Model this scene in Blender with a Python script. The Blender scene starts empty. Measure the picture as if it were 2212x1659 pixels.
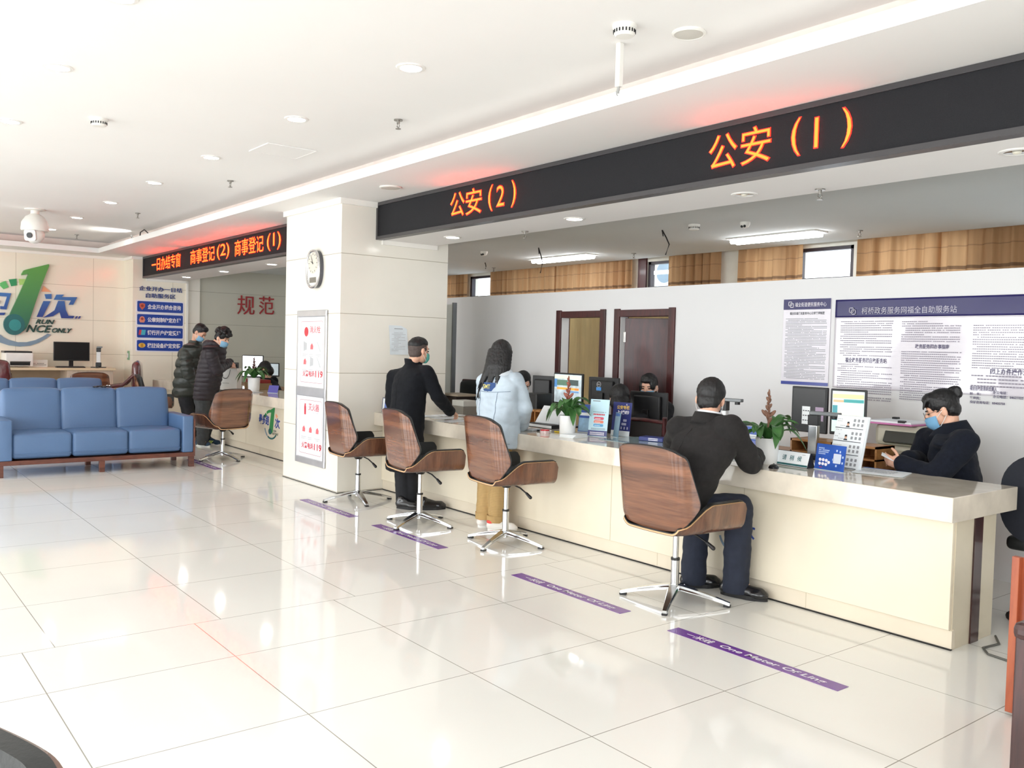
import bpy, bmesh, math, random
from math import sin, cos, pi, radians, sqrt
from mathutils import Vector, Matrix, Euler, noise
random.seed(7)
SC = bpy.context.scene
COL = SC.collection

# ------------------------------------------------------------------ camera
cam_d = bpy.data.cameras.new('camera')
cam = bpy.data.objects.new('camera', cam_d)
COL.objects.link(cam)
cam_d.sensor_width = 36.0
cam_d.lens = 1900.85 / 2212 * 36.0
cam_d.clip_start = 0.05
_a, _b, _c = 0.907337341, -0.0400905815, -0.0258437337      # yaw, pitch, roll
_R = (Matrix.Rotation(_a, 3, 'Z') @ Matrix.Rotation(_b, 3, 'X') @ Matrix.Rotation(_c, 3, 'Y'))
_r, _f, _u = _R.col[0], _R.col[1], _R.col[2]
cam.matrix_world = Matrix(((_r[0], _u[0], -_f[0], 4.0149), (_r[1], _u[1], -_f[1], -0.7218),
                           (_r[2], _u[2], -_f[2], 1.4842), (0, 0, 0, 1)))
SC.camera = cam

# ------------------------------------------------------------------ world, view, daylight
SC.view_settings.view_transform = 'Standard'
SC.view_settings.look = 'None'
SC.view_settings.gamma = 1.0
SC.view_settings.use_curve_mapping = False
SC.view_settings.exposure = 0.47
SC.cycles.use_denoising = True
SC.cycles.max_bounces = 10
SC.cycles.diffuse_bounces = 6
SC.cycles.glossy_bounces = 5
SC.cycles.transmission_bounces = 6
SC.cycles.transparent_max_bounces = 8
SC.cycles.sample_clamp_indirect = 6.0
SC.cycles.caustics_reflective = False
SC.cycles.caustics_refractive = False
W = bpy.data.worlds.new('overcast_sky')
SC.world = W
W.use_nodes = True
W.node_tree.nodes['Background'].inputs[0].default_value = (0.88, 0.95, 1.0, 1)
W.node_tree.nodes['Background'].inputs[1].default_value = 2.6

def area(name, loc, size, direction, power, col=(1, 1, 1)):
    l = bpy.data.lights.new(name, 'AREA')
    l.shape = 'RECTANGLE'
    l.size, l.size_y = size
    l.energy = power
    l.color = col
    o = bpy.data.objects.new(name, l)
    COL.objects.link(o)
    o.location = loc
    o.rotation_euler = Vector(direction).to_track_quat('-Z', 'Y').to_euler()
    return o
# daylight entering by the street windows behind the photographer (wall at y = -6) and the entrance (x = 7.6)
for x, pw in ((-9.5, 54), (-6.5, 54), (-3.5, 56), (-0.5, 62), (2.5, 62), (5.5, 50)):
    area('window_daylight', (x, -5.95, 1.75), (1.9, 2.1), (0, 1, 0.0), pw, (0.965, 0.985, 1.0))
area('entrance_daylight', (7.45, -1.4, 1.45), (3.6, 2.5), (-1, 0, 0.0), 95, (0.965, 0.985, 1.0))

# ------------------------------------------------------------------ materials
def lin(c):
    return tuple(((v / 255) / 12.92 if v / 255 <= 0.04045 else ((v / 255 + 0.055) / 1.055) ** 2.4) for v in c)
MATS = {}
def mat(name, rgb, rough=0.5, metal=0.0, coat=0.0, spec=0.5, vary=0.05, scale=6.0, stretch=(1, 1, 1), bump=0.0,
        bscale=None, emit=0.0, alpha=1.0, trans=0.0, sheen=0.0, sss=0.0):
    if name in MATS:
        return MATS[name]
    m = bpy.data.materials.new(name)
    m.use_nodes = True
    nt = m.node_tree
    p = nt.nodes['Principled BSDF']
    c = lin(rgb)
    p.inputs['Roughness'].default_value = rough
    p.inputs['Metallic'].default_value = metal
    p.inputs['Coat Weight'].default_value = coat
    p.inputs['Coat Roughness'].default_value = 0.08
    p.inputs['Specular IOR Level'].default_value = spec
    p.inputs['Alpha'].default_value = alpha
    p.inputs['Transmission Weight'].default_value = trans
    p.inputs['Sheen Weight'].default_value = sheen
    if sss:
        p.inputs['Subsurface Weight'].default_value = sss
        p.inputs['Subsurface Radius'].default_value = (0.02, 0.008, 0.004)
    tc = nt.nodes.new('ShaderNodeTexCoord')
    mp = nt.nodes.new('ShaderNodeMapping')
    mp.inputs['Scale'].default_value = stretch
    nt.links.new(tc.outputs['Object'], mp.inputs['Vector'])
    nz = nt.nodes.new('ShaderNodeTexNoise')
    nz.inputs['Scale'].default_value = scale
    nz.inputs['Detail'].default_value = 4
    nt.links.new(mp.outputs[0], nz.inputs['Vector'])
    rp = nt.nodes.new('ShaderNodeValToRGB')
    rp.color_ramp.elements[0].position = 0.3
    rp.color_ramp.elements[1].position = 0.7
    rp.color_ramp.elements[0].color = (*[max(0, v * (1 - vary)) for v in c], 1)
    rp.color_ramp.elements[1].color = (*[min(1, v * (1 + vary)) for v in c], 1)
    nt.links.new(nz.outputs[0], rp.inputs[0])
    nt.links.new(rp.outputs[0], p.inputs['Base Color'])
    if emit:
        nt.links.new(rp.outputs[0], p.inputs['Emission Color'])
        p.inputs['Emission Strength'].default_value = emit
    if bump:
        n2 = nt.nodes.new('ShaderNodeTexNoise')
        n2.inputs['Scale'].default_value = bscale or scale
        n2.inputs['Detail'].default_value = 3
        nt.links.new(mp.outputs[0], n2.inputs['Vector'])
        b = nt.nodes.new('ShaderNodeBump')
        b.inputs['Strength'].default_value = bump
        b.inputs['Distance'].default_value = 0.01
        nt.links.new(n2.outputs[0], b.inputs['Height'])
        nt.links.new(b.outputs[0], p.inputs['Normal'])
    MATS[name] = m
    return m

def nodes_of(m):
    return m.node_tree, m.node_tree.nodes, m.node_tree.links, m.node_tree.nodes['Principled BSDF']
def math_n(nt, op, a, b=None, c=None):
    n = nt.nodes.new('ShaderNodeMath')
    n.operation = op
    for i, v in enumerate((a, b, c)):
        if v is None:
            continue
        if isinstance(v, (int, float)):
            n.inputs[i].default_value = v
        else:
            nt.links.new(v, n.inputs[i])
    return n.outputs[0]
def grid_line(nt, val, size, off, width):
    # 1 on a joint of the tiling, 0 elsewhere
    t = math_n(nt, 'DIVIDE', math_n(nt, 'SUBTRACT', val, off), size)
    f = math_n(nt, 'FRACT', math_n(nt, 'ADD', t, 1000.0))
    d = math_n(nt, 'MINIMUM', f, math_n(nt, 'SUBTRACT', 1.0, f))
    return math_n(nt, 'LESS_THAN', d, width / size)
def tile_mat(name, rgb, joint, rough, sizes, offs, axes, width=0.0022, vary=0.04, scale=1.4, seam=None, coat=0.0):
    m = mat(name, rgb, rough=rough, vary=vary, scale=scale, coat=coat)
    nt, nd, lk, p = nodes_of(m)
    base = p.inputs['Base Color'].links[0].from_socket
    sx = nd.new('ShaderNodeSeparateXYZ')
    tc = nd.new('ShaderNodeNewGeometry')
    lk.new(tc.outputs['Position'], sx.inputs[0])
    def lines(o):
        ls = [grid_line(nt, sx.outputs[ax], s, of, width) for ax, s, of in zip(axes, sizes, o)]
        r = ls[0]
        for l in ls[1:]:
            r = math_n(nt, 'MAXIMUM', r, l)
        return r
    g = lines(offs)
    if seam:
        g2 = lines(seam[1])
        near = math_n(nt, 'GREATER_THAN', sx.outputs[0], seam[0])
        g = math_n(nt, 'ADD', math_n(nt, 'MULTIPLY', g, near), math_n(nt, 'MULTIPLY', g2, math_n(nt, 'SUBTRACT', 1.0, near)))
        edge = math_n(nt, 'LESS_THAN', math_n(nt, 'ABSOLUTE', math_n(nt, 'SUBTRACT', sx.outputs[0], seam[0])), width)
        g = math_n(nt, 'MAXIMUM', g, edge)
    mx = nd.new('ShaderNodeMix')
    mx.data_type = 'RGBA'
    lk.new(g, mx.inputs[0])
    lk.new(base, mx.inputs[6])
    mx.inputs[7].default_value = (*lin(joint), 1)
    lk.new(mx.outputs[2], p.inputs['Base Color'])
    return m

def wood_mat(name, c1, c2, axis_stretch, scale=5.0, rough=0.3, coat=0.5, dist=1.2):
    m = mat(name, c1, rough=rough, coat=coat, vary=0.0)
    nt, nd, lk, p = nodes_of(m)
    tc = nd.new('ShaderNodeTexCoord')
    mp = nd.new('ShaderNodeMapping')
    mp.inputs['Scale'].default_value = axis_stretch
    lk.new(tc.outputs['Object'], mp.inputs[0])
    n1 = nd.new('ShaderNodeTexNoise')
    n1.inputs['Scale'].default_value = scale
    n1.inputs['Detail'].default_value = 6
    n1.inputs['Distortion'].default_value = dist
    lk.new(mp.outputs[0], n1.inputs['Vector'])
    n2 = nd.new('ShaderNodeTexNoise')
    n2.inputs['Scale'].default_value = scale * 7
    n2.inputs['Detail'].default_value = 3
    lk.new(mp.outputs[0], n2.inputs['Vector'])
    s = math_n(nt, 'ADD', math_n(nt, 'MULTIPLY', n1.outputs[0], 0.75), math_n(nt, 'MULTIPLY', n2.outputs[0], 0.25))
    rp = nd.new('ShaderNodeValToRGB')
    e = rp.color_ramp.elements
    e[0].position, e[1].position = 0.36, 0.62
    e[0].color, e[1].color = (*lin(c2), 1), (*lin(c1), 1)
    lk.new(s, rp.inputs[0])
    lk.new(rp.outputs[0], p.inputs['Base Color'])
    return m

# ------------------------------------------------------------------ objects and mesh builders
WORLD = {}
def tag(o, label=None, cat=None, group=None, kind=None):
    if label: o['label'] = label
    if cat: o['category'] = cat
    if group: o['group'] = group
    if kind: o['kind'] = kind
    return o
def thing(name, label, cat, loc=(0, 0, 0), rz=0.0, group=None):
    o = bpy.data.objects.new(name, None)
    o.empty_display_size = 0.1
    COL.objects.link(o)
    o.location = loc
    o.rotation_euler = (0, 0, rz)
    WORLD[o.name] = Matrix.Translation(loc) @ Matrix.Rotation(rz, 4, 'Z')
    return tag(o, label, cat, group)
def copy_tree(o, parent=None):
    c = o.copy()
    COL.objects.link(c)
    c.parent = parent
    for ch in list(o.children):
        copy_tree(ch, c)
    return c
def place(o, loc, rz, label, group=None):
    o.location = loc
    o.rotation_euler = (0, 0, rz)
    o['label'] = label
    if group: o['group'] = group
    WORLD[o.name] = Matrix.Translation(loc) @ Matrix.Rotation(rz, 4, 'Z')
    return o

def link(name, me, m=None, parent=None, local=False, smooth=None, label=None):
    o = bpy.data.objects.new(name, me)
    COL.objects.link(o)
    if m is not None:
        me.materials.clear()
        me.materials.append(m)
    if parent is not None:
        o.parent = parent
        pw = WORLD.get(parent.name, Matrix.Identity(4))
        if not local:
            me.transform(pw.inverted())
        WORLD[o.name] = pw
    if smooth is not None:
        ang = radians(smooth)
        for p in me.polygons:
            p.use_smooth = True
        if smooth < 179:
            bm = bmesh.new(); bm.from_mesh(me)
            for e in bm.edges:
                if len(e.link_faces) == 2 and e.calc_face_angle(0) > ang:
                    e.smooth = False
            bm.to_mesh(me); bm.free()
    if label: o['label'] = label
    return o

class B:
    """collects shapes into one mesh"""
    def __init__(self, M=None):
        self.bm = bmesh.new()
        self.M = M or Matrix.Identity(4)
    def _add(self, r, M):
        bmesh.ops.transform(self.bm, matrix=self.M @ M, verts=r)
    def box(self, x0, x1, y0, y1, z0, z1, bev=0.0, seg=2):
        b = bmesh.new()
        bmesh.ops.create_cube(b, size=1)
        bmesh.ops.transform(b, matrix=Matrix.Translation(((x0 + x1) / 2, (y0 + y1) / 2, (z0 + z1) / 2)) @
                            Matrix.Diagonal((abs(x1 - x0), abs(y1 - y0), abs(z1 - z0), 1)), verts=b.verts)
        if bev:
            bmesh.ops.bevel(b, geom=b.edges[:], offset=bev, segments=seg, profile=0.5, affect='EDGES')
        return self.merge(b)
    def merge(self, b, M=None):
        me = bpy.data.meshes.new('t')
        b.to_mesh(me); b.free()
        if M is not None: me.transform(M)
        me.transform(self.M)
        self.bm.from_mesh(me)
        bpy.data.meshes.remove(me)
        return self
    def cyl(self, p0, p1, r0, r1=None, seg=20, caps=True):
        p0, p1 = Vector(p0), Vector(p1)
        d = p1 - p0
        q = d.to_track_quat('Z', 'Y').to_matrix().to_4x4()
        r = bmesh.ops.create_cone(self.bm, cap_ends=caps, segments=seg, radius1=r0, radius2=r0 if r1 is None else r1, depth=d.length)['verts']
        self._add(r, Matrix.Translation((p0 + p1) / 2) @ q)
        return self
    def ell(self, c, r, rot=None, sub=3):
        v = bmesh.ops.create_icosphere(self.bm, subdivisions=sub, radius=1)['verts']
        self._add(v, Matrix.Translation(c) @ (rot.to_4x4() if rot else Matrix.Identity(4)) @ Matrix.Diagonal((*r, 1)))
        return self
    def cap(self, p0, p1, r0, r1=None, seg=14):
        r1 = r0 if r1 is None else r1
        p0, p1 = Vector(p0), Vector(p1)
        d = p1 - p0
        L = max(d.length, 1e-5)
        prof = [(r0 * cos(t), -r0 * sin(t)) for t in (pi / 2 * (1 - k / 5) for k in range(6))]
        prof += [(r1 * cos(t), L + r1 * sin(t)) for t in (pi / 2 * k / 5 for k in range(6))]
        q = (d if d.length > 1e-5 else Vector((0, 0, 1))).to_track_quat('Z', 'Y').to_matrix().to_4x4()
        return self.lathe(prof, seg, Matrix.Translation(p0) @ q)
    def lathe(self, prof, seg=24, M=None):
        M = self.M @ (M or Matrix.Identity(4))
        bm = self.bm
        rings = []
        for r, z in prof:
            if r < 1e-6:
                rings.append([bm.verts.new(M @ Vector((0, 0, z)))])
            else:
                rings.append([bm.verts.new(M @ Vector((r * cos(2 * pi * k / seg), r * sin(2 * pi * k / seg), z))) for k in range(seg)])
        for a, b in zip(rings, rings[1:]):
            for k in range(seg):
                k2 = (k + 1) % seg
                if len(a) == 1 and len(b) == 1: continue
                if len(a) == 1: bm.faces.new((a[0], b[k2], b[k]))
                elif len(b) == 1: bm.faces.new((a[k], a[k2], b[0]))
                else: bm.faces.new((a[k], a[k2], b[k2], b[k]))
        return self
    def tube(self, pts, r, seg=8, r1=None):
        pts = [Vector(p) for p in pts]
        n = len(pts)
        bm = self.bm
        rings = []
        up = Vector((0, 0, 1))
        for i, p in enumerate(pts):
            t = (pts[min(i + 1, n - 1)] - pts[max(i - 1, 0)]).normalized()
            a = t.cross(up)
            if a.length < 1e-3: a = t.cross(Vector((1, 0, 0)))
            a.normalize(); b = t.cross(a)
            rr = r if r1 is None else r + (r1 - r) * i / (n - 1)
            rings.append([bm.verts.new(self.M @ (p + rr * (a * cos(2 * pi * k / seg) + b * sin(2 * pi * k / seg)))) for k in range(seg)])
        for a, b in zip(rings, rings[1:]):
            for k in range(seg):
                bm.faces.new((a[k], a[(k + 1) % seg], b[(k + 1) % seg], b[k]))
        bm.faces.new(rings[0][::-1]); bm.faces.new(rings[-1])
        return self
    def prism(self, poly, h, M=None):
        """poly in local xy, extruded along local z from 0 to h"""
        M = self.M @ (M or Matrix.Identity(4))
        b = bmesh.new()
        f = b.faces.new([b.verts.new((x, y, 0)) for x, y in poly])
        if f.normal.z < 0 or f.calc_area() and sum((poly[i - 1][0] * poly[i][1] - poly[i][0] * poly[i - 1][1]) for i in range(len(poly))) < 0:
            bmesh.ops.reverse_faces(b, faces=[f])
        if h:
            e = bmesh.ops.extrude_face_region(b, geom=b.faces[:])
            bmesh.ops.translate(b, vec=(0, 0, h), verts=[v for v in e['geom'] if isinstance(v, bmesh.types.BMVert)])
            bmesh.ops.recalc_face_normals(b, faces=b.faces[:])
        me = bpy.data.meshes.new('t'); b.to_mesh(me); b.free(); me.transform(M)
        self.bm.from_mesh(me); bpy.data.meshes.remove(me)
        return self
    def grid(self, fn, nu, nv, thick=0.0, closed=False):
        b = bmesh.new()
        V = [[b.verts.new(fn(i / nu, j / nv)) for i in range(nu + (0 if closed else 1))] for j in range(nv + 1)]
        for j in range(nv):
            for i in range(nu):
                i2 = (i + 1) % len(V[0])
                b.faces.new((V[j][i], V[j][i2], V[j + 1][i2], V[j + 1][i]))
        b.normal_update()
        if thick:
            bmesh.ops.solidify(b, geom=b.faces[:], thickness=thick)
            bmesh.ops.recalc_face_normals(b, faces=b.faces[:])
        return self.merge(b)
    def skins(self, fo, fi, nu, nv):
        """closed solid between two sheets"""
        bm = self.bm
        V = [[[bm.verts.new(self.M @ f(i / nu, j / nv)) for i in range(nu + 1)] for j in range(nv + 1)] for f in (fo, fi)]
        A, Bv = V
        for j in range(nv):
            for i in range(nu):
                bm.faces.new((A[j][i], A[j][i + 1], A[j + 1][i + 1], A[j + 1][i]))
                bm.faces.new((Bv[j][i], Bv[j + 1][i], Bv[j + 1][i + 1], Bv[j][i + 1]))
        rim = [(0, i) for i in range(nu)] + [(j, nu) for j in range(nv)] + [(nv, i) for i in range(nu, 0, -1)] + [(j, 0) for j in range(nv, 0, -1)]
        for (j, i), (j2, i2) in zip(rim, rim[1:] + rim[:1]):
            bm.faces.new((A[j][i], Bv[j][i], Bv[j2][i2], A[j2][i2]))
        bmesh.ops.recalc_face_normals(bm, faces=bm.faces[:])
        return self
    def loft(self, secs, R, seg=32, p=2.4):
        """closed body through sections (centre, half width, half depth) across the frame R"""
        bm = self.bm
        rings = []
        for c, w, d in secs:
            ring = []
            for k in range(seg):
                a = 2 * pi * k / seg
                x = w * math.copysign(abs(cos(a)) ** (2 / p), cos(a)); y = d * math.copysign(abs(sin(a)) ** (2 / p), sin(a))
                ring.append(bm.verts.new(self.M @ (Vector(c) + R @ Vector((x, y, 0)))))
            rings.append(ring)
        for a, b in zip(rings, rings[1:]):
            for k in range(seg):
                bm.faces.new((a[k], a[(k + 1) % seg], b[(k + 1) % seg], b[k]))
        bm.faces.new(rings[0][::-1]); bm.faces.new(rings[-1])
        return self
    def quad(self, *p):
        self.bm.faces.new([self.bm.verts.new(self.M @ Vector(q)) for q in p])
        return self
    def mesh(self, name='m'):
        me = bpy.data.meshes.new(name)
        self.bm.to_mesh(me); self.bm.free()
        return me
    def build(self, name, m, parent=None, local=False, smooth=None, label=None):
        return link(name, self.mesh(name), m, parent, local, smooth, label)

def remesh(b, voxel, smooth_it=4, factor=0.5):
    me = b.mesh('r') if isinstance(b, B) else b
    o = bpy.data.objects.new('r', me)
    COL.objects.link(o)
    r = o.modifiers.new('r', 'REMESH')
    r.mode = 'VOXEL'; r.voxel_size = voxel
    if smooth_it:
        s = o.modifiers.new('s', 'SMOOTH')
        s.factor = factor; s.iterations = smooth_it
    dg = bpy.context.evaluated_depsgraph_get()
    n = bpy.data.meshes.new_from_object(o.evaluated_get(dg))
    bpy.data.objects.remove(o)
    bpy.data.meshes.remove(me)
    for p in n.polygons: p.use_smooth = True
    return n
def cut_below(me, z):
    b = bmesh.new(); b.from_mesh(me)
    bmesh.ops.bisect_plane(b, geom=b.verts[:] + b.edges[:] + b.faces[:], plane_co=(0, 0, z), plane_no=(0, 0, 1), clear_inner=True)
    b.to_mesh(me); b.free()
    for p in me.polygons: p.use_smooth = True
def wrinkle(me, amp, scale, stretch=(1, 1, 1)):
    n = len(me.vertices)
    co, no = [0.0] * (3 * n), [0.0] * (3 * n)
    me.vertices.foreach_get('co', co)
    me.vertex_normals.foreach_get('vector', no)
    for i in range(0, 3 * n, 3):
        c = Vector((co[i] * stretch[0], co[i + 1] * stretch[1], co[i + 2] * stretch[2])) * scale
        d = amp * (noise.noise(c) + 0.5 * noise.noise(c * 2.3 + Vector((3, 7, 1))))
        for k in (0, 1, 2):
            co[i + k] += no[i + k] * d
    me.vertices.foreach_set('co', co)
    me.update()

_TX = {}
def seams(parent, me, origins, direction, m, r=0.0022, name='seam', reach=0.6):
    """stitched seam lying on a garment: points projected onto its mesh along a direction"""
    from mathutils.bvhtree import BVHTree
    t = BVHTree.FromPolygons([v.co for v in me.vertices], [tuple(p.vertices) for p in me.polygons])
    pts = []
    for o in origins:
        h_ = t.ray_cast(Vector(o), Vector(direction).normalized(), reach)
        if h_[0] is not None:
            pts.append(h_[0] + h_[1] * r * 0.2)
    if len(pts) > 2:
        return B().tube(pts, r, 6).build(name, m, parent, smooth=180)
def text_mesh(s, bold=0.0, shear=0.0, extrude=0.0):
    c = bpy.data.curves.new('t', 'FONT')
    c.body = s
    c.offset = bold
    c.shear = shear
    c.extrude = extrude
    c.resolution_u = 3
    c.align_x = 'LEFT'
    o = bpy.data.objects.new('t', c)
    COL.objects.link(o)
    dg = bpy.context.evaluated_depsgraph_get()
    me = bpy.data.meshes.new_from_object(o.evaluated_get(dg))
    bpy.data.objects.remove(o); bpy.data.curves.remove(c)
    return me
# local frames for lettering: x runs along the writing, y upward, z out of the surface
FY = lambda x, y, z: Matrix(((1, 0, 0, x), (0, 0, -1, y), (0, 1, 0, z), (0, 0, 0, 1)))      # on a wall facing -y
FX = lambda x, y, z: Matrix(((0, 0, 1, x), (1, 0, 0, y), (0, 1, 0, z), (0, 0, 0, 1)))       # on a wall facing +x
FZ = lambda x, y, z, a=0.0: Matrix.Translation((x, y, z)) @ Matrix.Rotation(a, 4, 'Z')      # on the floor
def letter(s, w, h, M, m, parent, name='lettering', bold=0.0, shear=0.0, extrude=0.0, local=False, anchor=(0, 0), label=None):
    """writing fitted to a box of w by h whose lower left corner is the origin of M; w None keeps the proportions"""
    me = text_mesh(s, bold, shear, 0.0)
    xs = [v.co.x for v in me.vertices]; ys = [v.co.y for v in me.vertices]
    x0, x1, y0, y1 = min(xs), max(xs), min(ys), max(ys)
    sy = h / max(y1 - y0, 1e-3)
    sx = sy if w is None else w / max(x1 - x0, 1e-3)
    if extrude:
        b = bmesh.new(); b.from_mesh(me)
        g = bmesh.ops.extrude_face_region(b, geom=b.faces[:])
        bmesh.ops.translate(b, vec=(0, 0, extrude), verts=[v for v in g['geom'] if isinstance(v, bmesh.types.BMVert)])
        bmesh.ops.recalc_face_normals(b, faces=b.faces[:])
        b.to_mesh(me); b.free()
    ax, ay = anchor
    me.transform(M @ Matrix.Translation((-ax * (x1 - x0) * sx, -ay * h, 0)) @ Matrix.Diagonal((sx, sy, 1, 1)) @ Matrix.Translation((-x0, -y0, 0)))
    return link(name, me, m, parent, local, None, label)
def text_rows(w, h, rows, M, m, parent, name='text_rows', fill=0.45, seed=1, local=False, cell=None, short=0.25):
    """rows of small print too fine to read: little dashes"""
    rnd = random.Random(seed)
    b = B(M)
    rh = h / rows
    cell = cell or rh * 0.9
    for r in range(rows):
        y = h - (r + 1) * rh
        x, end = 0.0, w * (rnd.uniform(0.35, 0.85) if rnd.random() < short else 1.0)
        if rnd.random() < short: x = cell * 2
        while x + cell * 0.8 < end:
            b.quad((x, y, 0), (x + cell * 0.78, y, 0), (x + cell * 0.78, y + rh * fill, 0), (x, y + rh * fill, 0))
            x += cell * (1.0 if rnd.random() < 0.94 else 1.6)
    return b.build(name, m, parent, local)
def rrect(w, h, r, n=5, cx=0, cy=0):
    pts = []
    for sx, sy, a0 in ((1, 1, 0), (-1, 1, pi / 2), (-1, -1, pi), (1, -1, 1.5 * pi)):
        for k in range(n + 1):
            a = a0 + pi / 2 * k / n
            pts.append((cx + sx * (w / 2 - r) + r * cos(a), cy + sy * (h / 2 - r) + r * sin(a)))
    return pts
def circ(r, n=32, cx=0, cy=0, ry=None):
    return [(cx + r * cos(2 * pi * k / n), cy + (ry or r) * sin(2 * pi * k / n)) for k in range(n)]

# ================================================================== THE ROOM
T = 0.8
M_floor = tile_mat('floor_tile', (234, 233, 228), (150, 147, 138), 0.07, (T, T), (0.0, 0.0), (0, 1), width=0.0022,
                   vary=0.03, scale=0.9, seam=(-0.585, (-0.585, 0.14)), coat=0.0)
M_ceil = mat('ceiling_paint', (240, 238, 236), rough=0.9, vary=0.015, scale=0.8)
M_white = mat('white_plaster', (240, 238, 236), rough=0.85, vary=0.015, scale=1.0)
M_office_ceil = mat('office_ceiling_paint', (208, 211, 210), rough=0.95, vary=0.03, scale=0.7)
M_part = mat('partition_paint', (228, 228, 229), rough=0.6, vary=0.012, scale=1.2)
M_pillar = tile_mat('pillar_tile', (238, 234, 224), (176, 168, 150), 0.14, (0.593,), (0.012,), (2,), width=0.003, vary=0.03, scale=1.6)
M_logo_wall = tile_mat('logo_wall_tile', (243, 235, 219), (190, 178, 158), 0.15, (0.593, 1.2), (0.012, 0.6), (2, 1), width=0.003, vary=0.03, scale=1.3)
M_grey_wall = tile_mat('grey_wall_tile', (192, 191, 178), (140, 139, 126), 0.25, (0.593,), (0.012,), (2,), width=0.003, vary=0.04, scale=1.2)
M_trim = mat('white_trim', (245, 242, 236), rough=0.6, vary=0.01)
M_dark = mat('dark_gap', (40, 38, 36), rough=0.9)

def struct(name, b, m, label=None, parent=None):
    return tag(b.build(name, m, parent), label, None, None, 'structure')

struct('floor', B().box(-13.2, 9, -6.2, 9.0, -0.12, 0), M_floor)
# raised ceiling of the hall, dropped soffits, lips and light coves
struct('ceiling', B().box(-13.2, 9, -6.2, 3.15, 3.12, 3.25), M_ceil)
s = B()
s.box(-13.0, 9, 2.93, 3.74, 2.92, 2.94)
s.box(-13.0, 9, 2.93, 2.97, 2.94, 3.0)
s.box(-13.0, -12.08, -6.2, 2.93, 2.92, 2.94)
s.box(-12.12, -12.08, -6.2, 2.93, 2.94, 3.0)
struct('ceiling_soffit', s, M_ceil)
s = B()
s.box(-13.0, 9, 3.15, 3.19, 2.94, 3.25)
s.box(-12.36, -12.3, -6.2, 3.15, 2.94, 3.25)
struct('trim_1', s, mat('cove_shade_tone', (236, 222, 214), rough=0.9))  # pinkish tone puts the shade of the light trough into its back wall
# bulkhead over the counters, carrying the LED signs
struct('ceiling_bulkhead', B().box(-12.6, 9, 3.76, 4.38, 2.55, 3.25), M_white)
struct('ceiling_office', B().box(-12.6, 9, 4.38, 8.36, 2.8, 2.9).box(-12.6, 9, 8.32, 8.36, 2.9, 3.1).box(-12.6, 9, 8.32, 8.9, 3.1, 3.2), M_office_ceil)
# end wall with the emblem, pilaster and grey wall behind the left counter
struct('wall_left', B().box(-13.2, -12.75, -6.2, 3.6, 0, 3.25), M_logo_wall)
struct('wall_pilaster', B().box(-13.0, -12.22, 3.52, 4.46, 0, 3.25), M_logo_wall)
struct('wall_pilaster_back', B().box(-13.0, -12.27, 4.46, 4.70, 0, 2.9), M_pillar)
struct('wall_grey', B().box(-13.0, -12.32, 4.70, 8.9, 0, 2.9), M_grey_wall)
struct('wall_pillar', B().box(-5.21, -3.9, 3.29, 4.55, 0, 3.2), M_pillar)
s = B()
s.box(-5.24, -3.87, 3.26, 3.29, 2.865, 2.92).box(-3.9, -3.871, 3.29, 3.70, 2.865, 2.92)
s.box(-3.9, -3.875, 3.74, 4.40, 2.505, 2.55)
struct('trim_2', s, M_trim)
s = B()
s.box(-12.75, -12.72, -6.0, 3.52, 2.875, 2.92).box(-12.72, -12.19, 3.49, 3.52, 2.875, 2.92).box(-12.22, -12.191, 3.52, 3.70, 2.875, 2.92)
s.box(-12.22, -12.19, 3.74, 4.46, 2.51, 2.55).box(-12.24, -12.19, 4.43, 4.465, 0.0, 2.55)
struct('trim_3', s, M_trim)
s = B().box(-5.215, -3.895, 3.285, 4.0, 0, 0.006)
struct('baseboard_pillar', s, M_dark)
# wall behind the photographer with street windows, and the entrance end
M_wallf = mat('street_wall_paint', (236, 232, 224), rough=0.9)
wf = B()
xs = (-9.5, -6.5, -3.5, -0.5, 2.5, 5.5)
wf.box(-13.2, 9, -6.2, -6.0, 0, 0.6).box(-13.2, 9, -6.2, -6.0, 2.9, 3.25)
edges = [-13.2] + [v for x in xs for v in (x - 1.05, x + 1.05)] + [9]
for a, b_ in zip(edges[0::2], edges[1::2]):
    wf.box(a, b_, -6.2, -6.0, 0.6, 2.9)
struct('wall_front', wf, M_wallf)
wr = B().box(7.6, 7.8, -6.2, -3.4, 0, 3.25).box(7.6, 7.8, 0.6, 9, 0, 3.25).box(7.6, 7.8, -3.4, 0.6, 2.9, 3.25)
struct('wall_right', wr, M_wallf)

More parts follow.
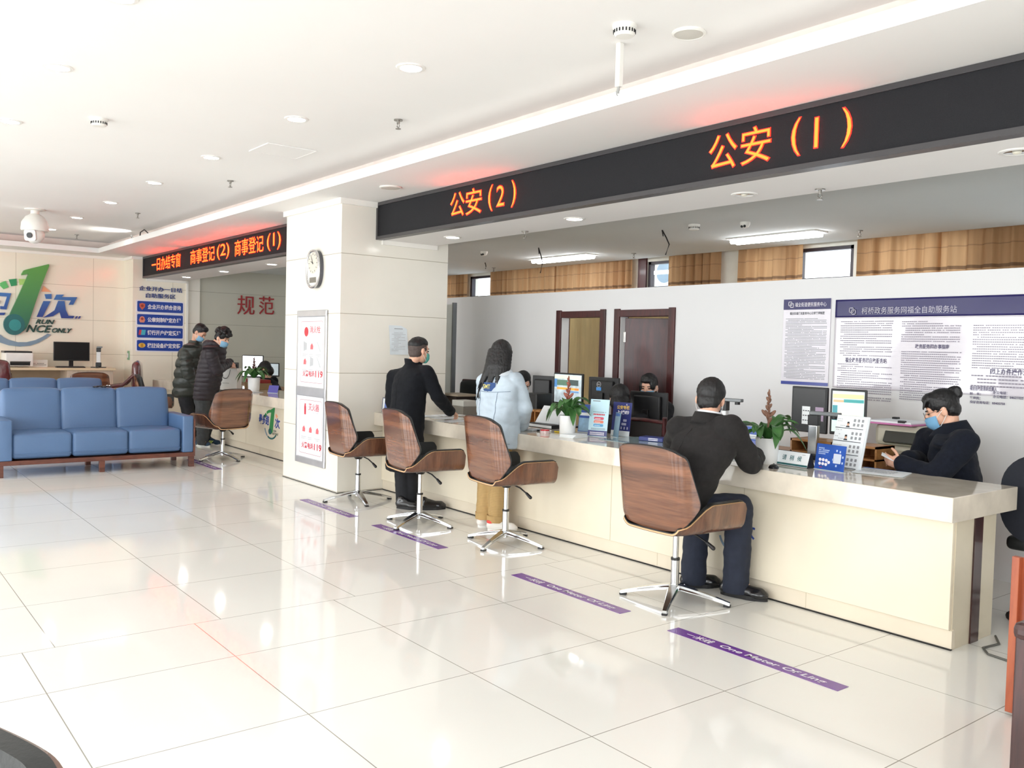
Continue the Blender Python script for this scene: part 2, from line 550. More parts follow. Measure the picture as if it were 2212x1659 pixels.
# white partition behind the desks, with two doorways
PY = 5.55
p = B()
def wall_x(b, x0, x1, z0, z1, holes, y0=PY, y1=PY + 0.1):
    cx = x0
    for hx0, hx1, hz0, hz1 in sorted(holes):
        b.box(cx, hx0, y0, y1, z0, z1)
        if hz0 > z0: b.box(hx0, hx1, y0, y1, z0, hz0)
        if hz1 < z1: b.box(hx0, hx1, y0, y1, hz1, z1)
        cx = hx1
    b.box(cx, x1, y0, y1, z0, z1)
wall_x(p, -5.6, 6.5, 0, 2.11, [(-3.16, -2.56, 0, 1.85), (-2.27, -1.63, 0, 1.85)])
struct('wall_partition', p, M_part)
M_mahog = wood_mat('mahogany_door', (78, 30, 30), (52, 18, 20), (3, 3, 0.4), scale=5, rough=0.4, coat=0.1)
def door_frame(n, x0, x1, leaf, label):
    d = tag(bpy.data.objects.new(f'door_{n}', None), label, None, None, 'structure')
    COL.objects.link(d); d.location = (x0, PY, 0); WORLD[d.name] = Matrix.Translation((x0, PY, 0))
    f = B()
    for a, b_ in ((x0 - 0.055, x0 + 0.02), (x1 - 0.02, x1 + 0.055)):
        f.box(a, b_, PY - 0.02, PY + 0.12, 0, 1.91, 0.004)
    f.box(x0 - 0.04, x1 + 0.04, PY - 0.018, PY + 0.118, 1.83, 1.898, 0.004)
    f.build('door_frame', M_mahog, d)
    if leaf:
        a = radians(27)
        M = Matrix.Translation((x0 + 0.03, PY + 0.06, 0)) @ Matrix.Rotation(a, 4, 'Z')
        w = x1 - x0 - 0.05
        B(M).box(0, w, 0, 0.04, 0.01, 1.82, 0.003).build('door_leaf', M_mahog, d)
        h = B(M)
        for z in (0.25, 1.58):
            h.box(-0.012, 0.01, -0.012, 0.004, z, z + 0.1).cyl((-0.006, -0.012, z), (-0.006, -0.012, z + 0.1), 0.007)
        h.build('hinge', mat('steel', (190, 186, 178), rough=0.3, metal=1.0), d)
    return d
door_frame(1, -3.185, -2.535, False, 'empty mahogany door frame in the partition, curtain seen through it')
door_frame(2, -2.295, -1.605, True, 'mahogany door standing ajar in the white partition')

# far wall of the offices with curtained windows
FYW = 8.6
w = B()
wins = [(-9.25, -8.45, 1.0, 2.78), (-4.82, -4.15, 1.0, 2.78), (-2.35, -1.60, 1.0, 2.78), (-8.1, -5.5, 1.0, 2.78), (-1.35, -0.2, 1.0, 2.78),
        (-3.1, -2.45, 1.0, 2.78), (-11.5, -9.6, 1.0, 2.78), (0.8, 2.6, 1.0, 2.78)]
wall_x(w, -12.6, 9, 0, 3.1, wins, FYW, FYW + 0.2)
struct('wall_back', w, mat('office_wall_paint', (226, 224, 214), rough=0.85))
M_wframe = mat('dark_window_frame', (52, 44, 52), rough=0.4)
M_glass = bpy.data.materials.new('window_glass'); M_glass.use_nodes = True
_n = M_glass.node_tree; _o = _n.nodes['Material Output']; _n.nodes.remove(_n.nodes['Principled BSDF'])
_t = _n.nodes.new('ShaderNodeBsdfTransparent'); _g = _n.nodes.new('ShaderNodeBsdfGlossy'); _g.inputs['Roughness'].default_value = 0.02
_x = _n.nodes.new('ShaderNodeMixShader'); _x.inputs[0].default_value = 0.06
_n.links.new(_t.outputs[0], _x.inputs[1]); _n.links.new(_g.outputs[0], _x.inputs[2]); _n.links.new(_x.outputs[0], _o.inputs[0])
for n, (x0, x1, z0, z1) in enumerate(wins, 1):
    d = tag(bpy.data.objects.new(f'window_{n}', None), None, None, None, 'structure')
    COL.objects.link(d); d.location = (x0, FYW, z0); WORLD[d.name] = Matrix.Translation((x0, FYW, z0))
    f = B()
    f.box(x0, x0 + 0.05, FYW + 0.02, FYW + 0.10, z0, z1).box(x1 - 0.05, x1, FYW + 0.02, FYW + 0.10, z0, z1)
    f.box(x0, x1, FYW + 0.02, FYW + 0.10, z0, z0 + 0.05).box(x0, x1, FYW + 0.02, FYW + 0.10, z1 - 0.04, z1)
    f.box(x0, x1, FYW + 0.03, FYW + 0.09, 2.355, 2.425)
    f.build('window_frame', M_wframe, d)
    if n == 2: B().box(x0 - 0.16, x0 - 0.002, FYW - 0.03, FYW + 0.19, z0, z1 + 0.1).build('jamb', M_mahog, d)
    B().box(x0 + 0.04, x1 - 0.04, FYW + 0.05, FYW + 0.056, z0 + 0.04, z1 - 0.03).build('pane', M_glass, d)

# curtains: pleated cloth lit from behind
def curtain_mat(name, rgb, tr):
    m = mat(name, rgb, rough=0.8, vary=0.06, scale=30, stretch=(1, 1, 0.1))
    nt, nd, lk, p = nodes_of(m)
    tl = nd.new('ShaderNodeBsdfTranslucent')
    mx = nd.new('ShaderNodeMixShader')
    mx.inputs[0].default_value = tr
    base = p.inputs['Base Color'].links[0].from_socket
    gm = nd.new('ShaderNodeNewGeometry'); sp = nd.new('ShaderNodeSeparateXYZ')
    lk.new(gm.outputs['Position'], sp.inputs[0])
    z = sp.outputs[2]
    b1 = math_n(nt, 'LESS_THAN', math_n(nt, 'ABSOLUTE', math_n(nt, 'SUBTRACT', z, 2.44)), 0.017)
    b2 = math_n(nt, 'LESS_THAN', math_n(nt, 'ABSOLUTE', math_n(nt, 'SUBTRACT', z, 2.66)), 0.006)
    g = math_n(nt, 'MAXIMUM', b1, math_n(nt, 'MULTIPLY', b2, 0.5))
    cm = nd.new('ShaderNodeMix'); cm.data_type = 'RGBA'
    lk.new(math_n(nt, 'MULTIPLY', g, 0.7), cm.inputs[0]); lk.new(base, cm.inputs[6])
    cm.inputs[7].default_value = (*lin((96, 70, 56)), 1)
    lk.new(cm.outputs[2], p.inputs['Base Color']); lk.new(cm.outputs[2], tl.inputs[0])
    out = nd['Material Output']
    lk.new(p.outputs[0], mx.inputs[1]); lk.new(tl.outputs[0], mx.inputs[2]); lk.new(mx.outputs[0], out.inputs[0])
    return m
M_cur = curtain_mat('curtain_cloth', (196, 156, 114), 0.42)
def curtain(x0, x1, label, y=FYW - 0.12, z0=0.0, z1=3.05, fold=0.14, seed=1, m=None):
    rnd = random.Random(seed)
    ph = [rnd.uniform(0, 6) for _ in range(3)]
    n = max(24, int((x1 - x0) / fold * 12))
    def f(u, v):
        x = x0 + (x1 - x0) * u
        k = 2 * pi * (x - x0) / fold
        a = 0.038 * sin(k + 0.5 * sin(k * 0.37 + ph[0])) + 0.012 * sin(2.3 * k + ph[1])
        return Vector((x + 0.012 * sin(k * 0.9 + ph[2] + 2 * v), y + a * (0.75 + 0.25 * v), z0 + (z1 - z0) * v))
    return tag(B().grid(f, n, 10).build('curtain', m or M_cur, None, smooth=180), label, 'curtain', 'curtains along the office windows')
curtain(-10.4, -9.15, 'tan striped curtain beside the pillar, leftmost over the partition', seed=1)
curtain(-8.44, -6.69, 'left half of the wide tan striped curtain above the empty door frame', seed=2)
curtain(-6.74, -5.02, 'right half of the wide tan striped curtain, next to the window with the air conditioner', seed=3)
curtain(-4.32, -3.42, 'gathered tan curtain right of the window showing an air conditioner', seed=4)
curtain(-3.12, -2.17, 'glowing orange curtain left of the blank white window', seed=5, fold=0.2)
curtain(-1.46, -0.55, 'glowing orange curtain right of the blank white window', seed=6, fold=0.22)
curtain(-0.58, 0.35, 'dull olive end of the curtain at the far right over the partition', seed=7, fold=0.2)
curtain(-5.2, -2.6, 'pale tan curtain hanging in the room behind the empty door frame', y=6.9, z0=0.0, z1=2.12, fold=0.34, seed=9,
        m=curtain_mat('plain_curtain_cloth', (214, 196, 150), 0.35))
# daylight outside: neighbour building with an air conditioner
bd = thing('building', 'pale building outside the office window with white wall', 'building', (-7.5, 13, 0))
B().box(-9.5, -5.2, 12.05, 13.0, 0, 6).build('wall', mat('outside_wall', (196, 214, 228), rough=0.8), bd)
B().box(-9.5, -5.2, 11.97, 12.02, 3.4, 3.5).build('ledge', mat('outside_ledge', (150, 176, 190), rough=0.8), bd)
ac = thing('air_conditioner', 'white outdoor air conditioner unit on the building outside the window', 'air conditioner', (-7.2, 11.9, 2.75))
B().box(-7.58, -6.88, 11.68, 12.05, 2.74, 3.24, 0.02).build('casing', mat('ac_white', (214, 220, 226), rough=0.5), ac)
B().cyl((-7.3, 11.67, 2.99), (-7.3, 11.69, 2.99), 0.2).build('fan_grille', mat('ac_grey', (120, 140, 156), rough=0.5), ac)

# ------------------------------------------------------------------ LED signs
M_led_frame = mat('led_frame', (58, 56, 58), rough=0.35, vary=0.05)
M_led_panel = mat('led_panel', (34, 34, 37), rough=0.7, spec=0.2, vary=0.12, scale=160, bump=0.2, bscale=300)
M_led_core = mat('led_core', (255, 68, 14), rough=0.5, vary=0.0, emit=7.0)
M_led_glow = mat('led_glow', (255, 24, 14), rough=0.5, vary=0.0, emit=3.6)
SY = 3.67
def led_sign(x0, x1, label, words):
    t = thing('led_sign', label, 'LED sign', ((x0 + x1) / 2, SY, 2.55))
    f = B()
    f.box(x0, x1, SY, SY + 0.085, 2.886, 2.918).box(x0, x1, SY, SY + 0.085, 2.548, 2.58)
    f.box(x0, x0 + 0.03, SY, SY + 0.085, 2.58, 2.886).box(x1 - 0.03, x1, SY, SY + 0.085, 2.58, 2.886)
    f.build('frame', M_led_frame, t)
    B().box(x0 + 0.03, x1 - 0.03, SY + 0.012, SY + 0.08, 2.58, 2.886).build('display_panel', M_led_panel, t)
    for s_, a, b_, z0, z1 in words:
        letter(s_, b_ and b_ - a, z1 - z0, FY(a, SY + 0.006, z0), M_led_core, t, 'lettering', bold=-0.006)
        letter(s_, b_ and b_ - a + 0.012, z1 - z0 + 0.012, FY(a - 0.006, SY + 0.009, z0 - 0.006), M_led_glow, t, 'lettering_glow', bold=0.012)  # bolder red copy behind: bloom around the lit characters, built as a glowing shape
led_sign(-3.9, 8.8, 'long black LED sign right of the pillar showing windows (2) and (1)',
         [('公', -2.57, -2.355, 2.64, 2.845), ('安', -2.33, -2.10, 2.635, 2.85), ('(', -2.0, -1.945, 2.635, 2.845), ('2', -1.885, None, 2.66, 2.825), (')', -1.685, -1.63, 2.635, 2.845),
          ('公', 0.345, 0.555, 2.635, 2.845), ('安', 0.59, 0.80, 2.635, 2.85), ('(', 0.945, 1.0, 2.635, 2.845), ('1', 1.095, None, 2.66, 2.825), (')', 1.265, 1.32, 2.635, 2.845)])
led_sign(-12.19, -5.21, 'long black LED sign left of the pillar with three groups of characters',
         [('一日办结专窗', -11.66, -10.14, 2.64, 2.85), ('商事登记', -9.65, -8.6, 2.64, 2.85), ('(2)', -8.5, -8.02, 2.635, 2.845),
          ('商事登记', -7.81, -6.82, 2.64, 2.85), ('(1)', -6.7, -6.28, 2.635, 2.845)])

# ------------------------------------------------------------------ ceiling fittings
M_lamp = mat('lamp_light', (255, 252, 248), rough=0.5, vary=0.0, emit=30.0)
M_lampring = mat('lamp_ring', (236, 234, 230), rough=0.4)
M_chrome = mat('chrome', (214, 214, 216), rough=0.12, metal=1.0, vary=0.02)
M_plast = mat('white_plastic', (232, 230, 224), rough=0.45, vary=0.02)
M_black = mat('black_plastic', (24, 24, 26), rough=0.4, vary=0.05)
def downlight(x, y, z, label, group, lit=True, r=0.075):
    t = thing('downlight', label, 'ceiling light', (x, y, z), 0, group)
    B().lathe([(r * 0.82, -0.001), (r * 0.86, -0.008), (r * 1.12, -0.006), (r * 1.18, 0.0)], 32, Matrix.Translation((x, y, z))).build('trim_ring', M_lampring, t, smooth=40)
    if lit:
        B().cyl((x, y, z - 0.006), (x, y, z - 0.001), r * 0.84, seg=32).build('lamp', M_lamp, t)
    else:
        B().lathe([(r * 0.85, -0.004), (r * 0.6, -0.0015), (r * 0.25, -0.001)], 32, Matrix.Translation((x, y, z))).build('reflector', M_chrome, t, smooth=60)
        B().ell((x, y, z - 0.004), (r * 0.3, r * 0.3, 0.012)).build('bulb', mat('frosted_bulb', (226, 222, 206), rough=0.3), t)
order = ['nearest', 'second', 'third', 'fourth', 'fifth', 'sixth', 'seventh']
for k, x in enumerate((-0.51, -2.10, -3.9, -5.61, -7.4, -9.2, -10.95)):
    downlight(x, 2.0, 3.12, f'lit ceiling downlight in the row nearest the dropped soffit, {order[k]} from the photographer', 'downlights in the row along the soffit')
for k, x in enumerate((-0.55, -1.97, -3.72)):
    downlight(x, 0.4, 3.12, f'lit ceiling downlight in the left row of the hall, {order[k]} from the photographer', 'downlights in the left row')
downlight(-3.12, 4.08, 2.55, 'lit downlight under the bulkhead just right of the pillar', 'downlights under the bulkhead')
downlight(-1.35, 4.07, 2.55, 'lit downlight under the bulkhead between the sign texts (2) and (1)', 'downlights under the bulkhead')
downlight(0.30, 4.10, 2.55, 'unlit silver downlight under the bulkhead below the sign text (1)', 'downlights under the bulkhead', False)
downlight(2.02, 4.05, 2.55, 'unlit silver downlight under the bulkhead at the right edge of the photo', 'downlights under the bulkhead', False)
for x, w_ in ((-11.1, 'above the blue service panel'), (-9.32, 'above the two men in puffer jackets'), (-7.5, 'nearest the pillar on its left')):
    downlight(x, 4.08, 2.55, f'lit downlight under the left bulkhead {w_}', 'downlights under the left bulkhead')
# flush speakers on the soffit
def speaker(x, y, z, r, label):
    t = thing('ceiling_speaker', label, 'speaker', (x, y, z))
    B().lathe([(r, 0), (r * 1.02, -0.008), (r * 0.9, -0.014), (r * 0.86, -0.012)], 36, Matrix.Translation((x, y, z))).build('rim', M_plast, t, smooth=40)
    B().lathe([(0, -0.016), (r * 0.5, -0.0145), (r * 0.87, -0.012)], 36, Matrix.Translation((x, y, z))).build('grille', mat('speaker_mesh', (206, 202, 194), rough=0.7, bump=0.3, bscale=300), t, smooth=60)
speaker(-3.03, 3.33, 2.92, 0.1, 'round flush speaker in the soffit in front of the pillar')
speaker(0.95, 2.76, 3.12, 0.085, 'round white flush speaker beside the smoke detector in the ceiling')
# smoke detectors
def detector(x, y, z, r, label):
    t = thing('smoke_detector', label, 'smoke detector', (x, y, z), 0, 'smoke detectors')
    Mx = Matrix.Translation((x, y, z))
    B().lathe([(r, 0), (r, -0.014), (r * 0.86, -0.022), (r * 0.86, -0.045), (r * 0.7, -0.056), (0, -0.058)], 32, Mx).build('housing', M_plast, t, smooth=35)
    g = B(Mx)
    for k in range(20):
        a = 2 * pi * k / 20
        g.cyl((r * 0.87 * cos(a), r * 0.87 * sin(a), -0.042), (r * 0.87 * cos(a), r * 0.87 * sin(a), -0.026), 0.004, seg=6)
    g.build('vent_slots', M_black, t)
detector(0.80, 2.45, 3.12, 0.062, 'white smoke detector with dark slots above the hanging white fitting')
detector(-3.15, 0.90, 3.12, 0.062, 'white smoke detector alone in the left part of the ceiling')
detector(-2.0, 6.29, 2.8, 0.06, 'smoke detector on the grey office ceiling')
# sprinklers
def sprinkler(x, y, z, label):
    t = thing('sprinkler', label, 'sprinkler', (x, y, z), 0, 'sprinkler heads')
    m = mat('sprinkler_metal', (150, 146, 140), rough=0.35, metal=0.8)
    B().cyl((x, y, z - 0.008), (x, y, z), 0.032).cyl((x, y, z - 0.03), (x, y, z), 0.011).build('escutcheon', m, t)
    b = B()
    for sgn in (-1, 1):
        b.tube([(x + sgn * 0.01, y, z - 0.03), (x + sgn * 0.016, y, z - 0.045), (x, y, z - 0.062)], 0.004)
    b.cyl((x, y, z - 0.068), (x, y, z - 0.064), 0.02).build('head', m, t)
for x, y, z, l in ((-1.6, 2.56, 3.12, 'sprinkler head on the hall ceiling nearest the photographer'), (-4.9, 2.54, 3.12, 'second sprinkler head along the hall ceiling, above the pillar'),
                   (-8.08, 2.49, 3.12, 'third sprinkler head along the hall ceiling, left of the pillar'), (-11.4, 2.45, 3.12, 'farthest sprinkler head, near the camera dome'),
                   (-4.32, 7.8, 2.8, 'sprinkler head on the grey office ceiling between two hanging wires'), (-1.02, 7.73, 2.8, 'sprinkler head on the grey office ceiling right of the long tube light'),
                   (-7.58, 7.9, 2.8, 'sprinkler head on the grey office ceiling nearest the pillar'), (-2.25, 4.28, 2.55, 'silver sprinkler head under the bulkhead between two lit downlights'),
                   (0.75, 4.28, 2.55, 'silver sprinkler head under the bulkhead right of an unlit downlight')):
    sprinkler(x, y, z, l)
# hanging wire fitting, access panel
t = thing('hanging_sensor', 'white conduit with bare plug hanging from the ceiling below the smoke detector', 'cable', (0.6, 2.62, 3.12))
B().box(0.585, 0.617, 2.60, 2.632, 2.89, 3.12, 0.004).build('conduit', M_plast, t)
B().tube([(0.60, 2.615, 2.89), (0.603, 2.61, 2.87), (0.60, 2.612, 2.855)], 0.009).tube([(0.588, 2.62, 2.9), (0.58, 2.62, 2.87), (0.59, 2.615, 2.85), (0.60, 2.61, 2.845)], 0.003).build('plug', mat('plug_grey', (170, 170, 168), rough=0.4), t)
t = thing('access_panel', 'square white access panel flush in the hall ceiling', 'panel', (-3.2, 2.36, 3.12))
b = B().box(-3.39, -2.98, 2.15, 2.57, 3.114, 3.119)
for k in (0, 1):
    b.box(-3.394, -2.976, 2.146 + k * 0.424, 2.149 + k * 0.424, 3.112, 3.119).box(-3.394 + k * 0.415, -3.391 + k * 0.415, 2.149, 2.57, 3.112, 3.119)
b.build('panel', M_ceil, t)
# PTZ camera
t = thing('dome_camera', 'white pan and tilt surveillance camera hanging from the ceiling at the far left', 'security camera', (-8.8, 1.42, 3.12))
Mx = Matrix.Translation((-8.8, 1.42, 3.12))
B(Mx).lathe([(0.12, 0), (0.12, -0.012), (0.05, -0.02), (0.05, -0.06), (0.11, -0.10), (0.155, -0.17), (0.165, -0.26), (0.155, -0.28), (0.0, -0.285)], 36).build('housing', M_plast, t, smooth=40)
hd = B(Mx).ell((0, 0, -0.32), (0.115, 0.115, 0.12)).build('camera_head', M_plast, t, smooth=180)
d_ = Vector((0.75, -0.62, -0.14)).normalized()
q = Matrix.Translation(Vector((-8.8, 1.42, 2.79)) + d_ * 0.085) @ d_.to_track_quat('Z', 'Y').to_matrix().to_4x4()
B(q).prism(rrect(0.15, 0.14, 0.03), 0.03).build('face_plate', mat('camera_face', (214, 212, 208), rough=0.3), hd)
B(q).cyl((0, 0, 0.02), (0, 0, 0.045), 0.035).build('lens', M_black, hd)
# small dome cameras of the office ceiling and bulkhead
def dome(x, y, z, label):
    t = thing('dome_camera', label, 'security camera', (x, y, z), 0, 'small dome cameras')
    B().lathe([(0.05, 0), (0.05, -0.02), (0.035, -0.05), (0, -0.065)], 24, Matrix.Translation((x, y, z))).build('housing', M_plast, t, smooth=50)
    B().ell((x - 0.01, y - 0.035, z - 0.045), (0.014, 0.014, 0.014), sub=2).ell((x + 0.022, y - 0.035, z - 0.045), (0.014, 0.014, 0.014), sub=2).build('lens', M_black, t)
dome(-5.75, 6.37, 2.8, 'small white dome camera on the office ceiling near the pillar')
dome(-1.52, 6.49, 2.8, 'small white dome camera on the office ceiling beside the long tube light')
# fluorescent fittings
def tube_light(x0, x1, y, label):
    t = thing('tube_light', label, 'ceiling light', ((x0 + x1) / 2, y, 2.8), 0, 'fluorescent lights on the office ceiling')
    B().box(x0, x1, y - 0.12, y + 0.12, 2.785, 2.8).build('tray', M_lampring, t)
    for k in (-0.05, 0.05):
        B().cyl((x0 + 0.03, y + k, 2.765), (x1 - 0.03, y + k, 2.765), 0.026, seg=12).build('tube', mat('tube_glow', (250, 252, 255), vary=0, emit=24), t)
tube_light(-6.05, -4.8, 7.5, 'lit fluorescent fitting on the grey office ceiling nearer the pillar')
tube_light(-2.45, -1.3, 7.48, 'lit fluorescent fitting on the grey office ceiling nearer the right edge')
for x, y, dx, L_, l in ((-4.83, 6.57, 0.1, 0.33, 'black wires dangling from the office ceiling in front of the left tube light'), (-2.52, 6.38, 0.12, 0.27, 'black wires dangling from the office ceiling right of the left tube light'), (-7.0, 7.3, 0.03, 0.1, 'short black wire end beside the pillar on the office ceiling')):
    tag(B().tube([(x, y, 2.8), (x + dx * 0.5, y, 2.8 - L_ * 0.3), (x + dx * 0.9, y, 2.8 - L_ * 0.6), (x + dx * 0.5, y, 2.8 - L_)], 0.007)
        .tube([(x, y, 2.8), (x + dx * 0.15, y, 2.8 - L_ * 0.25)], 0.006).build('cable', M_black), l, 'cable', 'loose wires on the office ceiling')
# flood lamp hidden in the cove, with its cables
t = thing('flood_lamp', 'flood lamp lying in the ceiling cove with looped black cables', 'lamp', (-10.0, 3.05, 2.95))
B().box(-10.1, -9.86, 3.02, 3.1, 2.95, 3.03, 0.01).build('housing', M_plast, t)
B().tube([(-9.85, 2.99, 2.96), (-9.7, 2.96, 3.06), (-9.5, 2.96, 3.08), (-9.35, 2.97, 3.02)], 0.008).tube([(-10.2, 2.98, 3.0), (-10.15, 2.95, 3.05), (-10.02, 2.95, 2.99)], 0.008).build('cable', M_black, t)
l = bpy.data.lights.new('flood_lamp_light', 'SPOT'); l.energy = 26; l.spot_size = radians(120); l.spot_blend = 0.6; l.shadow_soft_size = 0.08; l.color = (1, 0.98, 0.92)
lo = bpy.data.objects.new('flood_lamp_light', l); COL.objects.link(lo); lo.location = (-10.2, 2.90, 3.02); lo.rotation_euler = Vector((-0.25, -0.6, 0.75)).to_track_quat('-Z', 'Y').to_euler(); 

# ================================================================== COUNTERS
M_marble = mat('counter_marble', (224, 214, 198), rough=0.07, vary=0.13, scale=5.5, coat=0.2)
M_cpanel = mat('counter_panel', (233, 223, 202), rough=0.22, vary=0.03, scale=2.0)
M_plinth = mat('counter_plinth', (224, 213, 194), rough=0.25, vary=0.04, scale=3)
M_joint = mat('panel_joint', (196, 184, 160), rough=0.7)
M_stripe = wood_mat('dark_wood_stripe', (70, 34, 32), (46, 20, 20), (6, 6, 0.4), rough=0.35)
def counter(x0, x1, label, toplabel, joints, end):
    c = thing('service_counter', label, 'counter', ((x0 + x1) / 2, 4.03, 0))
    e = x1 - (0.03 if end else 0)
    B().box(x0, e - 0.004, 3.815, 4.262, 0.0, 0.67).build('body', mat('counter_end', (218, 208, 186), rough=0.3, vary=0.03), c)
    B().box(x0, e - 0.01, 3.79, 3.815, 0.105, 0.668, 0.002).build('front_panel', M_cpanel, c)
    B().box(x0, e, 3.823, 3.84, 0.008, 0.105).box(x0, e, 3.807, 3.823, 0.008, 0.1).build('plinth', M_plinth, c)
    B().box(x0, e, 3.80, 3.815, 0.0, 0.008).build('floor_gap', M_dark, c)
    j = B()
    for x in joints:
        j.box(x, x + 0.003, 3.7885, 3.791, 0.105, 0.668)
        j.box(x + 0.45, x + 0.453, 3.806, 3.809, 0.008, 0.1)
    j.build('panel_joints', M_joint, c)
    if end:
        B().box(e - 0.006, e + 0.004, 4.005, 4.095, 0.0, 0.668).build('end_stripe', M_stripe, c)
    t = tag(B().box(x0, x1, 3.69, 4.43, 0.672, 0.80, 0.004).build('countertop', M_marble), toplabel, 'countertop')
    return c
counter(-3.9, 1.95, 'cream panelled service counter right of the pillar, run to its free end', 'polished beige marble top on the counter right of the pillar', (-2.1, -0.55, 0.62), True)
counter(-11.6, -5.21, 'cream panelled service counter left of the pillar behind the sofas', 'polished beige marble top on the counter left of the pillar', (-6.0, -7.6, -9.2), False)
# cable lying at the free end of the counter
tag(B().tube([(1.95, 4.24, 0.006), (2.02, 4.12, 0.006), (2.0, 3.98, 0.006), (2.06, 3.90, 0.006), (2.3, 3.86, 0.006), (2.9, 3.80, 0.006)], 0.006).build('floor_cable', mat('cable_grey', (92, 92, 86), rough=0.5)),
    'grey cable on the floor at the free end of the counter', 'cable')

# emblem of the counter fronts and of the far wall (a slanted 1 with a curl, arc, characters)
M_g1 = mat('emblem_green', (58, 150, 84), rough=0.3, vary=0.0)
M_teal = mat('emblem_dark_teal', (36, 104, 106), rough=0.35)
M_teal2 = mat('emblem_teal', (48, 140, 140), rough=0.35)
M_blue = mat('emblem_blue', (58, 84, 168), rough=0.35)
M_greyblue = mat('emblem_grey_blue', (128, 150, 170), rough=0.4)
M_darkgreen = mat('emblem_letters', (44, 78, 72), rough=0.4)
def ramp_z(m, z0, z1, c0, c1):
    nt, nd, lk, p = nodes_of(m)
    gm = nd.new('ShaderNodeNewGeometry'); sp = nd.new('ShaderNodeSeparateXYZ'); mr = nd.new('ShaderNodeMapRange')
    mr.inputs[1].default_value, mr.inputs[2].default_value = z0, z1
    lk.new(gm.outputs['Position'], sp.inputs[0]); lk.new(sp.outputs[2], mr.inputs[0])
    mx = nd.new('ShaderNodeMix'); mx.data_type = 'RGBA'
    mx.inputs[6].default_value = (*lin(c0), 1); mx.inputs[7].default_value = (*lin(c1), 1)
    lk.new(mr.outputs[0], mx.inputs[0]); lk.new(mx.outputs[2], p.inputs['Base Color'])
M_one = mat('emblem_one_green', (58, 150, 84), rough=0.3); ramp_z(M_one, 1.45, 2.65, (22, 92, 88), (92, 160, 74))
M_char = mat('emblem_character_blue', (58, 84, 168), rough=0.35); ramp_z(M_char, 1.75, 2.2, (38, 50, 132), (62, 116, 182))
WX = -12.75
QS1 = lambda pts: pts
one = [(-12.750, 2.281, 2.716), (-12.750, 2.290, 2.693), (-12.750, 2.146, 2.267), (-12.750, 1.982, 1.703), (-12.750, 1.946, 1.613), (-12.750, 1.893, 1.558), (-12.750, 1.815, 1.526), (-12.750, 1.751, 1.529), (-12.750, 1.685, 1.794), (-12.750, 1.979, 2.530), (-12.750, 1.878, 2.501), (-12.750, 1.875, 2.522), (-12.750, 1.906, 2.581), (-12.750, 1.943, 2.598)]
t = thing('wall_emblem', 'large wall emblem of a slanted green numeral 1 with blue characters and arc', 'emblem', (WX, 2.1, 2.0))
FXp = Matrix(((0, 0, 1, WX), (1, 0, 0, 0), (0, 1, 0, 0), (0, 0, 0, 1)))
def xprism(pts, h, off=0.0):
    return B().prism([(p[1], p[2]) for p in pts], h, Matrix.Translation((off, 0, 0)) @ FXp)
xprism(one, 0.07).build('numeral', M_one, t)
cc = (-12.750, 1.769, 1.673)
xprism([(0, cc[1] + a, cc[2] + b) for a, b in circ(0.155, 36, ry=0.175)], 0.075).build('curl', M_teal, t)
xprism([(0, cc[1] + a + 0.01, cc[2] + b - 0.01) for a, b in circ(0.09, 32, ry=0.095)], 0.08).build('curl_disc', M_teal2, t)
def arc_seg(c, r0, r1, a0, a1, n=14):
    o = [(0, c[1] + r1 * cos(radians(a0 + (a1 - a0) * k / n)), c[2] + r1 * sin(radians(a0 + (a1 - a0) * k / n))) for k in range(n + 1)]
    i = [(0, c[1] + r0 * cos(radians(a0 + (a1 - a0) * k / n)), c[2] + r0 * sin(radians(a0 + (a1 - a0) * k / n))) for k in range(n + 1)]
    return o + i[::-1]
xprism([(-12.750, 1.495, 1.394), (-12.750, 1.495, 1.495), (-12.750, 1.571, 1.501), (-12.750, 1.622, 1.455), (-12.750, 1.699, 1.414), (-12.750, 1.829, 1.380), (-12.750, 1.960, 1.383), (-12.750, 2.092, 1.421), (-12.750, 2.198, 1.479), (-12.750, 2.279, 1.537), (-12.750, 2.330, 1.521), (-12.750, 2.252, 1.451), (-12.750, 2.145, 1.381), (-12.750, 2.013, 1.325), (-12.750, 1.855, 1.307), (-12.750, 1.700, 1.323), (-12.750, 1.571, 1.366)], 0.02).build('lower_arc', M_greyblue, t)
for pts, c in (([(-12.750, 1.569, 2.355), (-12.750, 1.646, 2.392), (-12.750, 1.695, 2.291), (-12.750, 1.620, 2.254), (-12.750, 1.569, 2.305)], (96, 190, 110)), ([(-12.750, 1.694, 2.419), (-12.750, 1.808, 2.440), (-12.750, 1.813, 2.328), (-12.750, 1.730, 2.308)], (46, 150, 96)), ([(-12.750, 1.841, 2.438), (-12.750, 1.946, 2.442), (-12.750, 1.907, 2.348), (-12.750, 1.855, 2.336)], (176, 214, 122)), ([(-12.750, 2.211, 2.347), (-12.750, 2.327, 2.248), (-12.750, 2.182, 2.247)], (242, 168, 128))):
    xprism(pts, 0.02).build('gauge_segment', mat('emblem_seg_%d' % c[0], c, rough=0.4), t)
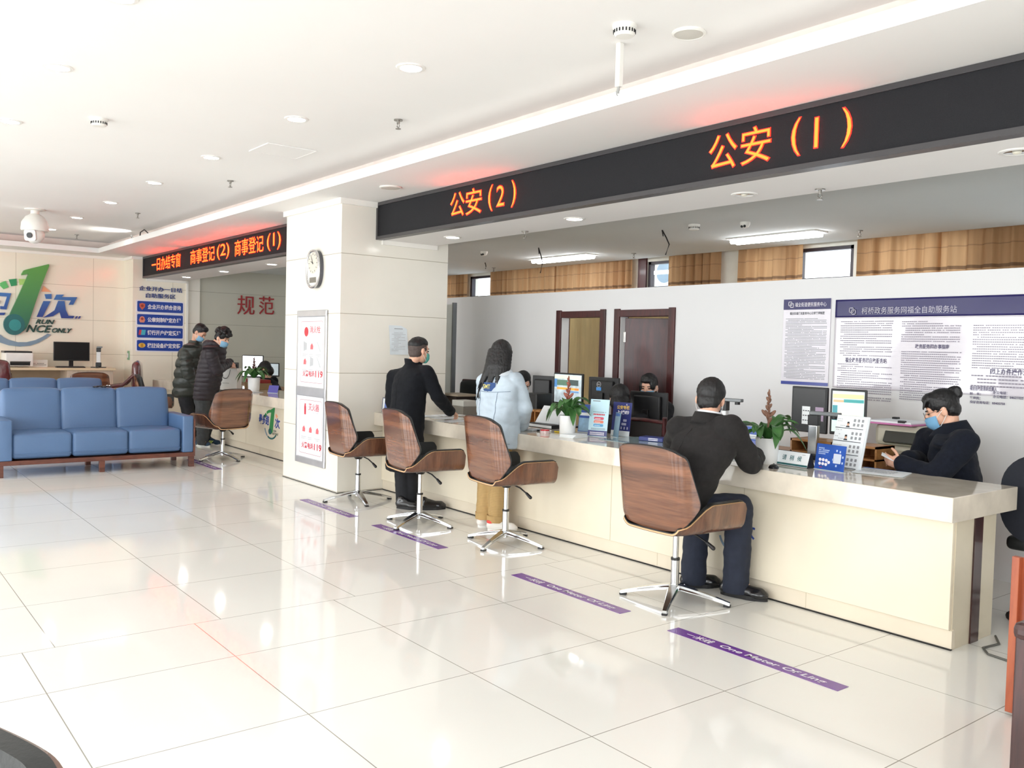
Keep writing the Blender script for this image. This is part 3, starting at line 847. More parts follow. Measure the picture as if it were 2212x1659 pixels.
# characters drawn as cut plates
for name, polys in (('character_pao', [[(-12.750, 1.519, 2.193), (-12.750, 1.729, 2.191), (-12.750, 1.660, 1.917), (-12.750, 1.570, 1.920), (-12.750, 1.570, 1.971), (-12.750, 1.624, 1.969), (-12.750, 1.669, 2.132), (-12.750, 1.519, 2.135)], [(-12.750, 1.520, 1.859), (-12.750, 1.644, 1.865), (-12.750, 1.629, 1.823), (-12.750, 1.520, 1.819)], [(-12.750, 1.519, 2.062), (-12.750, 1.570, 2.062), (-12.750, 1.557, 2.006), (-12.750, 1.519, 2.007)]]),
                    ('character_ci', [[(-12.750, 2.229, 2.205), (-12.750, 2.334, 2.214), (-12.750, 2.334, 2.130), (-12.750, 2.249, 2.129)], [(-12.750, 2.212, 2.088), (-12.750, 2.320, 2.091), (-12.750, 2.197, 1.815), (-12.750, 2.110, 1.815)],
                                      [(-12.750, 2.411, 2.208), (-12.750, 2.526, 2.215), (-12.750, 2.494, 2.172), (-12.750, 2.736, 2.183), (-12.750, 2.674, 2.049), (-12.750, 2.602, 2.045), (-12.750, 2.640, 2.120), (-12.750, 2.371, 2.120)],
                                      [(-12.750, 2.439, 2.103), (-12.750, 2.535, 2.105), (-12.750, 2.557, 1.952), (-12.750, 2.599, 1.855), (-12.750, 2.692, 1.856), (-12.750, 2.670, 1.811), (-12.750, 2.489, 1.810), (-12.750, 2.462, 1.914), (-12.750, 2.359, 1.837), (-12.750, 2.210, 1.807), (-12.750, 2.385, 1.941)],
                                      [(-12.750, 2.724, 1.853), (-12.750, 2.748, 1.854), (-12.750, 2.725, 1.810), (-12.750, 2.700, 1.809)], [(-12.750, 2.773, 1.855), (-12.750, 2.794, 1.853), (-12.750, 2.776, 1.812), (-12.750, 2.751, 1.811)]])):
    b = B()
    for pl in polys:
        b.prism([(p[1], p[2]) for p in pl], 0.03, FXp)
    b.build(name, M_char, t)
def wall_word(s_, ab, sh):
    a, b_ = ab
    letter(s_, b_[1] - a[1], b_[2] - a[2], FX(WX + 0.001, a[1], a[2]), M_darkgreen, t, 'lettering', bold=0.02, shear=sh, extrude=0.03)
wall_word('RUN', [(-12.750, 2.093, 1.698), (-12.750, 2.386, 1.775)], 0.35)
wall_word('NCE', [(-12.750, 1.949, 1.553), (-12.750, 2.346, 1.679)], 0.35)
wall_word('ONLY', [(-12.750, 2.344, 1.557), (-12.750, 2.659, 1.637)], 0.35)

def small_emblem(x, z, w, label_hidden=None, y=3.79, q=1.0):
    """printed emblem on a counter front, width w, lower left at x,z"""
    t = thing('counter_emblem', label_hidden, 'emblem', (x + w / 2, y, z + w / 2))
    k = w / 0.62
    kz = k * q
    def pl(pts, o=0.0):
        return B().prism([(x + a * k, z + b * kz) for a, b in pts], 0.0015, Matrix(((1, 0, 0, 0), (0, 0, -1, y - 0.0005 - o), (0, 1, 0, 0), (0, 0, 0, 1))))
    pl([(0.30, 0.46), (0.45, 0.52), (0.46, 0.51), (0.41, 0.16), (0.36, 0.12), (0.30, 0.14), (0.36, 0.44), (0.31, 0.43)], 0.001).build('numeral', M_one2, t)
    pl([(a, b) for a, b in circ(0.045, 24, 0.335, 0.16)], 0.002).build('curl', M_teal, t)
    for a0, a1, m in ((195, 235, M_greyblue), (240, 320, M_teal), (100, 125, M_g1), (130, 150, M_g1), (40, 55, mat('emblem_seg_242', (242, 168, 128)))):
        pl([(p[1], p[2]) for p in arc_seg((0, 0.36, 0.24), 0.17 if a1 > 180 else 0.2, 0.195 if a1 > 180 else 0.24, a0, a1, 10)]).build('gauge_segment', m, t)
    letter('最多跑', 0.30 * k, 0.15 * kz, FY(x, y - 0.002, z + 0.24 * kz), M_char2, t, 'lettering', bold=0.03, shear=0.1)
    letter('次', 0.15 * k, 0.15 * kz, FY(x + 0.46 * k, y - 0.002, z + 0.22 * kz), M_char2, t, 'lettering', bold=0.03, shear=0.1)
    letter('RUN', 0.08 * k, 0.03 * kz, FY(x + 0.43 * k, y - 0.002, z + 0.165 * kz), M_darkgreen, t, 'lettering', bold=0.02, shear=0.3)
    letter('NCE ONLY', 0.17 * k, 0.035 * kz, FY(x + 0.40 * k, y - 0.002, z + 0.12 * kz), M_darkgreen, t, 'lettering', bold=0.02, shear=0.3)
M_one2 = M_g1
M_char2 = M_blue
small_emblem(-7.16, 0.20, 0.70, 'small printed emblem with green 1 on the counter left of the pillar', q=0.78)
small_emblem(0.33, 0.205, 0.39, 'printed emblem with green 1 on the counter, half hidden by the seated man')

# one metre lines on the floor
M_purple = mat('purple_tape', (112, 64, 152), rough=0.25, vary=0.04)
M_print = mat('white_print', (236, 232, 240), rough=0.5, vary=0.0)
for x0, w_ in ((0.885, 'nearest the photographer, in front of the occupied chair'), (-0.475, 'second from the photographer, left of the occupied chair'), (-2.35, 'under the foot of the chair by the man in a dark coat'), (-3.745, 'beside the square pillar'), (-7.05, 'far left, by the sofa and the chair')):
    t = thing('floor_strip', f'purple one meter line strip on the floor {w_}', 'floor marking', (x0 + 0.5, 2.865, 0), 0, 'one meter lines on the floor')
    B().box(x0, x0 + 1.005, 2.82, 2.91, 0.0005, 0.002).build('tape', M_purple, t)
    letter('一米线', 0.17, 0.055, FZ(x0 + 0.10, 2.837, 0.0025), M_print, t, bold=0.015, shear=0.15)
    letter('One Meter Of Ling', 0.60, 0.052, FZ(x0 + 0.32, 2.835, 0.0025), M_print, t, bold=0.018, shear=0.15)

# ================================================================== SWIVEL CHAIRS
M_wal_b = wood_mat('walnut_veneer_back', (140, 93, 68), (88, 56, 42), (0.35, 2.0, 6.0), scale=2.6, rough=0.2, coat=0.7, dist=0.35)
M_wal_s = wood_mat('walnut_veneer_seat', (122, 80, 58), (74, 47, 35), (3.0, 6.0, 0.6), scale=2.6, rough=0.22, coat=0.6, dist=0.35)
M_ply = mat('plywood_edge', (222, 178, 132), rough=0.45)
M_leather = mat('black_leather', (30, 32, 33), rough=0.42, bump=0.08, bscale=120)
M_alu = mat('polished_aluminium', (206, 208, 210), rough=0.16, metal=1.0, vary=0.03)
def smooth01(t): t = max(0, min(1, t)); return t * t * (3 - 2 * t)
def interp(t, ks):
    for (a, va), (b, vb) in zip(ks, ks[1:]):
        if t <= b:
            return va + (vb - va) * ((t - a) / (b - a) if b > a else 0)
    return ks[-1][1]
def back_pt(s, t, grow=0.0, off=0.0):
    w = interp(t, [(0, .205), (.04, .235), (.1, .265), (.2, .305), (.3, .338), (.36, .346), (.42, .344), (.9, .292), (.95, .283), (.985, .265), (1, .24)]) + grow
    a = s * w
    zb = 0.457 + 0.02 * s * s - grow * 0.4
    zt = 0.945 - 0.012 * s * s - 0.02 * abs(s) ** 6 + grow
    z = zb + (zt - zb) * t
    flat, R_, mx = 0.165, 0.17, 0.95
    q = abs(a)
    if q <= flat: x, y, th = q, 0.0, 0.0
    else:
        th = min((q - flat) / R_, mx)
        x = flat + R_ * sin(th); y = R_ * (1 - cos(th))
        ex = q - flat - R_ * th
        if ex > 0: x += ex * cos(th); y += ex * sin(th)
    sg = 1 if a >= 0 else -1
    lean = -0.215 - (z - 0.47) * 0.13 + 0.10 * max(0, 0.53 - z) 
    # outward normal points to -y on the flat part
    return Vector((sg * (x + off * -sin(th) * -1 * 0 - off * sin(th)), lean + y + off * cos(th), z))
def seat_pt(u, v, off=0.0, grow=0.0):
    y = -0.222 + 0.492 * v
    h = interp(v, [(0, .012), (.08, .03), (.18, .075), (.30, .130), (.37, .150), (.42, .156), (.92, .158), (.96, .150), (.985, .135), (1, .115)]) + grow
    Rb = 0.075; flat = interp(v, [(0, .165), (.12, .195), (.35, .215), (1, .215)])
    full = flat + Rb * 1.42 + h - 0.045
    a = (2 * u - 1) * full
    q = abs(a); sg = 1 if a >= 0 else -1
    if q <= flat: x, z, th = q, 0.0, 0.0
    else:
        th = min((q - flat) / Rb, 1.42)
        x = flat + Rb * sin(th); z = Rb * (1 - cos(th))
        ex = q - flat - Rb * th
        if ex > 0: x += ex * cos(th); z += ex * sin(th)
    sag = 0.022 * (1 - smooth01((v) / 0.3)) * (1 - (q / full) ** 2)
    return Vector((sg * (x - off * sin(th)), y, 0.447 + z + off * cos(th) - sag * 0.3))
def make_chair():
    t = thing('swivel_chair', 'x', 'chair', (0, 0, 0), 0, 'walnut shell swivel chairs')
    bp = lambda g, o: (lambda u, v: back_pt(2 * u - 1, v, g, o))
    sp = lambda g, o: (lambda u, v: seat_pt(u, v, o, g))
    B().skins(bp(0, 0), bp(0, 0.010), 40, 30).build('back_shell', M_wal_b, t, True, 40)
    B().skins(bp(0.006, 0.0105), bp(0.004, 0.040), 40, 30).build('back_pad', M_leather, t, True, 40)
    B().skins(sp(0, 0), sp(0, 0.003), 44, 26).build('seat_shell', M_wal_s, t, True, 40)
    B().skins(sp(0.001, 0.0032), sp(0.001, 0.012), 44, 26).build('ply_edge', M_ply, t, True, 40)
    B().skins(sp(0.008, 0.0125), lambda u, v: seat_pt(u, v, 0.018 + 0.018 * smooth01((v - .05) / .3), 0.008), 44, 26).build('seat_lining', M_leather, t, True, 40)
    b = B().box(-0.225, 0.225, -0.20, 0.275, 0.475, 0.535, 0.028, 4)
    b.build('seat_cushion', M_leather, t, True, 40)
    m = B().cyl((0, 0, 0.425), (0, 0, 0.447), 0.075, seg=28).cyl((0, 0, 0.40), (0, 0, 0.426), 0.03, 0.05)
    m.build('mechanism', M_black, t, True, 40)
    B().tube([(0.03, 0.02, 0.432), (0.12, 0.05, 0.41), (0.19, 0.075, 0.37)], 0.006).cap((0.18, 0.072, 0.376), (0.215, 0.085, 0.35), 0.010, 0.013).build('height_lever', M_black, t, True, 60)
    B().cyl((0, 0, 0.25), (0, 0, 0.435), 0.0175).cyl((0, 0, 0.05), (0, 0, 0.255), 0.025).build('post', M_alu, t, True, 40)
    B().cyl((0, 0, 0.248), (0, 0, 0.262), 0.027).build('post_collar', M_black, t, True, 40)
    for k in range(4):
        M = Matrix.Rotation(k * pi / 2, 4, 'Z')
        prof = [(0, .034, .105), (.05, .033, .098), (.12, .028, .083), (.2, .022, .064), (.28, .017, .042), (.325, .015, .028)]
        b = B(M)
        def leg(u, v):
            i = v * (len(prof) - 1); n = min(int(i), len(prof) - 2); f = i - n
            d = [prof[n][c] + (prof[n + 1][c] - prof[n][c]) * f for c in range(3)]
            th = 0.03 - 0.012 * v
            a = 2 * pi * u + pi / 4
            cx, cz = cos(a) * 1.414, sin(a) * 1.414
            cx = max(-1, min(1, cx)); cz = max(-1, min(1, cz))
            return Vector((d[0], cx * d[1] * (0.75 if cz > 0 else 1), d[2] - th / 2 + cz * th / 2))
        b.grid(leg, 16, 20, closed=True)
        b.box(.318, .328, -.0135, .0135, .008, .028)
        lg = b.build('leg', M_alu, t, True, 40)
        B(M).box(.29, .332, -.0155, .0155, 0.0, .013, 0.003).build('foot_cap', M_black, lg, True)
    return t
def set_base(ch, ang):
    for c in ch.children:
        if c.name.split('.')[0] == 'leg':
            c.rotation_euler = (0, 0, ang)
def raise_seat(ch, dz):
    for c in ch.children:
        if c.name.split('.')[0] not in ('leg', 'post', 'post_collar'):
            c.location.z += dz
proto = make_chair()
chairs = [((0.52, 3.285), -2, 32, 'walnut swivel chair in front, with the seated man in a dark suit on it'),
          ((-1.243, 3.36), -8, 22, 'empty walnut swivel chair behind the woman in a denim jacket'),
          ((-2.20, 3.19), -8, 22, 'empty walnut swivel chair behind the man in the black coat'),
          ((-3.43, 3.27), -6, -13, 'empty walnut swivel chair right against the square pillar'),
          ((-6.91, 3.22), 106, 17, 'walnut swivel chair left of the pillar turned towards the sofa'),
          ((-9.95, 3.25), -20, 10, 'walnut swivel chair behind the blue sofa, beside the man in the green jacket'),
          ((-11.1, 2.55), 88, 10, 'walnut swivel chair standing at the light wood desk below the emblem'),
          ((2.705, -0.81), 203, 30, 'black padded swivel chair edge cut off at the lower left corner of the photo')]
CH = []
for i, (xy, a, ba, lb) in enumerate(chairs):
    c = proto if i == 0 else copy_tree(proto)
    CH.append(c)
for c, (xy, a, ba, lb) in zip(CH, chairs):
    place(c, (xy[0], xy[1], 0), radians(a), lb)
    set_base(c, radians(ba - a))
raise_seat(CH[1], 0.03); raise_seat(CH[2], 0.02); raise_seat(CH[4], -0.05)

# ================================================================== SOFAS
M_sofa = mat('blue_leatherette', (84, 113, 152), rough=0.42, vary=0.05, scale=2.5, bump=0.15, bscale=180)
M_swood = wood_mat('sofa_wood', (112, 62, 46), (76, 40, 32), (2, 0.6, 4), scale=5, rough=0.4, coat=0.2)
def puff(b, x0, x1, y0, y1, z0, z1, r=0.03, bulge=0.012, n=8):
    k = bmesh.new()
    bmesh.ops.create_cube(k, size=1)
    bmesh.ops.transform(k, matrix=Matrix.Translation(((x0 + x1) / 2, (y0 + y1) / 2, (z0 + z1) / 2)) @ Matrix.Diagonal((x1 - x0, y1 - y0, z1 - z0, 1)), verts=k.verts)
    bmesh.ops.bevel(k, geom=k.edges[:], offset=r, segments=4, profile=0.5, affect='EDGES')
    bmesh.ops.subdivide_edges(k, edges=[e for e in k.edges if e.calc_length() > 0.1], cuts=n, use_grid_fill=True)
    c = Vector(((x0 + x1) / 2, (y0 + y1) / 2, (z0 + z1) / 2))
    for v in k.verts:
        d = v.co - c
        f = [1 - min(1, abs(2 * d[i] / (s_))) ** 2 for i, s_ in enumerate((x1 - x0, y1 - y0, z1 - z0))]
        for i in range(3):
            o = [j for j in range(3) if j != i]
            if abs(2 * d[i] / (x1 - x0, y1 - y0, z1 - z0)[i]) > 0.9:
                v.co[i] += math.copysign(bulge * f[o[0]] * f[o[1]], d[i])
    return b.merge(k)
def make_sofa():
    # local: x to the front (front edge at 0), y along the sofa, z up
    t = thing('sofa', 'x', 'sofa', (0, 0, 0), 0, 'blue three seat sofas')
    for k in range(3):
        y0 = 0.127 + k * 0.581
        c = puff(B(), -0.55, -0.005, y0, y0 + 0.573, 0.185, 0.45, 0.035, 0.012).build('seat_cushion', M_sofa, t, True, 180)
        B().box(-0.008, 0.012, y0 + 0.01, y0 + 0.565, 0.232, 0.240, 0.003).build('piping', M_sofa, c, True)
    for k in range(3):
        y0 = 0.105 + k * 0.59
        b = B(Matrix.Translation((-0.55, 0, 0.42)) @ Matrix.Rotation(radians(-9), 4, 'Y') @ Matrix.Translation((0.55, 0, -0.42)))
        puff(b, -0.66, -0.50, y0, y0 + 0.584, 0.36, 0.905, 0.04, 0.02).build('back_cushion', M_sofa, t, True, 180)
    for y0 in (0.0, 1.875):
        puff(B(), -0.72, 0.02, y0, y0 + 0.125, 0.17, 0.60, 0.018, 0.003).build('arm', M_sofa, t, True, 50)
    f = B().box(-0.74, 0.02, -0.005, 2.005, 0.125, 0.172, 0.004)
    for y0 in (-0.018, 1.999):
        f.box(-0.03, 0.022, y0, y0 + 0.02, 0.125, 0.56, 0.003)
    f.build('frame', M_swood, t, True)
    for x in (-0.04, -0.70):
        for y in (-0.01, 0.975, 1.955):
            B().box(x, x + 0.055, y, y + 0.055, 0, 0.13, 0.003).build('leg', M_swood, t, True)
    return t
sofa = make_sofa()
sofa2 = copy_tree(sofa)
place(sofa, (-6.43, 0.695, 0), 0, 'blue three seat sofa in front with dark wooden base')
place(sofa2, (-9.05, 0.56, 0), 0, 'second blue sofa, only its back cushions showing over the front sofa')
t = thing('wrapper', 'crumpled shiny black wrapper lying on top of the front sofa back', 'wrapper', (-6.97, 1.83, 0.93))
b = B()
rnd = random.Random(4)
for k in range(9):
    b.ell((-6.99 + rnd.uniform(-.02, .03), 1.74 + k * 0.02, 0.916 + rnd.uniform(0, .012)), (0.022, 0.02, 0.012), sub=1)
b.build('film', mat('shiny_black_film', (36, 36, 40), rough=0.12, vary=0.6, scale=40), t)

# ================================================================== DESK UNDER THE EMBLEM
M_birch = wood_mat('birch_laminate', (238, 220, 188), (226, 204, 168), (3, 0.5, 3), scale=4, rough=0.35, coat=0.1)
M_birch2 = wood_mat('birch_pedestal', (224, 208, 190), (208, 190, 170), (4, 4, 0.4), scale=4, rough=0.4, coat=0.0)
DZ = 0.975
t = thing('desk', 'long light wood desk against the wall below the emblem', 'desk', (-12.2, 1.9, 0))
B().box(-12.7, -12.02, 0.75, 3.20, DZ - 0.04, DZ, 0.003).build('desktop', M_birch, t)
B().box(-12.66, -12.06, 2.45, 3.17, 0.0, DZ - 0.04).build('pedestal', M_birch2, t)
B().box(-12.66, -12.60, 0.78, 2.46, 0.25, DZ - 0.04).build('modesty_panel', mat('desk_panel', (176, 158, 134), rough=0.5), t)
B().box(-12.66, -12.06, 0.76, 0.80, 0.0, DZ - 0.04).build('side_panel', M_birch2, t)
def monitor(name_label, M, w, h, stand='z', screen=None, back_label=None, group='computer monitors', lift=0.12, base=True, logo=None, name='monitor'):
    """screen faces local -y; origin at the foot of the stand"""
    t = thing(name, name_label, 'monitor', M.to_translation(), 0, group)
    c = B(M)
    c.box(-w / 2, w / 2, 0, 0.022, lift, lift + h, 0.006).box(-w * 0.36, w * 0.36, 0.02, 0.05, lift + h * 0.12, lift + h * 0.88, 0.012)
    c.build('casing', M_black, t)
    B(M).box(-w / 2 + 0.015, w / 2 - 0.015, -0.002, 0.002, lift + 0.022, lift + h - 0.015).build('screen', screen or mat('screen_off', (18, 19, 21), rough=0.25, vary=0.02), t)
    s_ = B(M).box(-0.035, 0.035, 0.045, 0.07, 0.01, lift + h * 0.45, 0.006).box(-w * 0.25, w * 0.25, -0.05, 0.14, 0.0, 0.014, 0.005)
    s_.build('stand', M_black, t)
    return t
monitor('black widescreen monitor switched off on the desk below the emblem', Matrix.Translation((-12.35, 2.58, DZ)) @ Matrix.Rotation(radians(90), 4, 'Z'), 0.56, 0.32, lift=0.11)
def keyboard(label, M, w=0.44, d=0.14):
    t = thing('keyboard', label, 'keyboard', M.to_translation())
    B(M).box(-w / 2, w / 2, -d / 2, d / 2, 0.0, 0.018, 0.005).build('base', M_black, t)
    k = B(M)
    for r in range(5):
        for c in range(16):
            k.box(-w / 2 + 0.012 + c * (w - 0.024) / 16, -w / 2 + 0.012 + (c + 0.85) * (w - 0.024) / 16, -d / 2 + 0.012 + r * 0.024, -d / 2 + 0.032 + r * 0.024, 0.017, 0.024)
    k.build('keys', mat('key_black', (40, 40, 42), rough=0.5), t)
keyboard('black keyboard in front of the monitor on the desk below the emblem', Matrix.Translation((-12.16, 2.52, DZ)) @ Matrix.Rotation(radians(90), 4, 'Z'))
def mouse(label, x, y, z, a=0.0):
    t = thing('computer_mouse', label, 'mouse', (x, y, z))
    M = Matrix.Translation((x, y, z)) @ Matrix.Rotation(a, 4, 'Z')
    b = bmesh.new(); bmesh.ops.create_uvsphere(b, u_segments=20, v_segments=12, radius=1)
    for v in b.verts:
        v.co = Vector((v.co.x * 0.031, v.co.y * 0.055, max(0, v.co.z) * 0.024))
    B().merge(b, M).build('shell', M_black, t, smooth=60)
    B(M).cyl((-0.004, 0.028, 0.0185), (0.004, 0.028, 0.0185), 0.007, seg=12).build('wheel', mat('wheel_grey', (80, 80, 80)), t)
mouse('black mouse by the document camera on the desk below the emblem', -12.12, 2.93, DZ, radians(80))
def doc_camera(label, M, h, arm, white=True):
    t = thing('document_camera', label, 'document camera', M.to_translation(), 0, 'document cameras')
    B(M).box(-0.12, 0.12, -0.09, 0.09, 0, 0.012, 0.004).box(-0.045, 0.045, -0.035, 0.035, 0.01, 0.09, 0.01).build('base', M_black, t)
    B(M).box(-0.032, 0.032, -0.022, 0.022, 0.085, h, 0.005).build('column', mat('doccam_white', (226, 228, 230), rough=0.35) if white else M_alu, t)
    B(M).box(-0.036, 0.036, -0.026, 0.026, h, h + 0.07, 0.004).box(-0.02, 0.02, -0.015, 0.015, h + 0.06, h + 0.085).build('neck', M_black, t)
    B(M).box(-0.03, arm, -0.022, 0.022, h + 0.07, h + 0.095, 0.005).build('arm', mat('doccam_grey', (116, 120, 122), rough=0.35, metal=0.3), t)
    B(M).cyl((arm - 0.04, 0, h + 0.05), (arm - 0.04, 0, h + 0.072), 0.02).build('lens', M_black, t)
    return t
doc_camera('white document camera folded upright on the desk below the emblem', Matrix.Translation((-12.3, 2.99, DZ)) @ Matrix.Rotation(radians(75), 4, 'Z'), 0.27, 0.06)
# laser printer
t = thing('laser_printer', 'white laser printer with dark lid on the desk below the emblem', 'printer', (-12.4, 1.78, DZ))
b = B().box(-12.62, -12.22, 1.57, 1.98, DZ + 0.01, DZ + 0.235, 0.02)
b.build('casing', mat('printer_white', (234, 234, 232), rough=0.4), t)
B().box(-12.60, -12.25, 1.56, 1.97, DZ + 0.232, DZ + 0.262, 0.012).build('lid', M_black, t)
B().box(-12.24, -12.214, 1.64, 1.93, DZ + 0.03, DZ + 0.095).build('paper_slot', M_black, t)
B().box(-12.25, -12.16, 1.64, 1.93, DZ + 0.085, DZ + 0.10, 0.003).build('output_tray', mat('tray_grey', (120, 120, 118), rough=0.5), t)
t = thing('name_card', 'white printed card standing beside the laser printer', 'sign', (-12.4, 2.1, DZ))
B().box(-12.44, -12.40, 1.98, 2.22, DZ, DZ + 0.12, 0.002).build('card', M_plast, t)
text_rows(0.2, 0.05, 2, FX(-12.399, 2.0, DZ + 0.03), mat('print_grey', (120, 118, 116)), t, seed=5)
# two maroon padded armchairs in clear film
M_maroon = mat('maroon_leather', (92, 42, 46), rough=0.15, vary=0.35, scale=9, coat=0.8, bump=0.5, bscale=22)
def office_chair(label, M):
    t = thing('padded_chair', label, 'chair', M.to_translation(), 0, 'maroon chairs wrapped in film')
    puff(B(M), -0.27, 0.27, -0.06, 0.06, 0.55, 1.10, 0.05, 0.03).build('backrest', M_maroon, t, smooth=180)
    puff(B(M), -0.26, 0.26, 0.05, 0.52, 0.42, 0.54, 0.04, 0.02).build('seat', M_maroon, t, smooth=180)
    for s_ in (-1, 1):
        B(M).tube([(s_ * 0.28, 0.02, 0.9), (s_ * 0.30, 0.2, 0.72), (s_ * 0.30, 0.45, 0.68), (s_ * 0.29, 0.5, 0.45)], 0.028).build('armrest', M_maroon, t, smooth=60)
        for q in (-0.02, 0.46):
            B(M).cyl((s_ * 0.23, q, 0.0), (s_ * 0.23, q, 0.44), 0.02).build('leg', M_stripe, t)
office_chair('maroon film wrapped chair at the right end of the light wood desk', Matrix.Translation((-11.45, 3.40, 0.0)) @ Matrix.Rotation(radians(160), 4, 'Z'))
office_chair('maroon film wrapped chair cut off at the left edge of the photo', Matrix.Translation((-11.3, 1.22, 0.0)) @ Matrix.Rotation(radians(80), 4, 'Z'))
t = thing('exit_sign', 'small green emergency sign low on the corner of the pilaster', 'sign', (-12.21, 3.53, 1.2))
B().box(-12.5, -12.40, 3.505, 3.52, 1.11, 1.27, 0.003).build('plate', mat('sign_green', (120, 170, 130), rough=0.4), t)
B().box(-12.48, -12.42, 3.502, 3.506, 1.15, 1.23).build('pictogram', M_print, t)

# ================================================================== WALL SIGNS
XW = -12.22
t = thing('service_heading', 'blue raised characters on the pilaster above the four service panels', 'sign', (XW, 4.0, 2.3))
M_navy = mat('sign_navy', (52, 70, 140), rough=0.4)
letter('企业开办一日结', 0.74, 0.082, FX(XW + 0.001, 3.62, 2.335), M_navy, t, extrude=0.015, bold=0.01)
letter('自助服务区', 0.51, 0.082, FX(XW + 0.001, 3.735, 2.215), M_navy, t, extrude=0.015, bold=0.01)
M_sblue = mat('panel_blue', (30, 66, 160), rough=0.25, vary=0.02)
icons = [((206, 96, 70), '企业开办综合咨询'), ((226, 140, 118), '公章刻制约定办理'), ((70, 170, 190), '银行开户约定受理'), ((232, 186, 74), '税控设备约定安装')]
for k, (c, s_) in enumerate(icons):
    z1 = 2.165 - k * 0.228
    t = thing('service_sign', ['top blue service panel with red shield icon on the pilaster', 'second blue service panel with pink badge icon on the pilaster', 'third blue service panel with card icon on the pilaster', 'lowest blue service panel with yellow round icon, partly hidden by the man in green'][k],
              'sign', (XW, 3.99, z1 - 0.1), 0, 'blue service panels on the pilaster')
    B().prism(rrect(0.83, 0.225, 0.025, cx=3.985, cy=z1 - 0.105), 0.008, Matrix(((0, 0, 1, XW), (1, 0, 0, 0), (0, 1, 0, 0), (0, 0, 0, 1)))).build('border', M_print, t)
    B().prism(rrect(0.785, 0.185, 0.02, cx=3.985, cy=z1 - 0.105), 0.011, Matrix(((0, 0, 1, XW), (1, 0, 0, 0), (0, 1, 0, 0), (0, 0, 0, 1)))).build('panel', M_sblue, t)
    Fi = Matrix(((0, 0, 1, XW + 0.011), (1, 0, 0, 3.675), (0, 1, 0, z1 - 0.105), (0, 0, 0, 1)))
    ic = B()
    if k == 0: ic.prism([(-.048, .045), (0, .06), (.048, .045), (.045, -.01), (0, -.062), (-.045, -.01)], 0.003, Fi)
    elif k == 1: ic.prism(circ(0.042, 24, 0, 0.012), 0.003, Fi).prism([(-.055, 0.0), (.055, 0.0), (.035, -.055), (-.035, -.055)], 0.002, Fi)
    elif k == 2: ic.prism([(-.06, -.045), (.05, -.045), (.064, .045), (-.046, .045)], 0.002, Fi)
    else: ic.prism(circ(0.058, 28, ry=0.042), 0.003, Fi)
    ic.build('icon', mat('icon_%d' % k, c, rough=0.4), t)
    ic = B()
    if k == 2: ic.prism([(-.06, -.045), (-.02, -.045), (-.006, .045), (-.046, .045)], 0.003, Fi)
    elif k == 3: ic.prism([(-.022, -.03), (.022, -.03), (.022, .03), (-.022, .03)], 0.0045, Fi)
    else: ic.prism(circ(0.024, 20, 0, 0.01), 0.0045, Fi)
    ic.build('icon_mark', mat('icon_mark_%d' % k, ((150, 50, 40), (160, 60, 50), (196, 60, 80), (196, 140, 40))[k]), t)
    letter(s_, 0.575, 0.088, FX(XW + 0.0125, 3.765, z1 - 0.15), M_print, t, bold=0.03)
t = thing('wall_characters', 'two large dark red characters on the grey wall left of the pillar', 'sign', (-12.32, 5.8, 2.2))
letter('规', 0.33, 0.36, FX(-12.319, 5.42, 2.0), mat('character_red', (158, 42, 48), rough=0.4), t, 'character', bold=0.0, extrude=0.02)
letter('范', 0.30, 0.345, FX(-12.319, 5.84, 2.02), mat('character_red', (158, 42, 48), rough=0.4), t, 'character', bold=0.0, extrude=0.02)

# wall clock on the pillar
t = thing('wall_clock', 'oval silver wall clock on the front of the square pillar', 'clock', (-4.43, 3.29, 2.25))
Fc = Matrix(((1, 0, 0, -4.43), (0, 0, -1, 3.29), (0, 1, 0, 2.255), (0, 0, 0, 1)))
def oval(s_=1.0, w=0.15, h=0.195):
    return [(w * s_ * (abs(cos(a)) ** 0.8) * math.copysign(1, cos(a)), h * s_ * (abs(sin(a)) ** 0.85) * math.copysign(1, sin(a)) - (0.01 if sin(a) < 0 else 0)) for a in (2 * pi * k / 56 for k in range(56))]
B().prism(oval(0.96), 0.045, Fc).build('case', mat('clock_dark', (90, 90, 96), rough=0.3, metal=0.6), t)
b = B()
o1, o2 = oval(1.0), oval(0.86)
def rim(u, v):
    k = int(round(u * 56)) % 56
    a = 2 * pi * v
    m = [(o1[k][i] + o2[k][i]) / 2 for i in (0, 1)]; r = 0.014
    d = [(o1[k][i] - o2[k][i]) for i in (0, 1)]; l_ = sqrt(d[0] ** 2 + d[1] ** 2) or 1
    return Fc @ Vector((m[0] + d[0] / l_ * r * cos(a), m[1] + d[1] / l_ * r * cos(a), 0.05 + r * sin(a)))
b.grid(rim, 56, 10, closed=True).build('rim', M_chrome, t, smooth=180)
B().prism(oval(0.88), 0.004, Fc @ Matrix.Translation((0, 0, 0.045))).build('face', mat('clock_face', (232, 230, 222), rough=0.3), t)
B().prism(circ(0.108, 40, 0, 0.055), 0.002, Fc @ Matrix.Translation((0, 0, 0.049))).build('dial', mat('clock_dial', (216, 210, 198), rough=0.4), t)
mk = B()
for k in range(12):
    a = pi / 6 * k
    M = Fc @ Matrix.Translation((0, 0.055, 0.0512)) @ Matrix.Rotation(a, 4, 'Z')
    mk.prism([(-.003, .083), (.003, .083), (.003, .1), (-.003, .1)], 0.001, M)
mk.build('hour_marks', M_black, t)
for a, L_, w_ in ((65, 0.05, 0.005), (28, 0.078, 0.0035)):
    B().prism([(-w_, -.012), (w_, -.012), (w_ * .5, L_), (-w_ * .5, L_)], 0.0015, Fc @ Matrix.Translation((0, 0.055, 0.053)) @ Matrix.Rotation(radians(a), 4, 'Z')).build('hand', M_black, t)
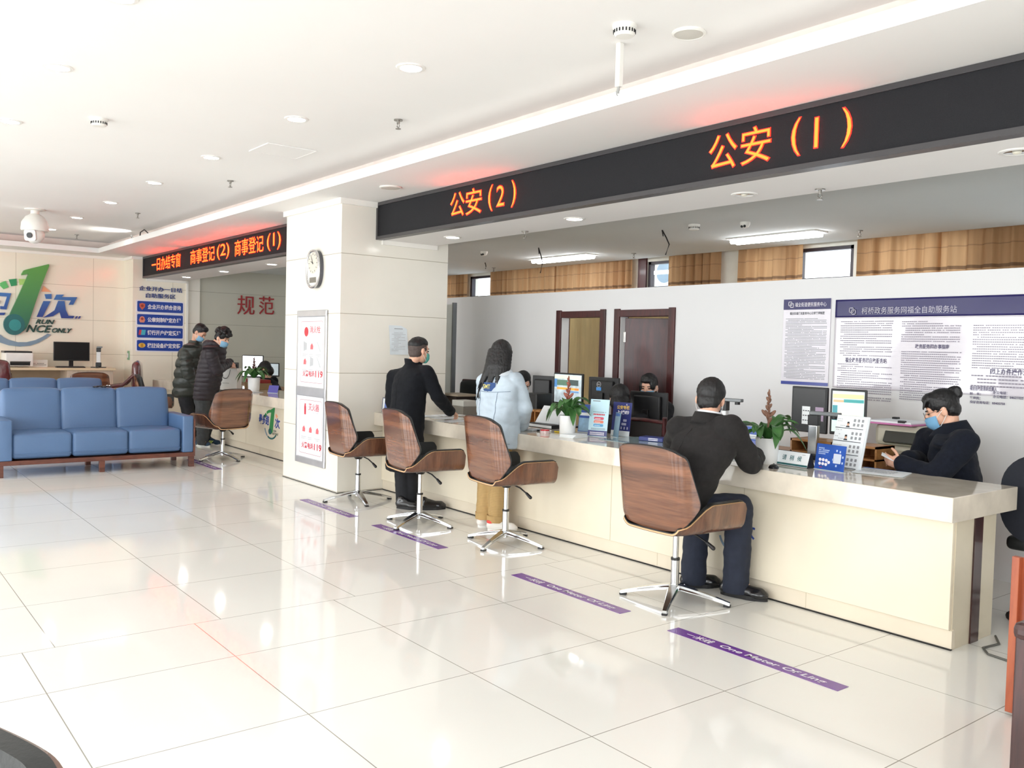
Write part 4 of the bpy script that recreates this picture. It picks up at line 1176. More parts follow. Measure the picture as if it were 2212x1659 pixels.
B().prism([(-.075, -.145), (.075, -.145), (.075, -.09), (-.075, -.09)], 0.002, Fc @ Matrix.Translation((0, 0, 0.049))).build('display', mat('clock_lcd', (120, 116, 108), rough=0.25), t)

# fire safety posters in a silver snap frame on the pillar
t = thing('fire_notice_board', 'tall silver snap frame with two red and white fire safety posters on the pillar', 'poster', (-4.51, 3.29, 1.0))
M_snap = mat('snap_frame_silver', (196, 196, 200), rough=0.35, metal=0.6)
b = B()
X0, X1, YF = -4.86, -4.16, 3.29
def bar(a, c):
    b.box(*a, *c, bev=0.006)
for z0, z1 in ((1.76, 1.83), (0.93, 1.03), (0.215, 0.285)):
    b.box(X0, X1, YF - 0.024, YF - 0.002, z0, z1, 0.008)
for x in (X0, X1 - 0.045):
    b.box(x, x + 0.045, YF - 0.022, YF - 0.002, 0.22, 1.825, 0.008)
b.build('frame', M_snap, t)
M_paper = mat('poster_paper', (240, 240, 246), rough=0.3, vary=0.01)
M_red = mat('print_red', (204, 52, 66), rough=0.4)
M_pgrey = mat('print_light_grey', (188, 190, 194), rough=0.5)
for z0, z1, hd, en, nrow in ((1.03, 1.76, '消火栓', 'FIRE HYDRANT', 2), (0.285, 0.93, '灭火器', 'FIRE EXTINGUISHER', 1)):
    pz = tag(B().box(X0 + 0.04, X1 - 0.04, YF - 0.012, YF - 0.002, z0, z1).build('poster', M_paper, t))
    h = z1 - z0; w = X1 - X0 - 0.08; cx = (X0 + X1) / 2
    Mf = FY(cx - w / 2, YF - 0.0125, z0)
    o = rrect(w * 0.86, h * 0.88, 0.03, cx=w / 2, cy=h / 2); i_ = rrect(w * 0.86 - 0.008, h * 0.88 - 0.008, 0.027, cx=w / 2, cy=h / 2)
    bb = B(Mf)
    for k in range(len(o)):
        k2 = (k + 1) % len(o)
        bb.quad((*o[k], 0), (*o[k2], 0), (*i_[k2], 0), (*i_[k], 0))
    bb.build('border_line', mat('print_border', (176, 110, 118)), pz)
    letter(hd, 0.25, 0.075, Mf @ Matrix.Translation((w * 0.42, h * 0.77, 0)), M_red, pz, bold=0.01)
    letter(en, 0.24, 0.02, Mf @ Matrix.Translation((w * 0.42, h * 0.725, 0)), M_pgrey, pz)
    ic = B(Mf @ Matrix.Translation((w * 0.29, h * 0.79, 0)))
    if nrow == 2: ic.prism(circ(0.05, 24), 0.0006)
    else: ic.prism([(-.02, -.06), (.02, -.06), (.022, .02), (.01, .045), (.03, .05), (-.01, .06), (-.022, .02)], 0.0006)
    ic.build('icon', M_red, pz)
    for r in range(nrow):
        zc = h * (0.58 - 0.22 * r) if nrow == 2 else h * 0.46
        for c in range(3):
            xc = w * (0.25 + 0.26 * c)
            if (r + c) % 3 == 1 or nrow == 1 or c == 0 and r == 1:
                B(Mf).prism([(xc - .035, zc - .03), (xc + .03, zc - .03), (xc + .034, zc + .005), (xc + .005, zc + .035), (xc - .03, zc + .012)], 0.0006).build('picture', mat('picture_red', (222, 110, 116)), pz)
            else:
                B(Mf).prism([(xc - .045, zc + .055), (xc - .03, zc + .05), (xc + .05, zc - .05), (xc + .035, zc - .055)] if c == 2 else [(xc - .04, zc - .05), (xc + .04, zc - .035), (xc + .04, zc + .035), (xc - .04, zc + .055)], 0.0006).build('picture', M_pgrey, pz)
        for c in range(3):
            text_rows(w * 0.2, 0.035, 2, Mf @ Matrix.Translation((w * (0.15 + 0.26 * c), zc - 0.105, 0.0003)), M_pgrey, pz, 'caption', seed=c)
    letter('火警电话:', 0.29, 0.065, Mf @ Matrix.Translation((w * 0.17, h * 0.145, 0)), M_red, pz, bold=0.03)
    letter('119', 0.17, 0.07, Mf @ Matrix.Translation((w * 0.66, h * 0.142, 0)), M_red, pz, bold=0.03)
# typed notice on the pillar side
t = thing('notice', 'typed white sheet taped to the side of the pillar above the standing man', 'notice', (-3.9, 3.94, 1.54))
B().grid(lambda u, v: Vector((-3.897 + 0.006 * sin(3 * v + u), 3.84 + 0.215 * u + 0.02 * (1 - v), 1.392 + 0.30 * v)), 6, 8, 0.001).build('sheet', mat('sheet_white', (226, 234, 240), rough=0.6), t)
letter('便民服务通知', 0.1, 0.014, FX(-3.888, 3.905, 1.655), M_pgrey, t) if False else text_rows(0.11, 0.014, 1, FX(-3.886, 3.90, 1.655), mat('print_grey', (120, 118, 116)), t, seed=2, short=0)
text_rows(0.165, 0.2, 13, FX(-3.886, 3.872, 1.43), M_pgrey, t, seed=8, short=0.4, fill=0.3)
# white board behind the pillar
t = thing('whiteboard', 'white board with grey metal edge standing behind the pillar by the partition', 'board', (-4.55, 5.0, 0))
B().box(-5.0, -4.47, 5.02, 5.05, 0.0, 1.98).build('board', mat('board_white', (222, 228, 226), rough=0.3), t)
B().box(-4.48, -4.455, 5.01, 5.06, 0.0, 2.0).build('edge', mat('board_edge', (120, 124, 128), rough=0.4, metal=0.5), t)

# ================================================================== THINGS ON THE COUNTERS AND DESKS
CT = 0.80
M_acryl = mat('acrylic_edge', (190, 206, 214), rough=0.15, vary=0.02)
M_cardw = mat('card_white', (240, 245, 248), rough=0.6, spec=0.25, vary=0.01)
M_sky = mat('card_sky_blue', (190, 224, 238), rough=0.35, vary=0.04, scale=5)
M_navyc = mat('card_navy', (52, 58, 122), rough=0.3, vary=0.06)
M_cblue = mat('card_blue', (48, 88, 176), rough=0.3, vary=0.2, scale=9)
M_ink = mat('print_dark', (62, 66, 74), rough=0.5)
M_greyp = mat('print_mid_grey', (126, 130, 136), rough=0.5)
def card(label, x, y, z, rz, w, h, lean, m, name='display_card', cat='sign', group=None, thick=0.004):
    """upright card, foot centre at x,y,z; returns thing and the frame of its face"""
    t = thing(name, label, cat, (x, y, z), 0, group)
    M = Matrix.Translation((x, y, z)) @ Matrix.Rotation(radians(rz), 4, 'Z') @ Matrix(((1, 0, 0, 0), (0, 0, -1, 0), (0, 1, 0, 0), (0, 0, 0, 1))) @ Matrix.Rotation(radians(-lean), 4, 'X')
    B(M).box(-w / 2, w / 2, 0.004, h, -thick, 0, 0.0008).build('sheet', m, t)
    return t, M @ Matrix.Translation((-w / 2, 0, 0.0006))
def stand_foot(t, M, w, d=0.07, m=None):
    B(M).box(0, w, 0.0, 0.004, -d, 0.004).build('foot', m or M_acryl, t)

# --- right part of the counter, from its free end to the pillar
# plants
M_pot = mat('white_ceramic', (240, 240, 240), rough=0.25, vary=0.01)
M_soil = mat('potting_soil', (60, 46, 36), rough=0.9, vary=0.3, scale=60)
M_leaf = mat('leaf_green', (66, 112, 58), rough=0.35, vary=0.35, scale=14, stretch=(1, 1, 1))
M_spike = mat('flower_spike', (150, 84, 66), rough=0.5, vary=0.25, scale=30)
def plant(label, x, y, z, r, h, n, reach, rise, spike, seed, lw=0.027, fm=None):
    t = thing('potted_plant', label, 'plant', (x, y, z), 0, 'bromeliads in white pots')
    Mx = Matrix.Translation((x, y, z))
    B().lathe([(0, 0.002), (r * 0.86, 0.0), (r * 0.9, 0.004), (r, h - 0.004), (r * 0.99, h), (r * 0.92, h), (r * 0.9, h - 0.02), (r * 0.85, h - 0.025)], 40, Mx).build('pot', M_pot, t, smooth=40)
    B().cyl((x, y, z + h - 0.03), (x, y, z + h - 0.012), r * 0.9, seg=28).build('soil', M_soil, t)
    rnd = random.Random(seed)
    b = B()
    for k in range(n):
        a = 2 * pi * k / n * 2.4 + rnd.uniform(-.3, .3)
        q = rnd.random()
        L_ = reach * rnd.uniform(0.65, 1.05); H = rise * rnd.uniform(0.6, 1.1) * (1 - 0.4 * q); droop = rnd.uniform(0.2, 1.0) * rise * (0.5 + q)
        w_ = lw * rnd.uniform(0.8, 1.2); tw = rnd.uniform(-.4, .4)
        def f(u, v, a=a, L_=L_, H=H, droop=droop, w_=w_, tw=tw):
            rr = 0.008 + L_ * v ** 1.15
            zz = z + h - 0.02 + H * (1 - (1 - min(1, v * 1.35)) ** 2) - droop * max(0, v - 0.5) ** 2 * 3.2
            wd = w_ * (0.55 + 1.6 * v) * (1 - v ** 3) ** 0.7 * 0.9
            s = (u - 0.5) * 2
            ang = a + tw * v * v
            return Vector((x + rr * cos(ang) - s * wd * sin(ang), y + rr * sin(ang) + s * wd * cos(ang), zz + 0.35 * wd * s * s))
        b.grid(f, 4, 12, 0.0012)
    b.build('foliage', M_leaf, t, smooth=60)
    if spike:
        sp_ = B().cap((x, y, z + h), (x + 0.004, y, z + h + spike * 0.55), 0.006, 0.006)
        for k in range(16):
            v = k / 15; a = k * 2.4
            zz = z + h + spike * (0.35 + 0.6 * v); rr = 0.013 * (1 - v * 0.7)
            q = Vector((cos(a), sin(a), 1.6)).normalized()
            sp_.ell(Vector((x, y, zz)) + Vector((cos(a) * rr, sin(a) * rr, 0.012)), (0.006, 0.010, 0.024 * (1.15 - 0.5 * v)), q.to_track_quat('Z', 'Y').to_matrix(), sub=2)
        sp_.ell((x, y, z + h + spike), (0.007, 0.007, 0.03), sub=2)
        for a in (0.4, 3.4):
            sp_.ell((x + 0.025 * cos(a), y + 0.025 * sin(a), z + h + spike * 0.55), (0.006, 0.012, 0.03), Vector((cos(a), sin(a), 1.1)).normalized().to_track_quat('Z', 'Y').to_matrix(), sub=2)
        sp_.build('flower', fm or M_spike, t, smooth=60)
    return t
plant('bromeliad with brown flower spike in a white pot beside the seated man', 0.64, 3.98, CT, 0.073, 0.163, 19, 0.23, 0.15, 0.28, 3, fm=mat('faded_spike', (128, 92, 74), rough=0.6, vary=0.3, scale=40))
plant('bromeliad with orange flower spike in a white pot right of the woman in denim', -1.24, 3.96, CT, 0.069, 0.163, 20, 0.19, 0.15, 0.29, 11, 0.03)
plant('bromeliad in a white pot on the far counter left of the pillar', -7.93, 4.02, CT, 0.085, 0.185, 20, 0.26, 0.18, 0.26, 21, 0.03, mat('dark_spike', (92, 56, 52), rough=0.6, vary=0.3, scale=40))

# name plate
t = thing('name_plate', 'white triangular desk plate with green characters on the counter beside the plant', 'sign', (0.76, 4.06, CT))
M = Matrix.Translation((0.80, 4.03, CT)) @ Matrix.Diagonal((.93, .93, .93, 1)) @ Matrix.Rotation(radians(-3), 4, 'Z')
Mp = M @ Matrix.Translation((-0.14, 0, 0)) @ Matrix(((0, 0, 1, 0), (1, 0, 0, 0), (0, 1, 0, 0), (0, 0, 0, 1)))
B().prism([(-0.035, 0.0), (0.04, 0.0), (0.006, 0.098), (-0.002, 0.098)], 0.28, Mp).build('body', M_black, t)
fm = M @ Matrix.Translation((-0.135, -0.036, 0.003)) @ Matrix(((1, 0, 0, 0), (0, 0.32, -0.947, 0), (0, 0.947, 0.32, 0), (0, 0, 0, 1)))
B(fm).box(0, 0.27, 0, 0.098, 0.0, 0.002).build('face', M_cardw, t)
B(fm).box(0, 0.27, 0.003, 0.016, 0.002, 0.003).build('green_band', mat('plate_green', (40, 98, 100), rough=0.4), t)
for k, c in enumerate('请稍候'):
    letter(c, 0.034, 0.037, fm @ Matrix.Translation((0.062 + 0.06 * k, 0.036, 0.0026)), mat('plate_letters', (34, 104, 110), rough=0.4), t, 'character', bold=0.012)
text_rows(0.03, 0.007, 1, fm @ Matrix.Translation((0.215, 0.082, 0.0026)), M_greyp, t, seed=4, short=0)

# blue card with round badges in front of the licence board
t, F = card('small blue printed card with round white badges standing on the counter', 1.045, 4.03, CT, -4, 0.205, 0.158, 8, M_cblue)
stand_foot(t, F, 0.205)
b = B(F)
for k, (u, v) in enumerate([(0.035, 0.062), (0.057, 0.062), (0.079, 0.060), (0.035, 0.038), (0.057, 0.038), (0.079, 0.036), (0.097, 0.05)]):
    b.prism(circ(0.0095, 16, u, v), 0.0006)
b.build('badges', M_print, t)
text_rows(0.075, 0.045, 4, F @ Matrix.Translation((0.018, 0.095, 0.0003)), mat('print_pale_blue', (176, 196, 232)), t, seed=3, fill=0.6)
B(F).prism(rrect(0.052, 0.058, 0.004, cx=0.152, cy=0.078), 0.0005).build('blank_patch', mat('patch_pale', (206, 214, 230), rough=0.5), t)
text_rows(0.04, 0.008, 1, F @ Matrix.Translation((0.02, 0.015, 0.0003)), M_red, t, seed=7)
b = B(F)
for u, v in ((0.145, 0.125), (0.168, 0.12), (0.19, 0.09), (0.125, 0.07), (0.19, 0.055), (0.15, 0.035)):
    b.prism(rrect(0.010, 0.013, 0.002, cx=u, cy=v), 0.0005)
b.build('small_icons', mat('print_pale_blue', (176, 196, 232)), t)

# licence board: white sheet with four rows, small portraits and seals
t, F = card('white board printed with four rows of portraits and grey seals, leaning behind the blue card', 1.03, 4.21, CT, -4, 0.215, 0.33, 14, M_cardw, name='licence_board')
B(F).box(-0.006, 0.222, 0.0, 0.335, -0.02, -0.006, 0.004).build('backing', mat('acrylic_clear', (226, 232, 236), rough=0.1), t)
b = B(F); g = B(F); hd = B(F); fc = B(F); hr = B(F)
for r in range(4):
    y0 = 0.255 - r * 0.082
    b.box(0.0, 0.195, y0 - 0.004, y0, 0.0, 0.0006)
    for c in range(3):
        for q in range(2):
            g.prism(rrect(0.015, 0.018, 0.003, cx=0.128 + 0.028 * c, cy=y0 + 0.022 + 0.028 * q), 0.0005)
    hd.prism([(0.072, y0 + 0.004), (0.1, y0 + 0.004), (0.096, y0 + 0.014), (0.076, y0 + 0.014)], 0.0005)
    fc.prism(circ(0.0085, 14, 0.086, y0 + 0.024, 0.011), 0.0006)
    hr.prism([(0.0775, y0 + 0.028), (0.0945, y0 + 0.028), (0.092, y0 + 0.039), (0.080, y0 + 0.039)], 0.0008)
b.build('row_lines', M_ink, t); g.build('seals', mat('print_seal_grey', (150, 152, 156)), t)
hd.build('portrait_collars', M_ink, t); fc.build('portrait_faces', mat('portrait_skin', (222, 178, 152)), t); hr.build('portrait_hair', M_black, t)
text_rows(0.06, 0.30, 22, F @ Matrix.Translation((0.008, 0.02, 0.0003)), M_pgrey, t, seed=12, short=0.5, fill=0.3)

# loose papers, blue folder, mouse
def sheets(label, pts, z, m, n=1, name='paper', cat='paper', group=None, seed=0, hh=0.0012, rows=True):
    t = thing(name, label, cat, (*pts[0], z), 0, group)
    rnd = random.Random(seed)
    for k in range(n):
        o = (rnd.uniform(-.02, .02), rnd.uniform(-.02, .02)) if k else (0, 0)
        B().prism([(p[0] + o[0], p[1] + o[1]) for p in pts], hh * 0.8, Matrix.Translation((0, 0, z + k * hh))).build('sheet', m, t)
    return t
t = sheets('loose white papers lying on the counter in front of the woman at the keyboard', [(1.16, 4.10), (1.44, 4.16), (1.37, 4.40), (1.09, 4.35)], CT + 0.001, M_cardw, 4, seed=3)
text_rows(0.2, 0.16, 9, Matrix.Translation((1.16, 4.17, CT + 0.0065)) @ Matrix.Rotation(0.2, 4, 'Z'), M_pgrey, t, seed=3)
sheets('blue plastic folder lying on the counter behind the white papers', [(1.10, 4.30), (1.36, 4.36), (1.33, 4.425), (1.05, 4.42)], CT + 0.0006, mat('folder_blue', (92, 140, 214), rough=0.3), 1, 'folder', 'folder', hh=0.0008)
mouse('black object like a mouse under the elbow of the seated man', 0.80, 3.83, CT, 0.6)
sheets('sheet of paper under the hand of the seated man', [(0.36, 3.86), (0.56, 3.88), (0.55, 4.12), (0.35, 4.1)], CT + 0.0006, M_cardw)

# desks behind the counters
M_desk = wood_mat('staff_desk_wood', (176, 128, 84), (150, 100, 64), (1, 3, 3), scale=4, rough=0.4, coat=0.1)
DK = 0.74
for x0, x1, y1, lb in ((-0.45, 1.22, 5.5, 'brown staff desk behind the right part of the counter'), (-3.15, -1.78, 5.16, 'brown staff desk behind the counter near the door frames'), (-4.3, -3.35, 4.98, 'narrow brown desk behind the pillar end of the counter'), (-12.25, -6.9, 5.4, 'brown staff desk behind the far counter left of the pillar')):
    t = thing('staff_desk', lb, 'desk', ((x0 + x1) / 2, 4.8, 0), 0, 'staff desks')
    y0 = {-4.3: 4.6, -12.25: 4.9}.get(x0, 4.44)
    B().box(x0, x1, y0, y1, DK - 0.03, DK, 0.003).build('desktop', M_desk, t)
    B().box(x0, x0 + 0.03, y0 + 0.02, y1, 0, DK - 0.03).box(x1 - 0.03, x1, y0 + 0.02, y1, 0, DK - 0.03).build('side_panel', M_desk, t)
t = thing('staff_desk', 'small staff desk carrying the monitor of the masked clerk', 'desk', (-1.1, 5.0, 0), 0, 'staff desks')
B().box(-1.74, -1.08, 4.96, 5.2, DK - 0.03, DK, 0.003).build('desktop', M_desk, t)
B().box(-1.74, -1.71, 4.98, 5.18, 0, DK - 0.03).box(-1.11, -1.08, 4.98, 5.18, 0, DK - 0.03).build('side_panel', M_desk, t)

# screens
def screen_mat(name, base, blocks, e=1.0):
    """lit screen: stacked coloured bands in the plane of the panel"""
    m = mat(name, base, rough=0.3, vary=0.03, emit=e)
    return m
def px_monitor(label, a, b_, rz, screen=None, back=False, w=None):
    """a lower left and b upper right corner of the panel as seen, on one wall-parallel plane"""
    h = b_[2] - a[2]
    w = w or (b_[0] - a[0]) / max(0.6, cos(radians(rz)))
    lift = a[2] - DK
    M = Matrix.Translation(((a[0] + b_[0]) / 2, a[1], DK)) @ Matrix.Rotation(radians(rz + (180 if back else 0)), 4, 'Z')
    return monitor(label, M, w, h, screen=screen, lift=lift), M, w, h, lift
S1 = screen_mat('screen_teal', (196, 214, 208), None, 0.5)
(t, M, w, h, lf) = px_monitor('black monitor with a lit green and yellow form, left of the clerk with the bun', (0.482, 4.950, 0.935), (0.724, 4.950, 1.260), 14, S1)
for nm, c, u0, u1, v0, v1 in (('screen_header', (236, 230, 150), .0, 1, .84, .95), ('screen_tab', (222, 170, 130), .02, .36, .74, .80), ('screen_bar', (64, 150, 150), .36, 1, .74, .82), ('screen_side', (64, 140, 150), 0, .16, .28, .66), ('screen_list', (226, 226, 214), .18, .98, .34, .64), ('screen_line', (110, 160, 190), .18, 1, .28, .32)):
    B(M).box(-w / 2 + 0.018 + u0 * (w - 0.036), -w / 2 + 0.018 + u1 * (w - 0.036), -0.0035, -0.0022, lf + 0.024 + v0 * (h - 0.045), lf + 0.024 + v1 * (h - 0.045)).build(nm, mat(nm, c, rough=0.3, vary=0.03, emit=0.4), t)
(t, M, w, h, lf) = px_monitor('black monitor switched off with paper notes stuck to it, behind the bromeliad', (0.137, 4.950, 0.928), (0.445, 4.950, 1.262), -4)
B(M).box(-0.055, 0.015, -0.005, -0.003, lf + 0.06, lf + 0.19).build('paper_note', M_cardw, t)
B(M).box(0.06, 0.13, -0.005, -0.003, lf + 0.09, lf + 0.19).build('paper_note', mat('note_lilac', (170, 150, 176), rough=0.4), t)
b = B(M)
for r in range(3):
    for c in range(3):
        b.box(-0.048 + c * 0.021, -0.034 + c * 0.021, -0.0056, -0.0048, lf + 0.085 + r * 0.035, lf + 0.092 + r * 0.035)
b.build('note_print', M_ink, t)
doc_camera('silver document camera with a grey arm on the counter side of the clerk with glasses', Matrix.Translation((0.599, 4.550, 0.811)[:2] + (DK,)) @ Matrix.Rotation(radians(8), 4, 'Z'), 0.28, 0.18, False)
doc_camera('white document camera with a grey arm beside the head of the seated man', Matrix.Translation((-0.282, 4.700, 0.828)[:2] + (DK,)) @ Matrix.Rotation(radians(8), 4, 'Z'), 0.315, 0.155)
# dot matrix printer with pink folder
pa = (0.729, 5.000, 0.801); pb = (1.091, 5.000, 1.027)
t = thing('dot_matrix_printer', 'beige dot matrix printer with a dark panel beside the clerk with the bun', 'printer', (0.95, 5.05, DK))
M_beige = mat('beige_plastic', (204, 200, 182), rough=0.45, vary=0.03)
x0, x1 = pa[0], pb[0] + 0.05
B().box(x0, x1, 4.95, 5.35, DK, DK + 0.15, 0.02).build('base', M_beige, t)
B().box(x0 + 0.02, x1 - 0.02, 5.05, 5.33, DK + 0.145, DK + 0.29, 0.03).build('cover', M_beige, t)
B(Matrix.Translation((0, 5.04, DK + 0.215)) @ Matrix.Rotation(radians(-24), 4, 'X')).box(x0 + 0.10, x1 - 0.05, -0.004, 0.03, -0.045, 0.05, 0.004).build('window', mat('printer_window', (58, 60, 54), rough=0.2), t)
B().box(x0 + 0.10, x1 - 0.02, 4.945, 4.96, DK + 0.09, DK + 0.105).build('paper_slot', M_black, t)
t = thing('clip_folder', 'pink edged folder with white papers and black clips lying on the printer', 'folder', (0.9, 5.1, DK + 0.29))
B().box(x0 - 0.02, x1 - 0.1, 5.0, 5.3, DK + 0.291, DK + 0.303, 0.003).build('cover', mat('folder_pink', (206, 120, 176), rough=0.35), t)
B().box(x0 - 0.01, x1 - 0.11, 5.01, 5.29, DK + 0.303, DK + 0.316, 0.002).build('papers', M_cardw, t)
B().box(x0 + 0.03, x0 + 0.07, 5.26, 5.30, DK + 0.31, DK + 0.33, 0.004).box(x1 - 0.2, x1 - 0.15, 5.0, 5.03, DK + 0.31, DK + 0.326, 0.004).build('clips', M_black, t)
# wooden organiser
t = thing('desk_organizer', 'orange wooden desk organiser with open compartments behind the licence board', 'organizer', (0.7, 4.7, DK))
b = B()
oa = (0.371, 4.620, 0.765)[0]; ob = (1.015, 4.620, 0.839)[0]
M_ow = wood_mat('organizer_wood', (196, 142, 86), (170, 116, 66), (0.6, 3, 4), scale=5, rough=0.4, coat=0.2)
b.box(oa, ob, 4.62, 4.84, DK + 0.155, DK + 0.17).box(oa, ob, 4.62, 4.84, DK, DK + 0.014).box(oa, ob, 4.62, 4.84, DK + 0.075, DK + 0.087)
for f_ in (0, 0.25, 0.5, 0.74, 1):
    xx = oa + (ob - oa - 0.012) * f_
    b.box(xx, xx + 0.012, 4.62, 4.84, DK, DK + 0.17)
b.box(oa, ob, 4.835, 4.845, DK, DK + 0.17)
b.build('shelves', M_ow, t)
t = thing('ink_box', 'small pinkish box in a compartment of the wooden organiser', 'box', (oa + 0.64 * (ob - oa), 4.68, DK + 0.087))
B().box(oa + 0.60 * (ob - oa), oa + 0.70 * (ob - oa), 4.64, 4.72, DK + 0.0875, DK + 0.14, 0.003).build('carton', mat('box_pink', (206, 160, 140), rough=0.5), t)
keyboard('black keyboard in front of the clerk with glasses', Matrix.Translation((1.06, 4.53, DK)) @ Matrix.Rotation(radians(84), 4, 'Z'), 0.2, 0.15) if False else keyboard('black keyboard beside the hands of the clerk with glasses', Matrix.Translation((1.10, 4.53, DK)), 0.22, 0.13)
# blue leaflet stands behind the plant of the seated man
t, F = card('blue leaflet stand with a white band, behind the plant beside the seated man', 0.30, 4.32, CT, 4, 0.20, 0.19, 10, M_cblue, 'leaflet_stand', 'leaflets', 'blue leaflet stands')
stand_foot(t, F, 0.2); B(F).box(0, 0.2, 0.105, 0.135, 0.0, 0.0008).build('white_band', M_cardw, t)
text_rows(0.17, 0.024, 2, F @ Matrix.Translation((0.02, 0.108, 0.0012)), M_greyp, t, seed=2)
t, F = card('violet blue leaflet in the lower holder, in front of the white band leaflet', 0.34, 4.25, CT, 4, 0.20, 0.10, 10, mat('leaflet_violet', (104, 120, 200), rough=0.3, vary=0.2, scale=8), 'leaflet_stand', 'leaflets', 'blue leaflet stands')
stand_foot(t, F, 0.2); text_rows(0.1, 0.05, 4, F @ Matrix.Translation((0.01, 0.03, 0.0005)), mat('print_pale_blue', (176, 196, 232)), t, seed=6)

# --- middle of the counter
t, F = card('pale blue display card with red, orange and blue stripes standing on the counter', -1.075, 4.13, CT, 22, 0.165, 0.30, 9, M_sky)
stand_foot(t, F, 0.165, 0.09)
B(F).box(0, 0.165, 0.006, 0.05, 0, 0.0006).build('navy_band', M_navyc, t)
for k, c in enumerate(((206, 74, 96), (230, 124, 96), (84, 160, 208))):
    B(F).prism(rrect(0.085, 0.022, 0.009, cx=0.085, cy=0.148 - 0.028 * k), 0.0008).build('stripe', mat('stripe_%d' % k, c, rough=0.4), t)
    text_rows(0.05, 0.011, 1, F @ Matrix.Translation((0.052, 0.1425 - 0.028 * k, 0.0012)), M_print, t, seed=k, short=0)
text_rows(0.11, 0.016, 1, F @ Matrix.Translation((0.035, 0.172, 0.0005)), M_red, t, seed=9, short=0, fill=0.8)
text_rows(0.12, 0.011, 1, F @ Matrix.Translation((0.03, 0.195, 0.0005)), M_greyp, t, seed=10, short=0)
text_rows(0.12, 0.018, 2, F @ Matrix.Translation((0.025, 0.056, 0.0005)), M_greyp, t, seed=11)
text_rows(0.13, 0.028, 2, F @ Matrix.Translation((0.018, 0.014, 0.001)), M_print, t, seed=12, short=0, fill=0.6)
B(F).box(0.02, 0.085, 0.283, 0.29, 0, 0.0006).build('small_print', M_greyp, t)
t, F = card('navy display card with yellow and white characters on the counter', -1.03, 4.34, CT, 8, 0.185, 0.275, 6, M_navyc)
stand_foot(t, F, 0.185)
B(F).box(0, 0.185, 0.004, 0.045, 0.0, 0.0006).build('white_foot', M_cardw, t)
letter('公安专栏', 0.125, 0.032, F @ Matrix.Translation((0.04, 0.218, 0.0006)), mat('print_yellow', (226, 186, 84), rough=0.4), t, bold=0.03)
letter('上线啦', 0.125, 0.034, F @ Matrix.Translation((0.04, 0.177, 0.0006)), M_print, t, bold=0.03)
b = B(F)
for u, v, w_ in ((0.13, 0.13, 0.034), (0.122, 0.10, 0.046), (0.07, 0.13, 0.03)):
    b.prism(rrect(w_, 0.019, 0.003, cx=u, cy=v), 0.0006)
for u in (0.1, 0.13, 0.16):
    b.prism(rrect(0.012, 0.022, 0.004, cx=u, cy=0.068), 0.0006)
b.prism([(0.128, 0.257), (0.135, 0.267), (0.142, 0.255), (0.136, 0.25)], 0.0006)
b.build('print', mat('print_lilac', (190, 190, 214)), t)
t, F = card('slim grey blue leaflet holder standing between the pale blue and the navy cards', -0.98, 4.24, CT, -25, 0.115, 0.20, 6, mat('holder_grey_blue', (116, 146, 166), rough=0.15, vary=0.06))
B(F).box(0.01, 0.1, 0.17, 0.192, 0, 0.0006).build('label_strip', mat('strip_blue', (60, 100, 160)), t)
stand_foot(t, F, 0.115)
# blue leaflets in a rack beside the plant
t, F = card('rack of blue leaflets with a sky picture behind the plant', -1.40, 4.30, CT, 20, 0.14, 0.235, 10, M_cblue, 'leaflet_stand', 'leaflets', 'blue leaflet stands')
stand_foot(t, F, 0.14, 0.08)
B(F).box(0.004, 0.136, 0.14, 0.165, 0.0, 0.0008).build('white_band', M_cardw, t)
B(F).box(0.004, 0.11, 0.01, 0.12, 0.0, 0.001).build('picture', mat('picture_sky', (150, 190, 226), rough=0.3, vary=0.4, scale=10), t)
# white booklets
t = thing('booklet_stack', 'low stack of white booklets in front of the pale blue card', 'booklets', (-1.22, 3.85, CT))
for k in range(3):
    M = Matrix.Translation((-1.12, 3.92, CT + 0.0005 + k * 0.0085)) @ Matrix.Rotation(radians(8 + 5 * k), 4, 'Z')
    B(M).box(-0.07, 0.07, -0.09, 0.09, 0, 0.008, 0.001).build('booklet', M_cardw, t)
# ink pad, pens, card reader
t = thing('ink_pad', 'round red ink pad in clear plastic on the counter', 'ink pad', (-1.47, 3.92, CT))
B().cyl((-1.47, 3.92, CT), (-1.47, 3.92, CT + 0.022), 0.042, seg=32).build('case', mat('clear_plastic_pink', (226, 206, 206), rough=0.1), t)
B().cyl((-1.47, 3.92, CT + 0.022), (-1.47, 3.92, CT + 0.032), 0.038, seg=32).build('lid', mat('pad_red', (208, 44, 54), rough=0.3), t)
def pen(label, p, q, m):
    t = thing('pen', label, 'pen', p, 0, 'pens on the counter')
    p, q = Vector(p), Vector(q)
    B().cyl(p, q, 0.006, seg=10).build('barrel', m, t)
    B().cyl(q, q + (q - p).normalized() * 0.02, 0.006, 0.001, seg=10).build('tip', M_black, t)
pen('black pen lying left of the red ink pad', (-1.66, 3.97, CT + 0.0065), (-1.54, 4.0, CT + 0.0065), M_black)
pen('yellow highlighter lying behind the red ink pad', (-1.50, 4.05, CT + 0.0065), (-1.42, 4.08, CT + 0.0065), mat('marker_yellow', (240, 214, 60), rough=0.4))
t = thing('signature_pad', 'flat grey tablet on the counter at the hands of the woman in denim', 'tablet', (-1.75, 3.93, CT))
B(Matrix.Translation((-1.72, 3.95, CT)) @ Matrix.Rotation(0.25, 4, 'Z')).box(-0.09, 0.09, -0.06, 0.06, 0, 0.016, 0.006).build('case', mat('tablet_grey', (166, 170, 174), rough=0.3), t)
B(Matrix.Translation((-1.72, 3.95, CT)) @ Matrix.Rotation(0.25, 4, 'Z')).box(-0.07, 0.07, -0.04, 0.045, 0.0155, 0.017).build('screen', mat('tablet_screen', (206, 212, 216), rough=0.2), t)
